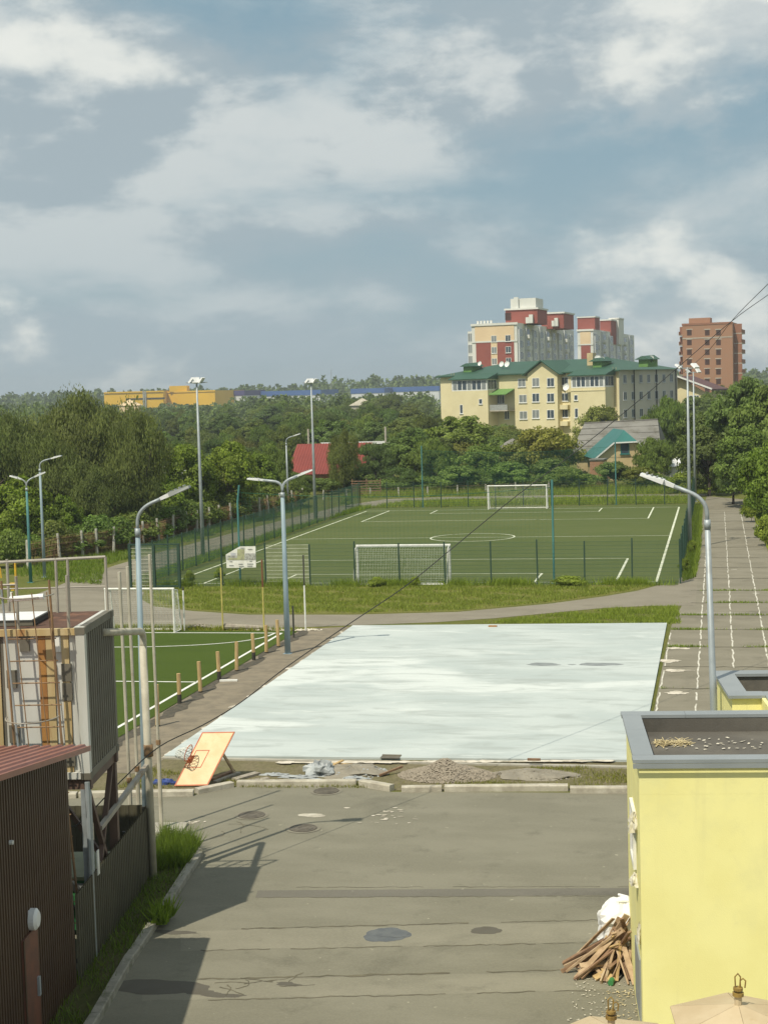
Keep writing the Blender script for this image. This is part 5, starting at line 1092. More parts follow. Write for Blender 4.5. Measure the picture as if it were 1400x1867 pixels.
# ------------------------------------------------------------------ buildings in the background
def hit(fr, px, py, v=0.0, side=False):
    """(u, z) where the pixel's line of sight meets the wall plane at v (or the side wall plane at u=v)"""
    rv = Vector(ray(px, py)); o = Vector((0, 0, H)); nrm = fr.u if side else fr.v; p0 = fr(v, 0) if side else fr(0, v)
    t_ = (p0 - o).dot(nrm) / rv.dot(nrm); p = o + rv * t_
    return ((p - fr.o).dot(fr.v) if side else (p - fr.o).dot(fr.u)), p.z
def sidefr(fr, u):
    """axes of the right-hand side wall: its u runs away from the camera, its v points into the building"""
    s = FR(0, 0, 0); s.o = fr(u, 0); s.u = fr.v.copy(); s.v = -fr.u; return s
def window(fr, parent, u, z, w, h, v=0.0, pane='glass', fmat='white_frame', mull=1, sill=True, pr=.05):
    f = MB()
    b = .09
    f.box(fr, u - w / 2, u + w / 2, v - pr, v + .02, z - h / 2, z - h / 2 + b); f.box(fr, u - w / 2, u + w / 2, v - pr, v + .02, z + h / 2 - b, z + h / 2)
    f.box(fr, u - w / 2, u - w / 2 + b, v - pr, v + .02, z - h / 2 + b, z + h / 2 - b); f.box(fr, u + w / 2 - b, u + w / 2, v - pr, v + .02, z - h / 2 + b, z + h / 2 - b)
    for k in range(mull):
        c = u - w / 2 + w * (k + 1) / (mull + 1); f.box(fr, c - .04, c + .04, v - pr, v + .02, z - h / 2 + b, z + h / 2 - b)
    o = f.build('window', fmat, parent)
    MB().box(fr, u - w / 2 + .02, u + w / 2 - .02, v - pr * .4, v + .01, z - h / 2 + .02, z + h / 2 - .02).build('pane', pane, o)
    if sill: MB().box(fr, u - w / 2 - .08, u + w / 2 + .08, v - .16, v - .002, z - h / 2 - .08, z - h / 2 - .005).build('sill', fmat, o)
    return o
def dish(p, r, parent, e=Vector((-.5, -.8, .3))):
    e.normalize(); a = e.cross(Vector((0, 0, 1))).normalized(); b = a.cross(e); mb = MB(); n = 12
    mb.v = [p] + [p + e * .12 * r + (a * math.cos(2 * math.pi * k / n) + b * math.sin(2 * math.pi * k / n)) * r * .7 for k in range(n)] + [p + e * .35 * r + (a * math.cos(2 * math.pi * k / n) + b * math.sin(2 * math.pi * k / n)) * r for k in range(n)]
    mb.f = [(0, 1 + k, 1 + (k + 1) % n) for k in range(n)] + [(1 + k, 1 + n + k, 1 + n + (k + 1) % n, 1 + (k + 1) % n) for k in range(n)]
    d = mb.build('satellite_dish', 'white_frame', parent); MB().bar(p, p - Vector((0, 0, r * 1.6)), .06, .06).build('dish_mast', 'lamp_grey', d)

# --- cream block with green roof
AF = FR(-51.5, 300, -26.1); AL, AD, AE = 38.6, 21.8, 12.9
ap = thing('apartment_block', AF(AL / 2, 8, 0), 'cream four-storey apartment block with green metal roof', 'building')
MB().box(AF, 0, AL, 0, AD, 0, AE).build('wall', 'cream_wall', ap)
SA = sidefr(AF, AL)
MB().box(SA, .02, AD, -.06, -.005, 0, AE - .02).build('side_wall', 'cream_shade', ap)  # thin sheet that carries the painted shade of this side
# hipped roof
o_ = 0.7; rz = AE + 2.4
mb = MB(); A_ = [AF(-o_, -o_, AE), AF(AL + o_, -o_, AE), AF(AL + o_, AD + o_, AE), AF(-o_, AD + o_, AE)]; R_ = [AF(9, AD / 2, rz), AF(AL - 8, AD / 2, rz)]
mb.v = A_ + R_; mb.f = [(0, 1, 5, 4), (1, 2, 5), (2, 3, 4, 5), (3, 0, 4), (3, 2, 1, 0)]
roof = mb.build('roof', 'green_roof', ap)
MB().box(AF, -o_, AL + o_, -o_ - .06, -o_ - .002, AE - .22, AE - .01).build('gutter', 'green_roof', roof)
# projecting bays: left (with glazed top), centre gable, right (with glazed top)
def pu(px, py=720, v=0.0): return hit(AF, px, py, v)[0]
def bay(px0, px1, pv, top, name='bay'):
    u0, u1 = pu(px0, 720, -pv), pu(px1, 720, -pv); MB().box(AF, u0, u1, -pv, -.004, 0, top).build(name, 'cream_wall', ap); return u0, u1
for px0, px1 in ((823, 889), (1040, 1103)):
    u0, u1 = bay(px0, px1, 3.2, 10.0)
    gl = MB().box(AF, u0 + .1, u1 - .1, -3.2, -.004, 10.0, 12.05).build('glazed_loggia', 'white_frame', ap)
    n = 7
    for k in range(n):
        a = u0 + .3 + (u1 - u0 - .6) * k / n; b = u0 + .3 + (u1 - u0 - .6) * (k + 1) / n
        MB().box(AF, a + .12, b - .12, -3.26, -3.203, 10.25, 11.85).build('pane', 'glass' if k % 3 else 'glass_pale', gl)
    for k in range(3): MB().box(AF, u1 - .098, u1 - .05, -2.9 + k * .95, -2.9 + k * .95 + .75, 10.25, 11.85).build('pane', 'glass', gl)
    mb = MB(); mb.hexa([AF(u0 - .4, -3.7, 12.06), AF(u1 + .4, -3.7, 12.06), AF(u1 + .4, -.3, 12.06), AF(u0 - .4, -.3, 12.06)], [AF(u0 - .4, -3.7, 12.2), AF(u1 + .4, -3.7, 12.2), AF(u1 + .4, -.3, 13.2), AF(u0 - .4, -.3, 13.2)]); mb.build('bay_roof', 'green_roof', ap)
    for px, py, w, h_ in ((876 if px0 < 900 else 1049.5, 732 if px0 < 900 else 725, .8, 1.0), (841 if px0 < 900 else 1050.5, 746 if px0 < 900 else 753, .7, 1.7)):
        u, z = hit(AF, px, py, -3.2); window(AF, ap, u, z, w, h_, -3.2, 'glass', mull=0)
    u, z = hit(AF, px0 + 47, 726, -3.2) if px0 > 900 else hit(AF, px0 + 20, 760, -3.2)
    if px0 > 900: MB().box(AF, u0, u1, -3.28, -3.202, 9.4, 9.6).build('string_course', 'cream_wall', ap)
u0, u1 = pu(962, 720, -1.6), pu(1016, 720, -1.6); MB().box(AF, u0, u1, -1.6, -.004, 0, AE - .1).build('centre_bay', 'cream_wall', ap)
mb = MB(); um = (u0 + u1) / 2
mb.v = [AF(u0, -1.6, AE - .1), AF(u1, -1.6, AE - .1), AF(um, -1.6, AE + 1.9)] + [AF(u0, 6, AE - .1), AF(u1, 6, AE - .1), AF(um, 6, AE + 1.9)]; mb.f = [(0, 1, 2), (5, 4, 3), (0, 2, 5, 3), (1, 4, 5, 2), (0, 3, 4, 1)]; mb.build('gable', 'cream_wall', ap)
for s in (0, 1):
    a = u0 - .8 if s == 0 else u1 + .8; za = AE - .5
    MB().hexa([AF(a, -2.2, za), AF(um, -2.2, AE + 2.05), AF(um, 6, AE + 2.05), AF(a, 6, za)], [AF(a, -2.2, za + .18), AF(um, -2.2, AE + 2.25), AF(um, 6, AE + 2.25), AF(a, 6, za + .18)]).build('gable_roof', 'green_roof', ap)
for (px, py) in ((951, 698), (953, 727), (954, 757)):
    u, z = hit(AF, px, py); window(AF, ap, u, z, 1.7, 1.5, 0, 'glass_pale')
for px in (976.5, 1003.5):
    for py in (697, 725, 755): u, z = hit(AF, px, py, -1.6); window(AF, ap, u, z, 1.55, 1.6, -1.6, random.choice(['glass', 'glass_pale']))
for py in (695, 724, 754): u, z = hit(AF, 1029, py); window(AF, ap, u, z, 1.5, 1.5, 0, 'glass')
for py in (729, 759): u, z = hit(AF, 1030, py + 8); MB().box(AF, u - 1.0, u + 1.0, -.9, -.004, z - .9, z - .1).build('balcony', 'cream_wall', ap)
for px, py in ((901, 697), (909, 728), (924, 756), (915, 728)): u, z = hit(AF, px, py); window(AF, ap, u, z, 1.1, 1.7, 0, 'glass')
u, z = hit(AF, 912, 714, -1.4); MB().hexa([AF(u - 2.3, -2.9, z - .6), AF(u + 2.2, -2.9, z - .6), AF(u + 2.2, -.01, z + .3), AF(u - 2.3, -.01, z + .3)], [AF(u - 2.3, -2.9, z - .45), AF(u + 2.2, -2.9, z - .45), AF(u + 2.2, -.01, z + .5), AF(u - 2.3, -.01, z + .5)]).build('porch_roof', 'green_dormer', ap)
MB().box(AF, u - 2.2, u + 2.2, -2.6, -2.5, z - 3.4, z - 2.4).build('balcony_rail', 'lamp_grey', ap); MB().box(AF, u - 2.2, u + 2.2, -2.6, -.01, z - 3.6, z - 3.41).build('balcony_slab', 'concrete', ap)
for px in (826.5, 1121):   # fire ladders
    u, _ = hit(AF, px, 720); 
    for s in (-.3, .3): MB().bar(AF(u + s, -.12, 3), AF(u + s, -.12, AE + .5), .06, .06).build('ladder_stile', 'old_yellow', ap)
    mb = MB()
    for k in range(24): mb.bar(AF(u - .3, -.12, 3.2 + k * .4), AF(u + .3, -.12, 3.2 + k * .4), .04, .04)
    mb.build('ladder_rungs', 'old_yellow', ap)["kind"] = "stuff"
for px in (967, 1019.5): u, _ = hit(AF, px, 720); MB().tube([AF(u, -.14, 0), AF(u, -.14, AE)], .09, 6).build('downpipe', 'brown_roof', ap)
for k in range(7):   # shaded side wall windows
    v = 2.0 + k * 2.9
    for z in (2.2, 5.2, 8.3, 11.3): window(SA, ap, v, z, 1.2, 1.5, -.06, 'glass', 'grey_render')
for v in (5.2, 13.5, 21.0): MB().tube([SA(v, -.2, 0), SA(v, -.2, AE)], .1, 6).build('downpipe', 'dark_paint', ap)
for px, py in ((856, 672), (1092, 666), (1176, 664)):   # dormers
    u, z = hit(AF, px, py, 3.2); MB().box(AF, u - .9, u + .9, 2.4, 6.0, AE + .4, AE + 1.7).build('dormer', 'green_dormer', ap); MB().hexa([AF(u - 1.5, 1.9, AE + 1.7), AF(u + 1.5, 1.9, AE + 1.7), AF(u + 1.5, 6, AE + 1.7), AF(u - 1.5, 6, AE + 1.7)], [AF(u - .2, 2.1, AE + 2.3), AF(u + .2, 2.1, AE + 2.3), AF(u + .2, 6, AE + 2.5), AF(u - .2, 6, AE + 2.5)]).build('dormer_roof', 'green_roof', ap)
for px, py, r in ((915, 664, .55), (925, 664, .6), (1090, 654, .7), (1098, 656, .55), (1178, 655, .6), (1187, 655, .65), (875, 663, .45), (1033, 706, .7)):
    u, z = hit(AF, px, py, 4.0 if py < 700 else -1.0); dish(AF(u, 4.0 if py < 700 else -1.0, z), r, ap)
u, z = hit(AF, 1078, 660, 5.0); MB().box(AF, u - .6, u + .6, 4.4, 5.6, AE + 1, AE + 3.3).build('chimney', 'old_yellow', ap)

# --- tall red, peach and white block
def tower_block(name, fr, Wd, Lg, top, lab, cols, narrow=False):
    t = thing(name, fr(Wd / 2, 5, 0), lab, 'building', 'tall red and white blocks'); s = sidefr(fr, Wd); nf = int(top / 2.98)
    MB().box(fr, 0, Wd, 0, Lg, 0, top).build('wall', 'white_render', t)
    # front: red panels below, peach top storeys, white edges
    MB().box(fr, .9, Wd - .8, -.10, -.004, top - 4.5, top - .6).build('peach_panel', 'peach', t)
    MB().box(fr, 1.1, Wd - .9, -.08, -.004, .5, top - 4.9).build('red_panel', 'red_render', t)
    MB().box(fr, -.2, Wd + .2, -.3, -.005, top - .5, top + .1).build('cornice', 'white_render', t); MB().box(fr, 0, Wd, -.16, -.105, top - 4.9, top - 4.5).build('string_course', 'white_render', t)
    if not narrow:
        MB().box(fr, Wd * .42, Wd * .56, -.14, -.081, 1, top - 4.9).build('pale_strip', 'peach', t)
        for f in range(nf):
            z = top - 4.0 - f * 2.98
            if z < 1: break
            for c in (.49, .80): window(fr, t, Wd * c, z, 1.45, 1.7, -.14, 'glass' if c > .6 else 'glass_pale')
    # long side: glazed stacks and open balconies
    n = cols
    for k in range(n):
        v0 = Lg * k / n; wd = Lg / n; kind = k % 3
        MB().box(s, v0 + wd * .05, v0 + wd * .5, -.5, -.005, 1, top - (.4 if k % 2 else 1.4)).build('projecting_stack', 'grey_render', t)
        for f in range(nf - 1):
            z = top - 2.6 - f * 2.98
            if z < 9: break
            if kind != 1: window(s, t, v0 + wd * .275, z, wd * .36, 2.1, -.5, 'glass_pale' if (k + f) % 4 == 0 else 'glass', mull=2, sill=False)
            else:
                MB().box(s, v0 + wd * .08, v0 + wd * .47, -1.2, -.505, z - 1.35, z - .35).build('balcony', 'white_render', t); MB().box(s, v0 + wd * .12, v0 + wd * .43, -.56, -.502, z - .5, z + 1.1).build('balcony_opening', 'glass', t)
            window(s, t, v0 + wd * .75, z, 1.3, 1.7, -.02, 'glass', mull=1, sill=False)
    return t
RF = FR(-63.2, 419, -6.5)
RL = 74; rt = tower_block('residential_tower', RF, 12.3, RL, 27.4, 'red, peach and white tower block with glazed end bays, tallest on the left', 9)
# left edge glazed stack
for f in range(6): window(RF, rt, -.55, 25.4 - 2.98 * f - 1.4, 1.3, 2.3, .4, 'glass_pale', mull=1, sill=False)
MB().box(RF, -1.2, -.003, .4, 2.0, 0, 25.6).build('side_stack', 'white_render', rt)
def pent(fr, t, px0, px1, pyt, pyb, v, dep, mat, cornice=True):
    (u0, zt), (u1, _) = hit(fr, px0, pyt, v), hit(fr, px1, pyt, v); zb = hit(fr, px0, pyb, v)[1]
    MB().box(fr, u0, u1, v, v + dep, min(zb, 27.3), zt - .3).build('penthouse', mat, t)
    if cornice: MB().box(fr, u0 - .3, u1 + .3, v - .3, v + dep + .3, zt - .3, zt + .15).build('penthouse_cornice', 'white_render', t)
pent(RF, rt, 921, 979, 564, 590, 8, 12, 'red_render'); pent(RF, rt, 930, 976, 543, 563, 9, 9, 'white_render', False); pent(RF, rt, 936, 944, 540, 563, 8.4, .5, 'white_render', False)
(u_, z_) = hit(RF, 926, 577, 8); MB().box(RF, u_ - .8, u_ + .8, 7.9, 7.99, z_ - 1, z_ + 1).build('penthouse_opening', 'void', rt)
for k, (px, py) in enumerate(((962, 582), (968, 577))): u_, z_ = hit(RF, px, py, 7.6); MB().box(RF, u_ - .5, u_ + .5, 7.0, 7.95, 27.4, z_ + .5).build('stepped_parapet', 'white_render', rt)
pent(RF, rt, 986, 1027, 571, 600, 36, 14, 'red_render')
for k, (px, py) in enumerate(((1009, 588), (1014, 583))): u_, z_ = hit(RF, px, py, 35.6); MB().box(RF, u_ - .5, u_ + .5, 35.0, 35.95, 27.4, z_ + .5).build('stepped_parapet', 'white_render', rt)
for fv, px in ((20.01, 980), (50.01, 1028)):   # round-topped end faces of the penthouses seen from the right
    pass
for k in range(5): MB().box(RF, 1.2 + k * .9, 1.7 + k * .9, 1, 1.6, 27.4, 28.3).build('vent_stack', 'white_render', rt)
p = D(1055, 603, 500); RG = FR(D(1052, 612, 505).x, 505, -6.5)
rt2 = tower_block('residential_tower', RG, 5.0, 78, D(1062, 601, 505).z, 'red and white tower block partly hidden behind the taller one', 6, True)
for px0, px1, pt, pb_, v, dep, mt in ((1052, 1084, 580, 606, 4, 8, 'red_render'), (1093, 1113, 585, 610, 30, 12, 'red_render'), (1110, 1127, 582, 612, 40, 10, 'white_render')):
    (u0, zt), (u1, _) = hit(RG, px0, pt, v), hit(RG, px1, pt, v); MB().box(RG, u0, u1, v, v + dep, 24, zt).build('penthouse', mt, rt2); MB().box(RG, u0 - .2, u1 + .2, v - .2, v + dep, zt + .003, zt + .4).build('penthouse_cornice', 'white_render', rt2)

# --- unfinished brick tower
TW = FR(D(1243, 600, 489).x, 489, -6.5); tw_w = hit(TW, 1335, 640)[0]; tz = hit(TW, 1300, 588.5)[1]
tw = thing('brick_tower', TW(8, 5, 0), 'unfinished orange brick tower with empty window openings', 'building')
MB().box(TW, 0, tw_w, 0, 14, 0, tz).build('wall', 'brick', tw); MB().box(TW, -.1, tw_w + .1, -.12, -.004, tz - .5, tz + .1).build('parapet_band', 'brick_dark', tw)
(u0, zt) = hit(TW, 1255, 580.5, 3); (u1, _) = hit(TW, 1293.6, 580.5, 3); MB().box(TW, u0, u1, 3, 8, tz - 1, zt).build('roof_hut', 'brick', tw)
_, zb = hit(TW, 1280, 616); MB().box(TW, 0, tw_w, -.1, -.004, zb - .15, zb + .15).build('slab_band', 'concrete', tw)
for px in (1256, 1288.6, 1309):
    for k in range(9):
        u, z = hit(TW, px, 606.5 + 17.8 * k)
        if z < 1.5: break
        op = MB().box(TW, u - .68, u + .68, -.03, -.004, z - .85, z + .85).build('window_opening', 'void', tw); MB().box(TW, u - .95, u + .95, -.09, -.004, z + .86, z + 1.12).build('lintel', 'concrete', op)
STW = sidefr(TW, tw_w)
for k in range(9):
    z = tz - 3.4 - k * 2.98
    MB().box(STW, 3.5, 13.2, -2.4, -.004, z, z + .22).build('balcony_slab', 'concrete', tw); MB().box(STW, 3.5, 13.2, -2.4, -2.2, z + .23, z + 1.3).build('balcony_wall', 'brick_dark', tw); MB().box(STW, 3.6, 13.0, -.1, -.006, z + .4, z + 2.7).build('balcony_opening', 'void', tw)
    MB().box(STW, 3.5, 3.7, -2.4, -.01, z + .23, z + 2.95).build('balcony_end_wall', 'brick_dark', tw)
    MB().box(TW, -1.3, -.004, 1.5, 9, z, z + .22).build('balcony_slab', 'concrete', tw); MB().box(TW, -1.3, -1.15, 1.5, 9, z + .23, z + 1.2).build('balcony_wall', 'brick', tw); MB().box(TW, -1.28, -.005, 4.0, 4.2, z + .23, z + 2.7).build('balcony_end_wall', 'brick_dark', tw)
# --- cream house with maroon roof
HM = FR(D(1243, 700, 308).x, 308, -16); hm = thing('gabled_house', HM(2, 4, 0), 'cream house with steep maroon roof below the brick tower', 'house')
hw = 5.2; (ug, zg) = hit(HM, 1243, 685); _, ze = hit(HM, 1292, 706)
MB().box(HM, -1.5, hw, 0, 9, 0, 8.0).build('wall', 'cream_wall', hm)
mb = MB(); zr = 11.6; ue = hw + .9
mb.v = [HM(-.6, -1.2, zr), HM(ue, -1.2, 9.0), HM(ue, 9.5, 9.0), HM(-.6, 9.5, zr), HM(-.6, -1.2, zr - .3), HM(ue, -1.2, 8.7), HM(ue, 9.5, 8.7), HM(-.6, 9.5, zr - .3)]; mb.f = [(0, 1, 2, 3), (7, 6, 5, 4), (0, 4, 5, 1), (1, 5, 6, 2)]; mb.build('roof', 'dark_roof', hm)
mb = MB(); mb.v = [HM(-.6, -1.2, zr), HM(-6.5, -1.2, 9.0), HM(-6.5, 9.5, 9.0), HM(-.6, 9.5, zr), HM(-.6, -1.2, zr - .3), HM(-6.5, -1.2, 8.7), HM(-6.5, 9.5, 8.7), HM(-.6, 9.5, zr - .3)]; mb.f = [(3, 2, 1, 0), (4, 5, 6, 7), (1, 5, 4, 0), (2, 6, 5, 1)]; mb.build('roof', 'dark_roof', hm)
MB().bar(HM(-.6, -1.25, zr + .02), HM(ue, -1.25, 9.02), .14, .3).build('barge_board', 'white_frame', hm); MB().bar(HM(-.6, -1.25, zr + .02), HM(-6.5, -1.25, 9.02), .14, .3).build('barge_board', 'white_frame', hm)
MB().hexa([HM(-1.5, 0, 8.0), HM(hw, 0, 8.0), HM(hw, .2, 8.0), HM(-1.5, .2, 8.0)], [HM(-1.5, 0, 11.0), HM(-.4, 0, 11.3), HM(-.4, .2, 11.3), HM(-1.5, .2, 11.0)]).build('gable_wall', 'cream_wall', hm)
for u in (1.4, 2.7): window(HM, hm, u, 7.0, 1.1, 1.9, 0, 'glass')
MB().box(HM, .6, 3.6, -1.0, -.004, 5.5, 6.1).build('balcony', 'white_frame', hm)
# --- grey slate barn
SB = FR(D(1045, 822, 183).x, 183, -2.0); sb = thing('slate_roof_house', SB(5, 3, 0), 'long low house with weathered grey slate roof', 'house')
uw = hit(SB, 1205, 800)[0]
MB().box(SB, .3, uw - .3, .4, 11, 0, 2.75).build('wall', 'old_yellow', sb)
ridge = MB(); zr = 6.1
ridge.v = [SB(-.3, -.3, 2.6), SB(uw, -.3, 2.6), SB(uw - .8, 6, zr), SB(.6, 6, zr - .25), SB(uw, 12, 2.6), SB(-.3, 12, 2.6)]; ridge.f = [(0, 1, 2, 3), (3, 2, 4, 5), (1, 4, 2), (5, 0, 3)]
rr_ = ridge.build('roof', 'slate', sb)
for k in range(4):
    f = (k + 1) / 5; a = SB(-.3, -.3, 2.6).lerp(SB(.6, 6, zr - .25), f); b = SB(uw, -.3, 2.6).lerp(SB(uw - .8, 6, zr), f); MB().bar(a + Vector((0, -.02, .03)), b + Vector((0, -.02, .03)), .12, .05).build('slate_course', 'slate', rr_)
MB().bar(SB(.6, 6, zr - .22), SB(uw - .8, 6, zr + .03), .3, .12).build('ridge_cap', 'slate', rr_)
MB().box(SB, 2.0, 3.2, .35, .398, 1.2, 2.2).build('window', 'glass', sb)
# --- teal half-hipped house
TH = FR(D(1086, 850, 172).x, 172, 12); th = thing('teal_roof_house', TH(2.5, 2, 0), 'small yellowed house with teal half-hipped metal roof', 'house')
def tp(px, py, v): u, z = hit(TH, px, py, v); return TH(u, v, z), u, z
E0, ue0, ze0 = tp(1083, 837, -.4); Ap, ua, za = tp(1137, 784, 1.2); HLp, uhl, zhl = tp(1119, 806.5, -.4); HRp, uhr, zhr = tp(1161, 804.5, -.4); ue1 = uhr + (uhl - ue0); ze1 = ze0
bk = 9.0
MB().box(TH, ue0 + .5, ue1 - .5, 0, bk, 0, ze0 + .15).build('wall', 'old_yellow', th)
mb = MB(); mb.v = [TH(ue0 + .4, 0, ze0), TH(ue1 - .4, 0, ze0), TH(uhr - .1, 0, zhr - .1), TH(uhl + .1, 0, zhl - .1)] + [TH(ue0 + .4, .2, ze0), TH(ue1 - .4, .2, ze0), TH(uhr - .1, .2, zhr - .1), TH(uhl + .1, .2, zhl - .1)]; mb.f = [(0, 1, 2, 3), (7, 6, 5, 4)]; mb.build('gable_wall', 'old_yellow', th)
mb = MB(); mb.v = [E0, HLp, Ap, TH(ua, bk, za), TH(ue0, bk, ze0), HRp, TH(ue1, -.4, ze1), TH(ue1, bk, ze1)]; mb.f = [(0, 1, 2, 3, 4), (2, 5, 6, 7, 3), (1, 5, 2)]; mb.build('roof', 'teal_roof', th)
for a, b in ((E0, HLp), (HLp, HRp), (HRp, TH(ue1, -.4, ze1))): MB().bar(a + Vector((0, -.03, -.06)), b + Vector((0, -.03, -.06)), .05, .14).build('barge_board', 'white_frame', th)
u, z = hit(TH, 1138.5, 815, 0); window(TH, th, u, z, .95, 1.5, 0, 'glass', 'teal_roof', 0)
mbx = FR(D(1075, 860, 166).x, 166, -6); bx = thing('brick_shed', mbx(.8, .5, 0), 'small orange brick shed left of the teal-roofed house', 'shed')
MB().box(mbx, 0, 1.4, 0, 2.2, 0, 2.5).build('wall', 'brick', bx); MB().box(mbx, -.1, 1.5, -.1, 2.3, 2.5, 2.62).build('roof', 'slate', bx); MB().box(mbx, -1.4, 3.2, -.6, -.5, .6, .85).build('fence_rail', 'brick_dark', bx)
# --- red sheet roof, pale wing and pipes
RR = FR(D(520, 850, 168).x, 168, 3); rh = thing('red_roof_house', RR(5, 3, 0), 'low building with large red sheet roof behind the trees', 'house')
u0, u1 = hit(RR, 522, 830)[0], hit(RR, 664, 830)[0]; zl = hit(RR, 600, 864)[1]; zt = hit(RR, 600, 808.5, 6)[1]
mb = MB(); us = []; n = int((u1 - u0) / .3)
for k in range(n): b = u0 + (u1 - u0) * k / n; us += [(b, 0), (b + .2, 0), (b + .22, 1), (b + .28, 1)]
for u, h_ in us: mb.v += [RR(u, -.4, zl + h_ * .05), RR(u, 6, zt + h_ * .05)]
mb.f = [(2 * k, 2 * k + 2, 2 * k + 3, 2 * k + 1) for k in range(len(us) - 1)]; mb.build('roof', 'red_roof', rh)
MB().box(RR, u0 + .2, u1 - .2, 0, 5.9, 0, zl).build('wall', 'brick_dark', rh)
wv = hit(RR, 703, 815, 7)[0]; wz = hit(RR, 650, 806, 7)[1]; uL = hit(RR, 585, 806, 7)[0]
hw2 = thing('pale_wing', RR(wv - 3, 9, 0), 'pale wing with white fascia behind the red roof', 'house')
MB().box(RR, uL, wv, 7, 13, 0, wz - .25).build('wall', 'kerbstone', hw2); MB().box(RR, uL, wv, 6.9, 6.99, wz - .25, wz + .05).build('fascia', 'white_frame', hw2)
for px, pt in ((702.5, 778), (562, 782)):
    u, z = hit(RR, px, pt, 6.6); pp = RR(u, 6.6, 0); one('vent_pipe', MB().tube([(pp.x, pp.y, 0), (pp.x, pp.y, z)], .12, 8), 'kerbstone', 'tall pale pipe at the right end of the pale wing' if px > 600 else 'pale pipe standing left of the farther left mast', 'pipe', 'pale pipes by the red roof')
# --- little roofs among the gardens
for px, py, y, w, col, lab in ((935, 812, 190, 3.4, 'slate', 'small grey hut roof peeping from garden trees'), (905, 812, 200, 2.2, 'slate', 'tiny pale roof left of the grey hut'), (660, 737, 420, 6, 'kerbstone', 'lone pale gable among the distant trees'), (290, 858, 128, 3.6, 'white_metal', 'pale shed glimpsed behind the left willow'), (1240, 845, 165, 3.0, 'lamp_white', 'white parked trailer glimpsed behind right mast'), (235, 738, 560, 7, 'peach', 'pale house below the yellow warehouse')):
    c = D(px, py, y); nm = 'garden_hut'; t = thing(nm, (c.x, y, 0), lab, 'hut'); ff = FR(c.x, y, 10)
    MB().box(ff, -w / 2, w / 2, 0, w * .8, 0, max(.8, c.z - .3)).build('wall', 'old_yellow' if col == 'slate' else col, t)
    zz = max(.8, c.z - .3); mb = MB(); mb.v = [ff(-w * .6, -.3, zz), ff(w * .6, -.3, zz), ff(w * .6, w * .9, zz), ff(-w * .6, w * .9, zz), ff(0, w * .3, zz + w * .33)]; mb.f = [(0, 1, 4), (1, 2, 4), (2, 3, 4), (3, 0, 4)]; mb.build('roof', col, t)
# --- far warehouses
YW = FR(D(190, 715, 900).x, 900, 14); yw = thing('warehouse', YW(40, 10, 0), 'long yellow warehouse on the horizon at left', 'warehouse', 'distant warehouses')
c1 = hit(YW, 298, 720)[0]; z1 = hit(YW, 230, 714)[1]
MB().box(YW, 0, c1, 0, 60, 0, z1).build('wall', 'ware_yellow', yw)
for k in range(11):
    a = hit(YW, 230, 729)[0] + (c1 - hit(YW, 230, 729)[0]) * k / 11; MB().box(YW, a, a + 3.0, -.2, -.01, z1 - 5.0, z1 - 4.1).build('window_strip', 'dark_paint', yw)
MB().box(YW, 0, c1 + .5, -.5, -.01, z1 - .8, z1).build('roof_edge', 'ware_yellow', yw)
for px in (262, 265.5): a = hit(YW, px, 718)[0]; MB().box(YW, a - .4, a + .4, -.6, -.02, 0, z1).build('downpipe', 'lamp_grey', yw)
YS = sidefr(YW, c1); a0, a1 = hit(YW, 309, 705, 20)[0], hit(YW, 341, 705, 20)[0]; zz = hit(YW, 325, 703.5, 20)[1]
MB().box(YW, a0, a1, 20, 40, z1 - 1, zz).build('roof_hut', 'ware_yellow', yw)
W2 = FR(D(300, 715, 930).x, 930, -4); w2 = thing('warehouse', W2(20, 10, 0), 'shaded ochre warehouse wing right of the yellow one', 'warehouse', 'distant warehouses')
e = hit(W2, 392, 712)[0]; z2 = hit(W2, 350, 713)[1]; MB().box(W2, 1, e, 0, 50, 0, z2).build('wall', 'ware_yellow', w2); MB().box(W2, 1, e + .4, -.4, -.01, z2 - .7, z2 + .2).build('roof_edge', 'ware_yellow', w2)
for px0, px1, pyt, y, mt, lab in ((392, 445, 712.5, 960, 'violet', 'dark violet warehouse hall on the horizon'), (447, 584, 712.5, 990, 'ware_blue', 'long blue warehouse on the horizon'), (640, 700, 708, 1020, 'ware_blue', 'blue warehouse end behind the distant trees'), (700, 800, 705, 1040, 'ware_blue', 'blue warehouse roof left of the cream block')):
    fr = FR(D(px0, pyt, y).x, y, -3); w = hit(fr, px1, pyt)[0]; z = hit(fr, (px0 + px1) / 2, pyt)[1]; t = thing('warehouse', fr(w / 2, 5, 0), lab, 'warehouse', 'distant warehouses')
    MB().box(fr, 0, w, 0, 40, 0, z - 3.2).build('lower_wall', 'ware_white', t); MB().box(fr, -.3, w + .3, -.3, 40, z - 3.19, z).build('upper_band', mt, t)
one('radio_mast', MB().tube([D(604, 720, 1100) * 1.0 - Vector((0, 0, D(604, 720, 1100).z)), D(604, 674, 1100)], [.5, .15], 4), 'lamp_grey', 'thin radio mast far away on the horizon', 'mast')
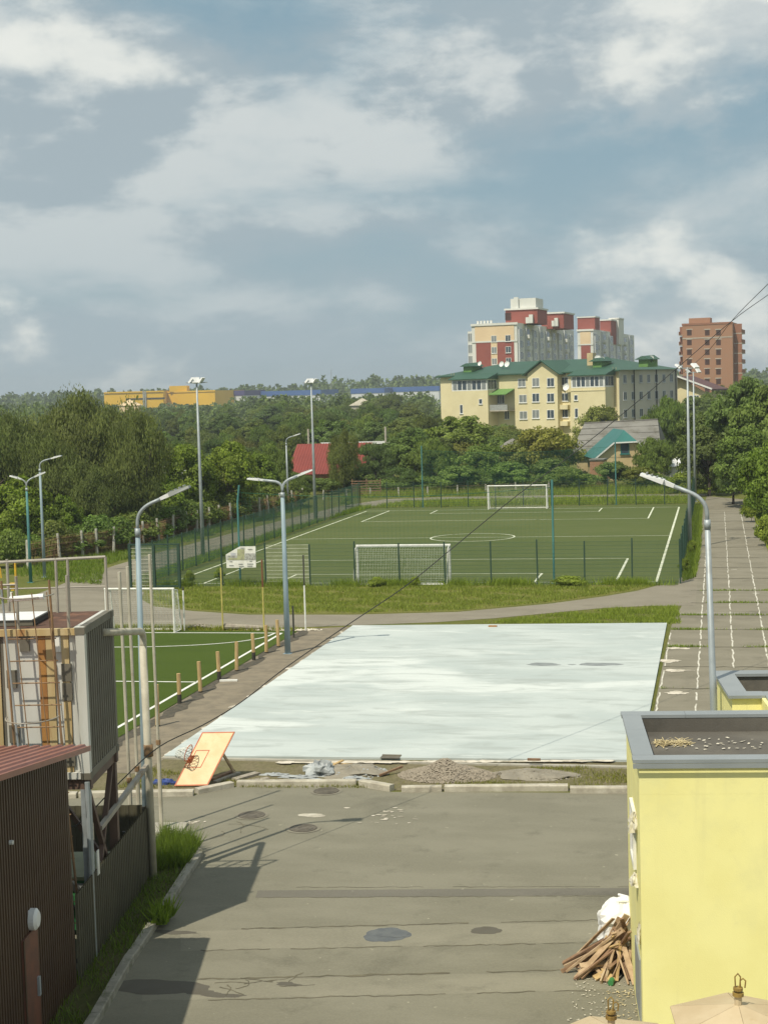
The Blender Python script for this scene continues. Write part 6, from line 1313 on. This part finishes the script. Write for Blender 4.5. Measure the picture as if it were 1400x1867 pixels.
# ------------------------------------------------------------------ boundary fences with white concrete posts
def post_fence(name, pts, h, lab, wires=3, lean=.06, panel=None):
    t = thing(name, pts[0], lab, 'fence', 'post and wire boundary fences')
    for p in pts: MB().hexa([p + Vector((-.075, -.075, 0)), p + Vector((.075, -.075, 0)), p + Vector((.075, .075, 0)), p + Vector((-.075, .075, 0))], [p + Vector((-.06 + (dx := random.uniform(-lean, lean) * 1.6), -.08, h)), p + Vector((.06 + dx, -.06, h)), p + Vector((.06 + dx, .06, h)), p + Vector((-.06 + dx, .06, h))]).build('post', 'concrete_post', t)
    for k in range(wires):
        z = h * (.35 + .55 * k / max(1, wires - 1)); MB().tube([p + Vector((0, -.1, z)) for p in pts], .008, 4).build('wire', 'steel_rust', t)
    if panel:
        for a, b in zip(pts[:-1], pts[1:]): mb = MB(); L_ = (b - a).length; [mb.tube([a.lerp(b, j / 22) + Vector((0, .12, .1)), a.lerp(b, j / 22) + Vector((0, .12, h * .86))], .013, 3, False) for j in range(1, 22)]; [mb.tube([a + Vector((0, .12, .1 + h * .19 * j)), b + Vector((0, .12, .1 + h * .19 * j))], .014, 3, False) for j in range(5)]; mb.build('mesh_panel', panel, t)
LP = [G(52, 1036), G(110, 1022), G(152, 1016), G(178, 1012), G(208, 1008), G(237, 1003), G(262, 996), G(290, 990), G(316, 982), G(340, 975), G(360, 972), G(382, 966), G(402, 961), G(422, 957), G(448, 950), G(474, 945), G(490, 940), G(512, 936), G(534, 930), G(551, 925)]
post_fence('boundary_fence', LP, 1.75, 'rusty mesh fence with leaning white concrete posts on the left', panel='steel_rust')
post_fence('boundary_fence', [G(px, py) for px, py in ((590, 911), (632, 909), (675, 907), (727, 906), (780, 905), (834, 902), (885, 900), (940, 897), (1000, 894), (1052, 892), (1108, 890), (1163, 887), (1222, 884))], .95, 'low fence of white concrete posts beyond the far footpath', lean=.02)
g0 = D(641, 905, 153); t = thing('stack_of_rails', (g0.x, g0.y, 0), 'dark timber rail screen left of the low white posts', 'fence')
for k in range(6): MB().box(WORLD, g0.x, g0.x + 3.0, g0.y - .04, g0.y, .25 + k * .24, .33 + k * .24).build('rail', 'plank_dark', t)
for x in (.05, 1.5, 2.9): MB().box(WORLD, g0.x + x, g0.x + x + .08, g0.y + .002, g0.y + .08, 0, 1.7).build('stake', 'plank_dark', t)

# ------------------------------------------------------------------ trees
def unit(n):
    v = RNG.normal(0, 1, (n, 3)); return v / np.linalg.norm(v, axis=1, keepdims=True)
def crown_mesh(name, mat, Hh, R, z0, nc, leaves, ls, cr, droop=0.0, top=.55, seed=1, lobes=5):
    """leaf-sized faces gathered in clumps spread through the crown; uneven outline, gaps between clumps"""
    global RNG
    keep = RNG; RNG = np.random.default_rng(seed)
    lob = unit(lobes); amp = RNG.uniform(.15, .5, lobes)
    C = []
    while len(C) < nc:
        d = unit(1)[0]; 
        if d[2] < -.75: continue
        s = 1 + sum(a * max(0, d @ l) ** 4 for l, a in zip(lob, amp)) - .22
        r = RNG.uniform(.18, 1) ** .42 * s
        z = z0 + (Hh - z0) * (.5 + .5 * d[2] * min(r, 1.15) * .92)
        wz = 1.0 if z < z0 + (Hh - z0) * top else max(.15, 1 - ((z - z0 - (Hh - z0) * top) / ((Hh - z0) * (1.08 - top))) ** 2) ** .5
        wl = min(1.0, .45 + (z - z0) / (Hh - z0) * 1.8)
        C.append((d[0] * r * R * wz * wl, d[1] * r * R * wz * wl, z, d, r))
    V = []; var = []
    per = leaves // nc
    for (x, y, z, d, r) in C:
        n = int(per * RNG.uniform(.6, 1.4)); rc = cr * RNG.uniform(.6, 1.35)
        q = unit(n) * (RNG.uniform(0, 1, (n, 1)) ** .45) * rc * np.array([1, 1, .72 + droop * 1.3])
        c = np.array([x, y, z]) + q
        if droop: c[:, 2] -= droop * .9 * np.linalg.norm(q[:, :2], axis=1)
        nr = q / rc * .9 + np.array([d[0], d[1], .35]) * .5 + unit(n) * .75; nr /= np.linalg.norm(nr, axis=1, keepdims=True)
        t1 = np.cross(nr, unit(n)); t1 /= np.linalg.norm(t1, axis=1, keepdims=True)
        if droop: t1 = t1 * .4 + np.array([0, 0, -1.0]) * .8; t1 /= np.linalg.norm(t1, axis=1, keepdims=True)
        t2 = np.cross(nr, t1); sz = ls * RNG.uniform(.65, 1.35, (n, 1)); el_ = 1.0 if not droop else 1.35
        a = t1 * sz * .6 * el_; b = t2 * sz * (.36 if not droop else .26)
        V.append(np.stack([c - a, c + b - a * .1, c + a, c - b - a * .1], 1)); cv = RNG.uniform(.2, .8); var.append(np.clip(cv + RNG.normal(0, .22, n), 0, 1))
    me = fast_mesh(name, np.concatenate(V), 4, mat, np.concatenate(var)); RNG = keep
    return me, C
def trunk_mesh(name, Hh, R, z0, C, r, mat, seed):
    rr = random.Random(seed); mb = MB()
    tp_ = Vector((rr.uniform(-.3, .3), rr.uniform(-.3, .3), Hh * .82))
    ax = [Vector((0, 0, -.1)), Vector((rr.uniform(-.1, .1), rr.uniform(-.1, .1), z0 * .6 + .2)), Vector((tp_.x * .5, tp_.y * .5, Hh * .5)), tp_]
    mb.tube(ax, [r * 1.25, r, r * .65, r * .15], 8)
    for (x, y, z, d, q) in rr.sample(C, min(26, len(C))):
        f = rr.uniform(.12, .62) ; st = ax[1].lerp(ax[2], min(1, f * 1.6)) if f < .5 else ax[2].lerp(ax[3], (f - .5))
        e = Vector((x, y, z)); mid = st.lerp(e, .5) + Vector((0, 0, -.05 * (e - st).length))
        mb.tube([st, mid, st.lerp(e, .95)], [r * .42, r * .25, r * .06], 5, False)
    me = bpy.data.meshes.new(name); me.from_pydata([tuple(p) for p in mb.v], [], mb.f); me.update(); me.materials.append(MT[mat]); return me
PROTO = {}
def proto(key, kind, mat, Hh, R, z0, nc, leaves, ls, cr, droop=0.0, top=.55, r=.2, bark='bark', seed=1, lobes=5):
    cm, C = crown_mesh(kind + '_crown', mat, Hh, R, z0, nc, leaves, ls, cr, droop, top, seed, lobes)
    PROTO[key] = (kind, cm, trunk_mesh(kind + '_trunk', Hh, R, z0, C, r, bark, seed), Hh, R)
proto('willow_a', 'willow_tree', 'leaf_willow', 11.5, 4.6, .6, 120, 56000, .21, 1.25, .34, .58, .34, 'bark_old', 3, 7)
proto('willow_b', 'willow_tree', 'leaf_willow', 9.5, 3.6, .4, 80, 34000, .21, 1.1, .40, .58, .28, 'bark_old', 9, 6)
proto('bright_a', 'maple_tree', 'leaf_bright', 7.5, 3.1, .6, 80, 20000, .24, .8, 0, .55, .16, 'bark', 5, 6)
proto('bright_b', 'maple_tree', 'leaf_bright', 6.0, 2.6, .3, 60, 14000, .24, .75, 0, .5, .13, 'bark', 15, 5)
proto('mid_a', 'broadleaf_tree', 'leaf_mid', 8.5, 3.4, .9, 80, 19000, .27, .85, 0, .55, .2, 'bark', 21, 6)
proto('mid_b', 'broadleaf_tree', 'leaf_mid', 7.5, 3.2, .6, 70, 16000, .27, .85, .15, .5, .18, 'bark', 33, 5)
proto('dark_a', 'dark_broadleaf_tree', 'leaf_dark', 9.0, 3.6, .8, 85, 20000, .27, .9, 0, .55, .22, 'bark_old', 41, 6)
proto('dark_b', 'dark_broadleaf_tree', 'leaf_dark', 8.0, 2.7, .6, 70, 15000, .27, .8, .1, .6, .18, 'bark_old', 55, 5)
proto('tall', 'poplar_tree', 'leaf_mid', 11.0, 2.1, .9, 80, 15000, .27, .75, .1, .68, .18, 'bark', 61, 5)
proto('bush', 'bush', 'leaf_mid', 2.6, 1.7, .0, 46, 7500, .2, .62, 0, .45, .05, 'bark', 71, 5)
proto('fruit', 'fruit_tree', 'leaf_mid', 5.0, 2.6, .5, 55, 11000, .23, .7, 0, .5, .12, 'bark', 81, 5)
def plant(key, x, y, h, w, tint, lab, group=None, rot=None):
    kind, cm, tm, Hh, R = PROTO[key]; t = thing(kind, (x, y, 0), lab, 'bush' if key == 'bush' else 'tree', group)
    t.rotation_euler = (0, 0, random.uniform(0, 6.28) if rot is None else rot); t.scale = (w / R, w / R, h / Hh)
    for nm, me in (('trunk', tm), ('crown', cm)):
        o = bpy.data.objects.new(nm, me); COL.objects.link(o); o.parent = t; o.color = (tint[0], tint[1], tint[2], 1)
    return t
def tree(key, px, top, Y, half, lab, tint=(1, 1, 1), group=None):
    p = D(px, top, Y); plant(key, p.x, Y, max(.5 if key == 'bush' else 1.2, p.z), half * Y / 2900.0, tint, lab, group)
LT = 'large trees beyond the left boundary fence'; RT = 'trees along the right side of the track'; GT = 'garden trees behind the far footpath'
tree('willow_a', 138, 700, 116, 118, 'largest olive green willow at left, its top breaking the skyline', (1, 1, .95), LT)
tree('willow_a', 20, 738, 111, 96, 'olive willow at the left picture edge behind the two lamps', (.92, .98, .9), LT)
for _k, (_x, _y) in enumerate(((-57, 104), (-64, 112), (-60, 122), (-70, 128))): plant(('willow_a', 'mid_a', 'dark_a', 'willow_b')[_k], _x, _y, 9.5 + _k * .4, 4.4, (.9, .95, .9), ('olive willow', 'mid green tree', 'dark tree', 'drooping willow')[_k] + ' standing left of the picture edge', LT)
tree('willow_b', 243, 768, 108, 62, 'drooping willow left of the nearer left mast', (1.0, 1.02, .95), LT)
tree('willow_b', 170, 850, 105, 60, 'low dark willow boughs over the left boundary fence', (.85, .9, .85), LT)
tree('willow_b', 95, 800, 107, 62, 'middle willow behind the single-arm lamp with dark collar', (.9, .95, .85), LT)
tree('bright_b', 38, 872, 99, 62, 'bright green young maple behind the leftmost lamps', (1.0, 1.0, .9), LT)
tree('bright_b', 110, 905, 101, 36, 'small bright maple right of the leftmost lamps', (.8, .85, .8), LT)
tree('bright_a', 345, 800, 120, 56, 'bright green maple just left of the nearer left mast', (1.0, 1, .95), LT)
tree('bright_a', 412, 796, 124, 56, 'bright green maple just right of the nearer left mast', (1.05, 1.02, .9), LT)
tree('bright_b', 300, 868, 114, 42, 'low bright maple under the drooping willow', (.95, 1, .9), LT)
tree('bright_b', 465, 830, 134, 40, 'bright maple behind the bent teal pole', (.85, .9, .85), LT)
tree('mid_b', 505, 812, 150, 40, 'green tree left of the red roof', (.95, 1, .9), GT)
tree('mid_b', 548, 862, 150, 34, 'low tree in front of the red roof, left half', (.8, .85, .8), GT)
tree('willow_b', 624, 790, 158, 30, 'slender drooping tree in front of the red roof', (1.05, 1.05, .9), GT)
tree('fruit', 588, 872, 156, 30, 'fruit tree at the foot of the red roof', (.85, .9, .8), GT)
tree('dark_b', 688, 808, 163, 36, 'dark round tree at the right end of the red roof', (.8, .85, .9), GT)
tree('fruit', 660, 850, 160, 28, 'low dark tree below the red roof corner', (.7, .75, .75), GT)
tree('mid_a', 745, 790, 168, 40, 'green tree behind the left teal net pole', (.85, .95, .85), GT)
tree('mid_a', 832, 752, 176, 62, 'large bright tree left of the cream block', (1.15, 1.15, .95), GT)
tree('mid_b', 790, 800, 166, 46, 'green tree between left teal net pole and far goal', (1, 1.05, .9), GT)
tree('fruit', 880, 805, 166, 42, 'garden tree above the left post of the far goal', (.95, 1.05, .85), GT)
tree('dark_b', 735, 852, 160, 34, 'dark low tree near the rail screen', (.7, .8, .8), GT)
tree('fruit', 930, 838, 160, 44, 'bushy tree directly behind the far goal', (.85, 1.0, .8), GT)
tree('fruit', 985, 772, 178, 56, 'yellowish garden tree below the cream block', (1.5, 1.15, .8), GT)
tree('fruit', 1005, 832, 162, 40, 'dark garden tree right of the far goal', (.8, .85, .75), GT)
tree('fruit', 845, 845, 158, 44, 'low garden tree left of the far goal', (.9, 1.0, .8), GT)
tree('fruit', 1040, 850, 158, 30, 'small garden tree left of the brick shed', (.9, .95, .75), GT)
tree('fruit', 1120, 838, 160, 34, 'small tree in front of the teal-roofed house', (.85, .9, .85), GT)
tree('fruit', 1160, 848, 158, 30, 'small tree at the right corner of the teal-roofed house', (1.1, .95, .75), GT)
tree('mid_b', 1196, 800, 164, 38, 'green tree right of the teal-roofed house', (.95, 1, .85), GT)
tree('fruit', 1097, 734, 262, 36, 'round tree standing against the cream block', (1.15, 1.0, .7), GT)
tree('mid_b', 1210, 728, 205, 44, 'tree at the shaded end of the cream block', (.9, 1, .85), GT)
tree('mid_b', 1176, 762, 192, 30, 'tree over the right end of the slate roof', (.95, 1, .85), GT)
tree('dark_a', 1345, 682, 150, 62, 'biggest dark tree right of the two masts', (1.05, 1.12, 1), RT)
tree('mid_a', 1270, 745, 158, 40, 'tree behind the right-hand masts', (.8, .82, .8), RT)
tree('dark_a', 1290, 770, 146, 44, 'dark tree at the far bend of the track', (.9, .85, .8), RT)
tree('mid_a', 1402, 690, 138, 60, 'tree at the right picture edge, upper', (.95, 1, .9), RT)
tree('mid_a', 1362, 772, 132, 52, 'leafy tree overhanging the far end of the track', (.95, 1.05, .85), RT)
tree('dark_b', 1335, 830, 136, 32, 'dark tree low at the track bend', (.75, .8, .8), RT)
tree('bright_a', 1412, 792, 104, 50, 'bright tree at the right picture edge over the track', (.85, .92, .85), RT)
tree('bright_b', 1400, 868, 112, 40, 'low bright tree beside the right lane', (.8, .9, .8), RT)
for k, (px, top, Y, hw, lab) in enumerate(((1290, 862, 147, 22, 'bush at the end of the track'), (1240, 862, 150, 26, 'bush behind the far right fence corner'), (1395, 940, 101, 20, 'leafy bush at the right track edge'), (1370, 905, 118, 16, 'small bush under the right-hand trees'), (1262, 985, 96, 9, 'weed bush at the foot of nearer right mast'), (1246, 1018, 86.5, 10, 'weed bush at the near right fence corner'), (755, 1054, 81.2, 9, 'leafy weed in front of the near goal, right'), (688, 1052, 81.2, 16, 'leafy weed in front of the near goal, left'), (1040, 1050, 81.2, 26, 'big weed bush right of the near teal pole'), (630, 905, 139, 12, 'bush at the far left fence corner'), (345, 1040, 82.6, 10, 'weeds beside the gate'), (400, 1035, 84, 10, 'weeds behind the notice board'))):
    tree('bush', px, top, Y, hw, lab, (1.5, 1.45, .8), 'bushes and tall weeds')
UL = [(12, 985), (60, 978), (105, 972), (150, 968), (190, 962), (228, 955), (262, 948), (296, 942), (330, 935), (366, 928), (400, 922), (436, 915), (470, 908), (505, 902)]
for k, (px, top) in enumerate(UL):   # undergrowth that closes the gap beneath the left trees
    Y = 101 + k * 3.0 + random.uniform(-1, 1); p = D(px, top - 12, Y); plant('bush', p.x - 1.5, Y + 2.0, max(1.4, p.z), 2.3, (.75, .8, .75), 'dark undergrowth bush behind leaning white posts, ' + ('under the left willows' if px < 270 else 'under the bright maples' if px < 440 else 'towards the far end of the fence'), 'undergrowth behind the left boundary fence')
for k in range(30):   # shrubs close behind the posts
    f_ = k / 29 * (len(LP) - 1.01); a_ = LP[int(f_)].lerp(LP[int(f_) + 1], f_ - int(f_)); plant('bush', a_.x - 1.3 + random.uniform(-.3, .3), a_.y + .9, random.uniform(1.5, 2.5), random.uniform(1.2, 1.8), (random.uniform(.75, 1.0), random.uniform(.85, 1.05), .75), 'shrub growing through the rusty mesh fence, ' + ('left stretch' if k < 10 else 'middle stretch' if k < 20 else 'far stretch'), 'shrubs along the left boundary fence')
for k, (px, top) in enumerate(((580, 880), (625, 878), (672, 874), (716, 872), (760, 868), (806, 866), (850, 866), (900, 864), (948, 862), (1005, 862), (1050, 866), (1190, 862))):
    p = D(px, top, 161); plant('bush', p.x, 161 + random.uniform(-2, 2), max(1.3, p.z), 2.2, (.8, .9, .75), 'green hedge bush beyond the low white posts, ' + ('below the red roof' if px < 700 else 'left of the far goal' if px < 860 else 'behind the far goal' if px < 1000 else 'before the slate-roofed house'), 'hedge beyond the far footpath')
# wooded belt: many trees, tops following the skyline of the photograph
def env(px):
    xs = [-200, 0, 150, 250, 330, 450, 550, 650, 720, 800, 1245, 1300, 1600]; ys = [748, 748, 744, 746, 738, 728, 722, 722, 716, 722, 690, 690, 690]
    return float(np.interp(px, xs, ys))
LABK = {'mid_a': 'mid green rounded tree %s, %s', 'mid_b': 'loose-crowned mid green tree %s, %s', 'dark_a': 'dark full-crowned tree %s, %s', 'dark_b': 'dark narrow tree %s, %s', 'tall': 'tall slim poplar %s, %s', 'willow_b': 'drooping willow %s, %s', 'fruit': 'low garden tree before the cream block'}
LABK = {k: v for k, v in LABK.items()}
rt_ = random.Random(99)
for k in range(215):
    f = (k + rt_.random()) / 215; Y = 165 + 330 * f ** 1.25; px = rt_.uniform(-60, 815)
    if Y < 185 and 500 < px < 720: continue
    if Y < 150: continue
    top = env(px) + (1 - f) ** 1.3 * 62 + rt_.uniform(-3, 22) * (1.2 - f * .6)
    key = rt_.choice(['mid_a', 'mid_b', 'dark_a', 'dark_b', 'tall', 'mid_a', 'willow_b', 'dark_a'])
    if 522 < px < 705 and Y < 200: top = max(top, 850)
    z = D(px, top, Y).z
    if z < 2.5: continue
    zone = 'behind the left willows' if px < 270 else 'just left of the nearer left mast' if px < 360 else 'between the two left masts' if px < 565 else 'above the red roof' if px < 705 else 'just left of the cream block'
    dep = 'near front of belt' if f < .3 else 'middle of belt' if f < .65 else 'far back of belt'
    g_ = rt_.uniform(.72, 1.12); hw = z * rt_.uniform(.38, .55) * (.55 if key == 'tall' else 1)
    plant(key, D(px, top, Y).x, Y, z, hw, (g_ * rt_.uniform(.85, 1.15), g_, g_ * rt_.uniform(.8, 1.15)), LABK[key] % (zone, dep), 'trees of the wooded belt, ' + PROTO[key][0].replace('_', ' '))
for k in range(46):   # low gardens below the cream block and right side
    Y = rt_.uniform(172, 268); px = rt_.choice([rt_.uniform(815, 1040), rt_.uniform(815, 1240)])
    if 1040 < px < 1200 and Y < 200: continue
    top = rt_.uniform(768, 800) + (268 - Y) * .12; z = D(px, top, Y).z
    if z < 1.8: continue
    g_ = rt_.uniform(.75, 1.15); plant('fruit', D(px, top, Y).x, Y, z, z * rt_.uniform(.45, .65), (g_ * rt_.uniform(.9, 1.3), g_, g_ * .85), LABK['fruit'] + (', left part' if px < 930 else ', middle part' if px < 1050 else ', right part') + (', front row' if Y < 205 else ', behind the front row'), 'low garden trees before the cream block')
for k in range(34):
    Y = rt_.uniform(165, 330); px = rt_.uniform(1265, 1470); top = 700 + (330 - Y) * .22 + rt_.uniform(0, 18); z = D(px, top, Y).z
    if 1228 < px < 1300 and Y < 236: continue
    g_ = rt_.uniform(.75, 1.05); plant(rt_.choice(['mid_a', 'dark_a', 'mid_b']), D(px, top, Y).x, Y, z, z * rt_.uniform(.36, .5), (g_, g_, g_), 'tree in the thicket below the brick tower, ' + ('front' if Y < 220 else 'rear') + (' left' if px < 1340 else ' right'), 'trees below the brick tower')
# far wood that reads as one mass
V = []; var = []
def far_tree(x, y, h, w, n, ls):
    z = RNG.uniform(.15, 1, n) ** .8; a = RNG.uniform(0, 6.28, n); r = w * np.sqrt(np.clip(1 - (2 * z - .9) ** 2, .05, 1)) * RNG.uniform(.5, 1.05, n)
    c = np.stack([x + np.cos(a) * r, y + np.sin(a) * r, z * h], 1); t1 = unit(n) * ls; t2 = np.cross(unit(n), t1) * .7
    V.append(np.stack([c - t1, c + t2, c + t1, c - t2], 1)); var.append(np.clip(RNG.uniform(.1, .9) + RNG.normal(0, .2, n), 0, 1))
for k in range(620):
    Y = rt_.uniform(470, 880); px = rt_.uniform(-120, 1520)
    if 800 < px < 1245 and Y > 280: continue
    hb = rt_.uniform(5.2, 7.8) if 120 < px < 420 else rt_.uniform(6.5, 10.5)
    c = D(px, 720, Y); far_tree(c.x, Y, hb, rt_.uniform(2.5, 4.5), 110, .75)
for k in range(800):
    Y = rt_.uniform(1080, 1500); px = rt_.uniform(-150, 1550); c = D(px, 720, Y)
    far_tree(c.x, Y, rt_.uniform(14, 21) * (1.12 if 560 < px < 800 else .92), rt_.uniform(4, 7), 80, 1.6)
wood = bpy.data.objects.new('far_wood', fast_mesh('far_wood', np.concatenate(V), 4, 'leaf_dark', np.concatenate(var))); COL.objects.link(wood)
tag(wood, 'distant wood along the horizon', 'wood', None, 'stuff')
# ------------------------------------------------------------------ haze
hb = MB().box(WORLD, -2600, 2600, -30, 2600, -1, 48); hz_o = hb.build('haze', 'void'); hz_o.data.materials.clear()
hm_ = bpy.data.materials.new('pale_air'); hm_.use_nodes = True; ht = hm_.node_tree; ht.nodes.clear()
pv = ht.nodes.new('ShaderNodeVolumePrincipled'); pv.inputs['Color'].default_value = (.80, .88, .95, 1); pv.inputs['Density'].default_value = HAZE
pv.inputs['Anisotropy'].default_value = .2
ou = ht.nodes.new('ShaderNodeOutputMaterial'); ht.links.new(pv.outputs[0], ou.inputs['Volume'])
hz_o.data.materials.append(hm_); tag(hz_o, 'thin summer haze over the whole place', 'haze', None, 'stuff')
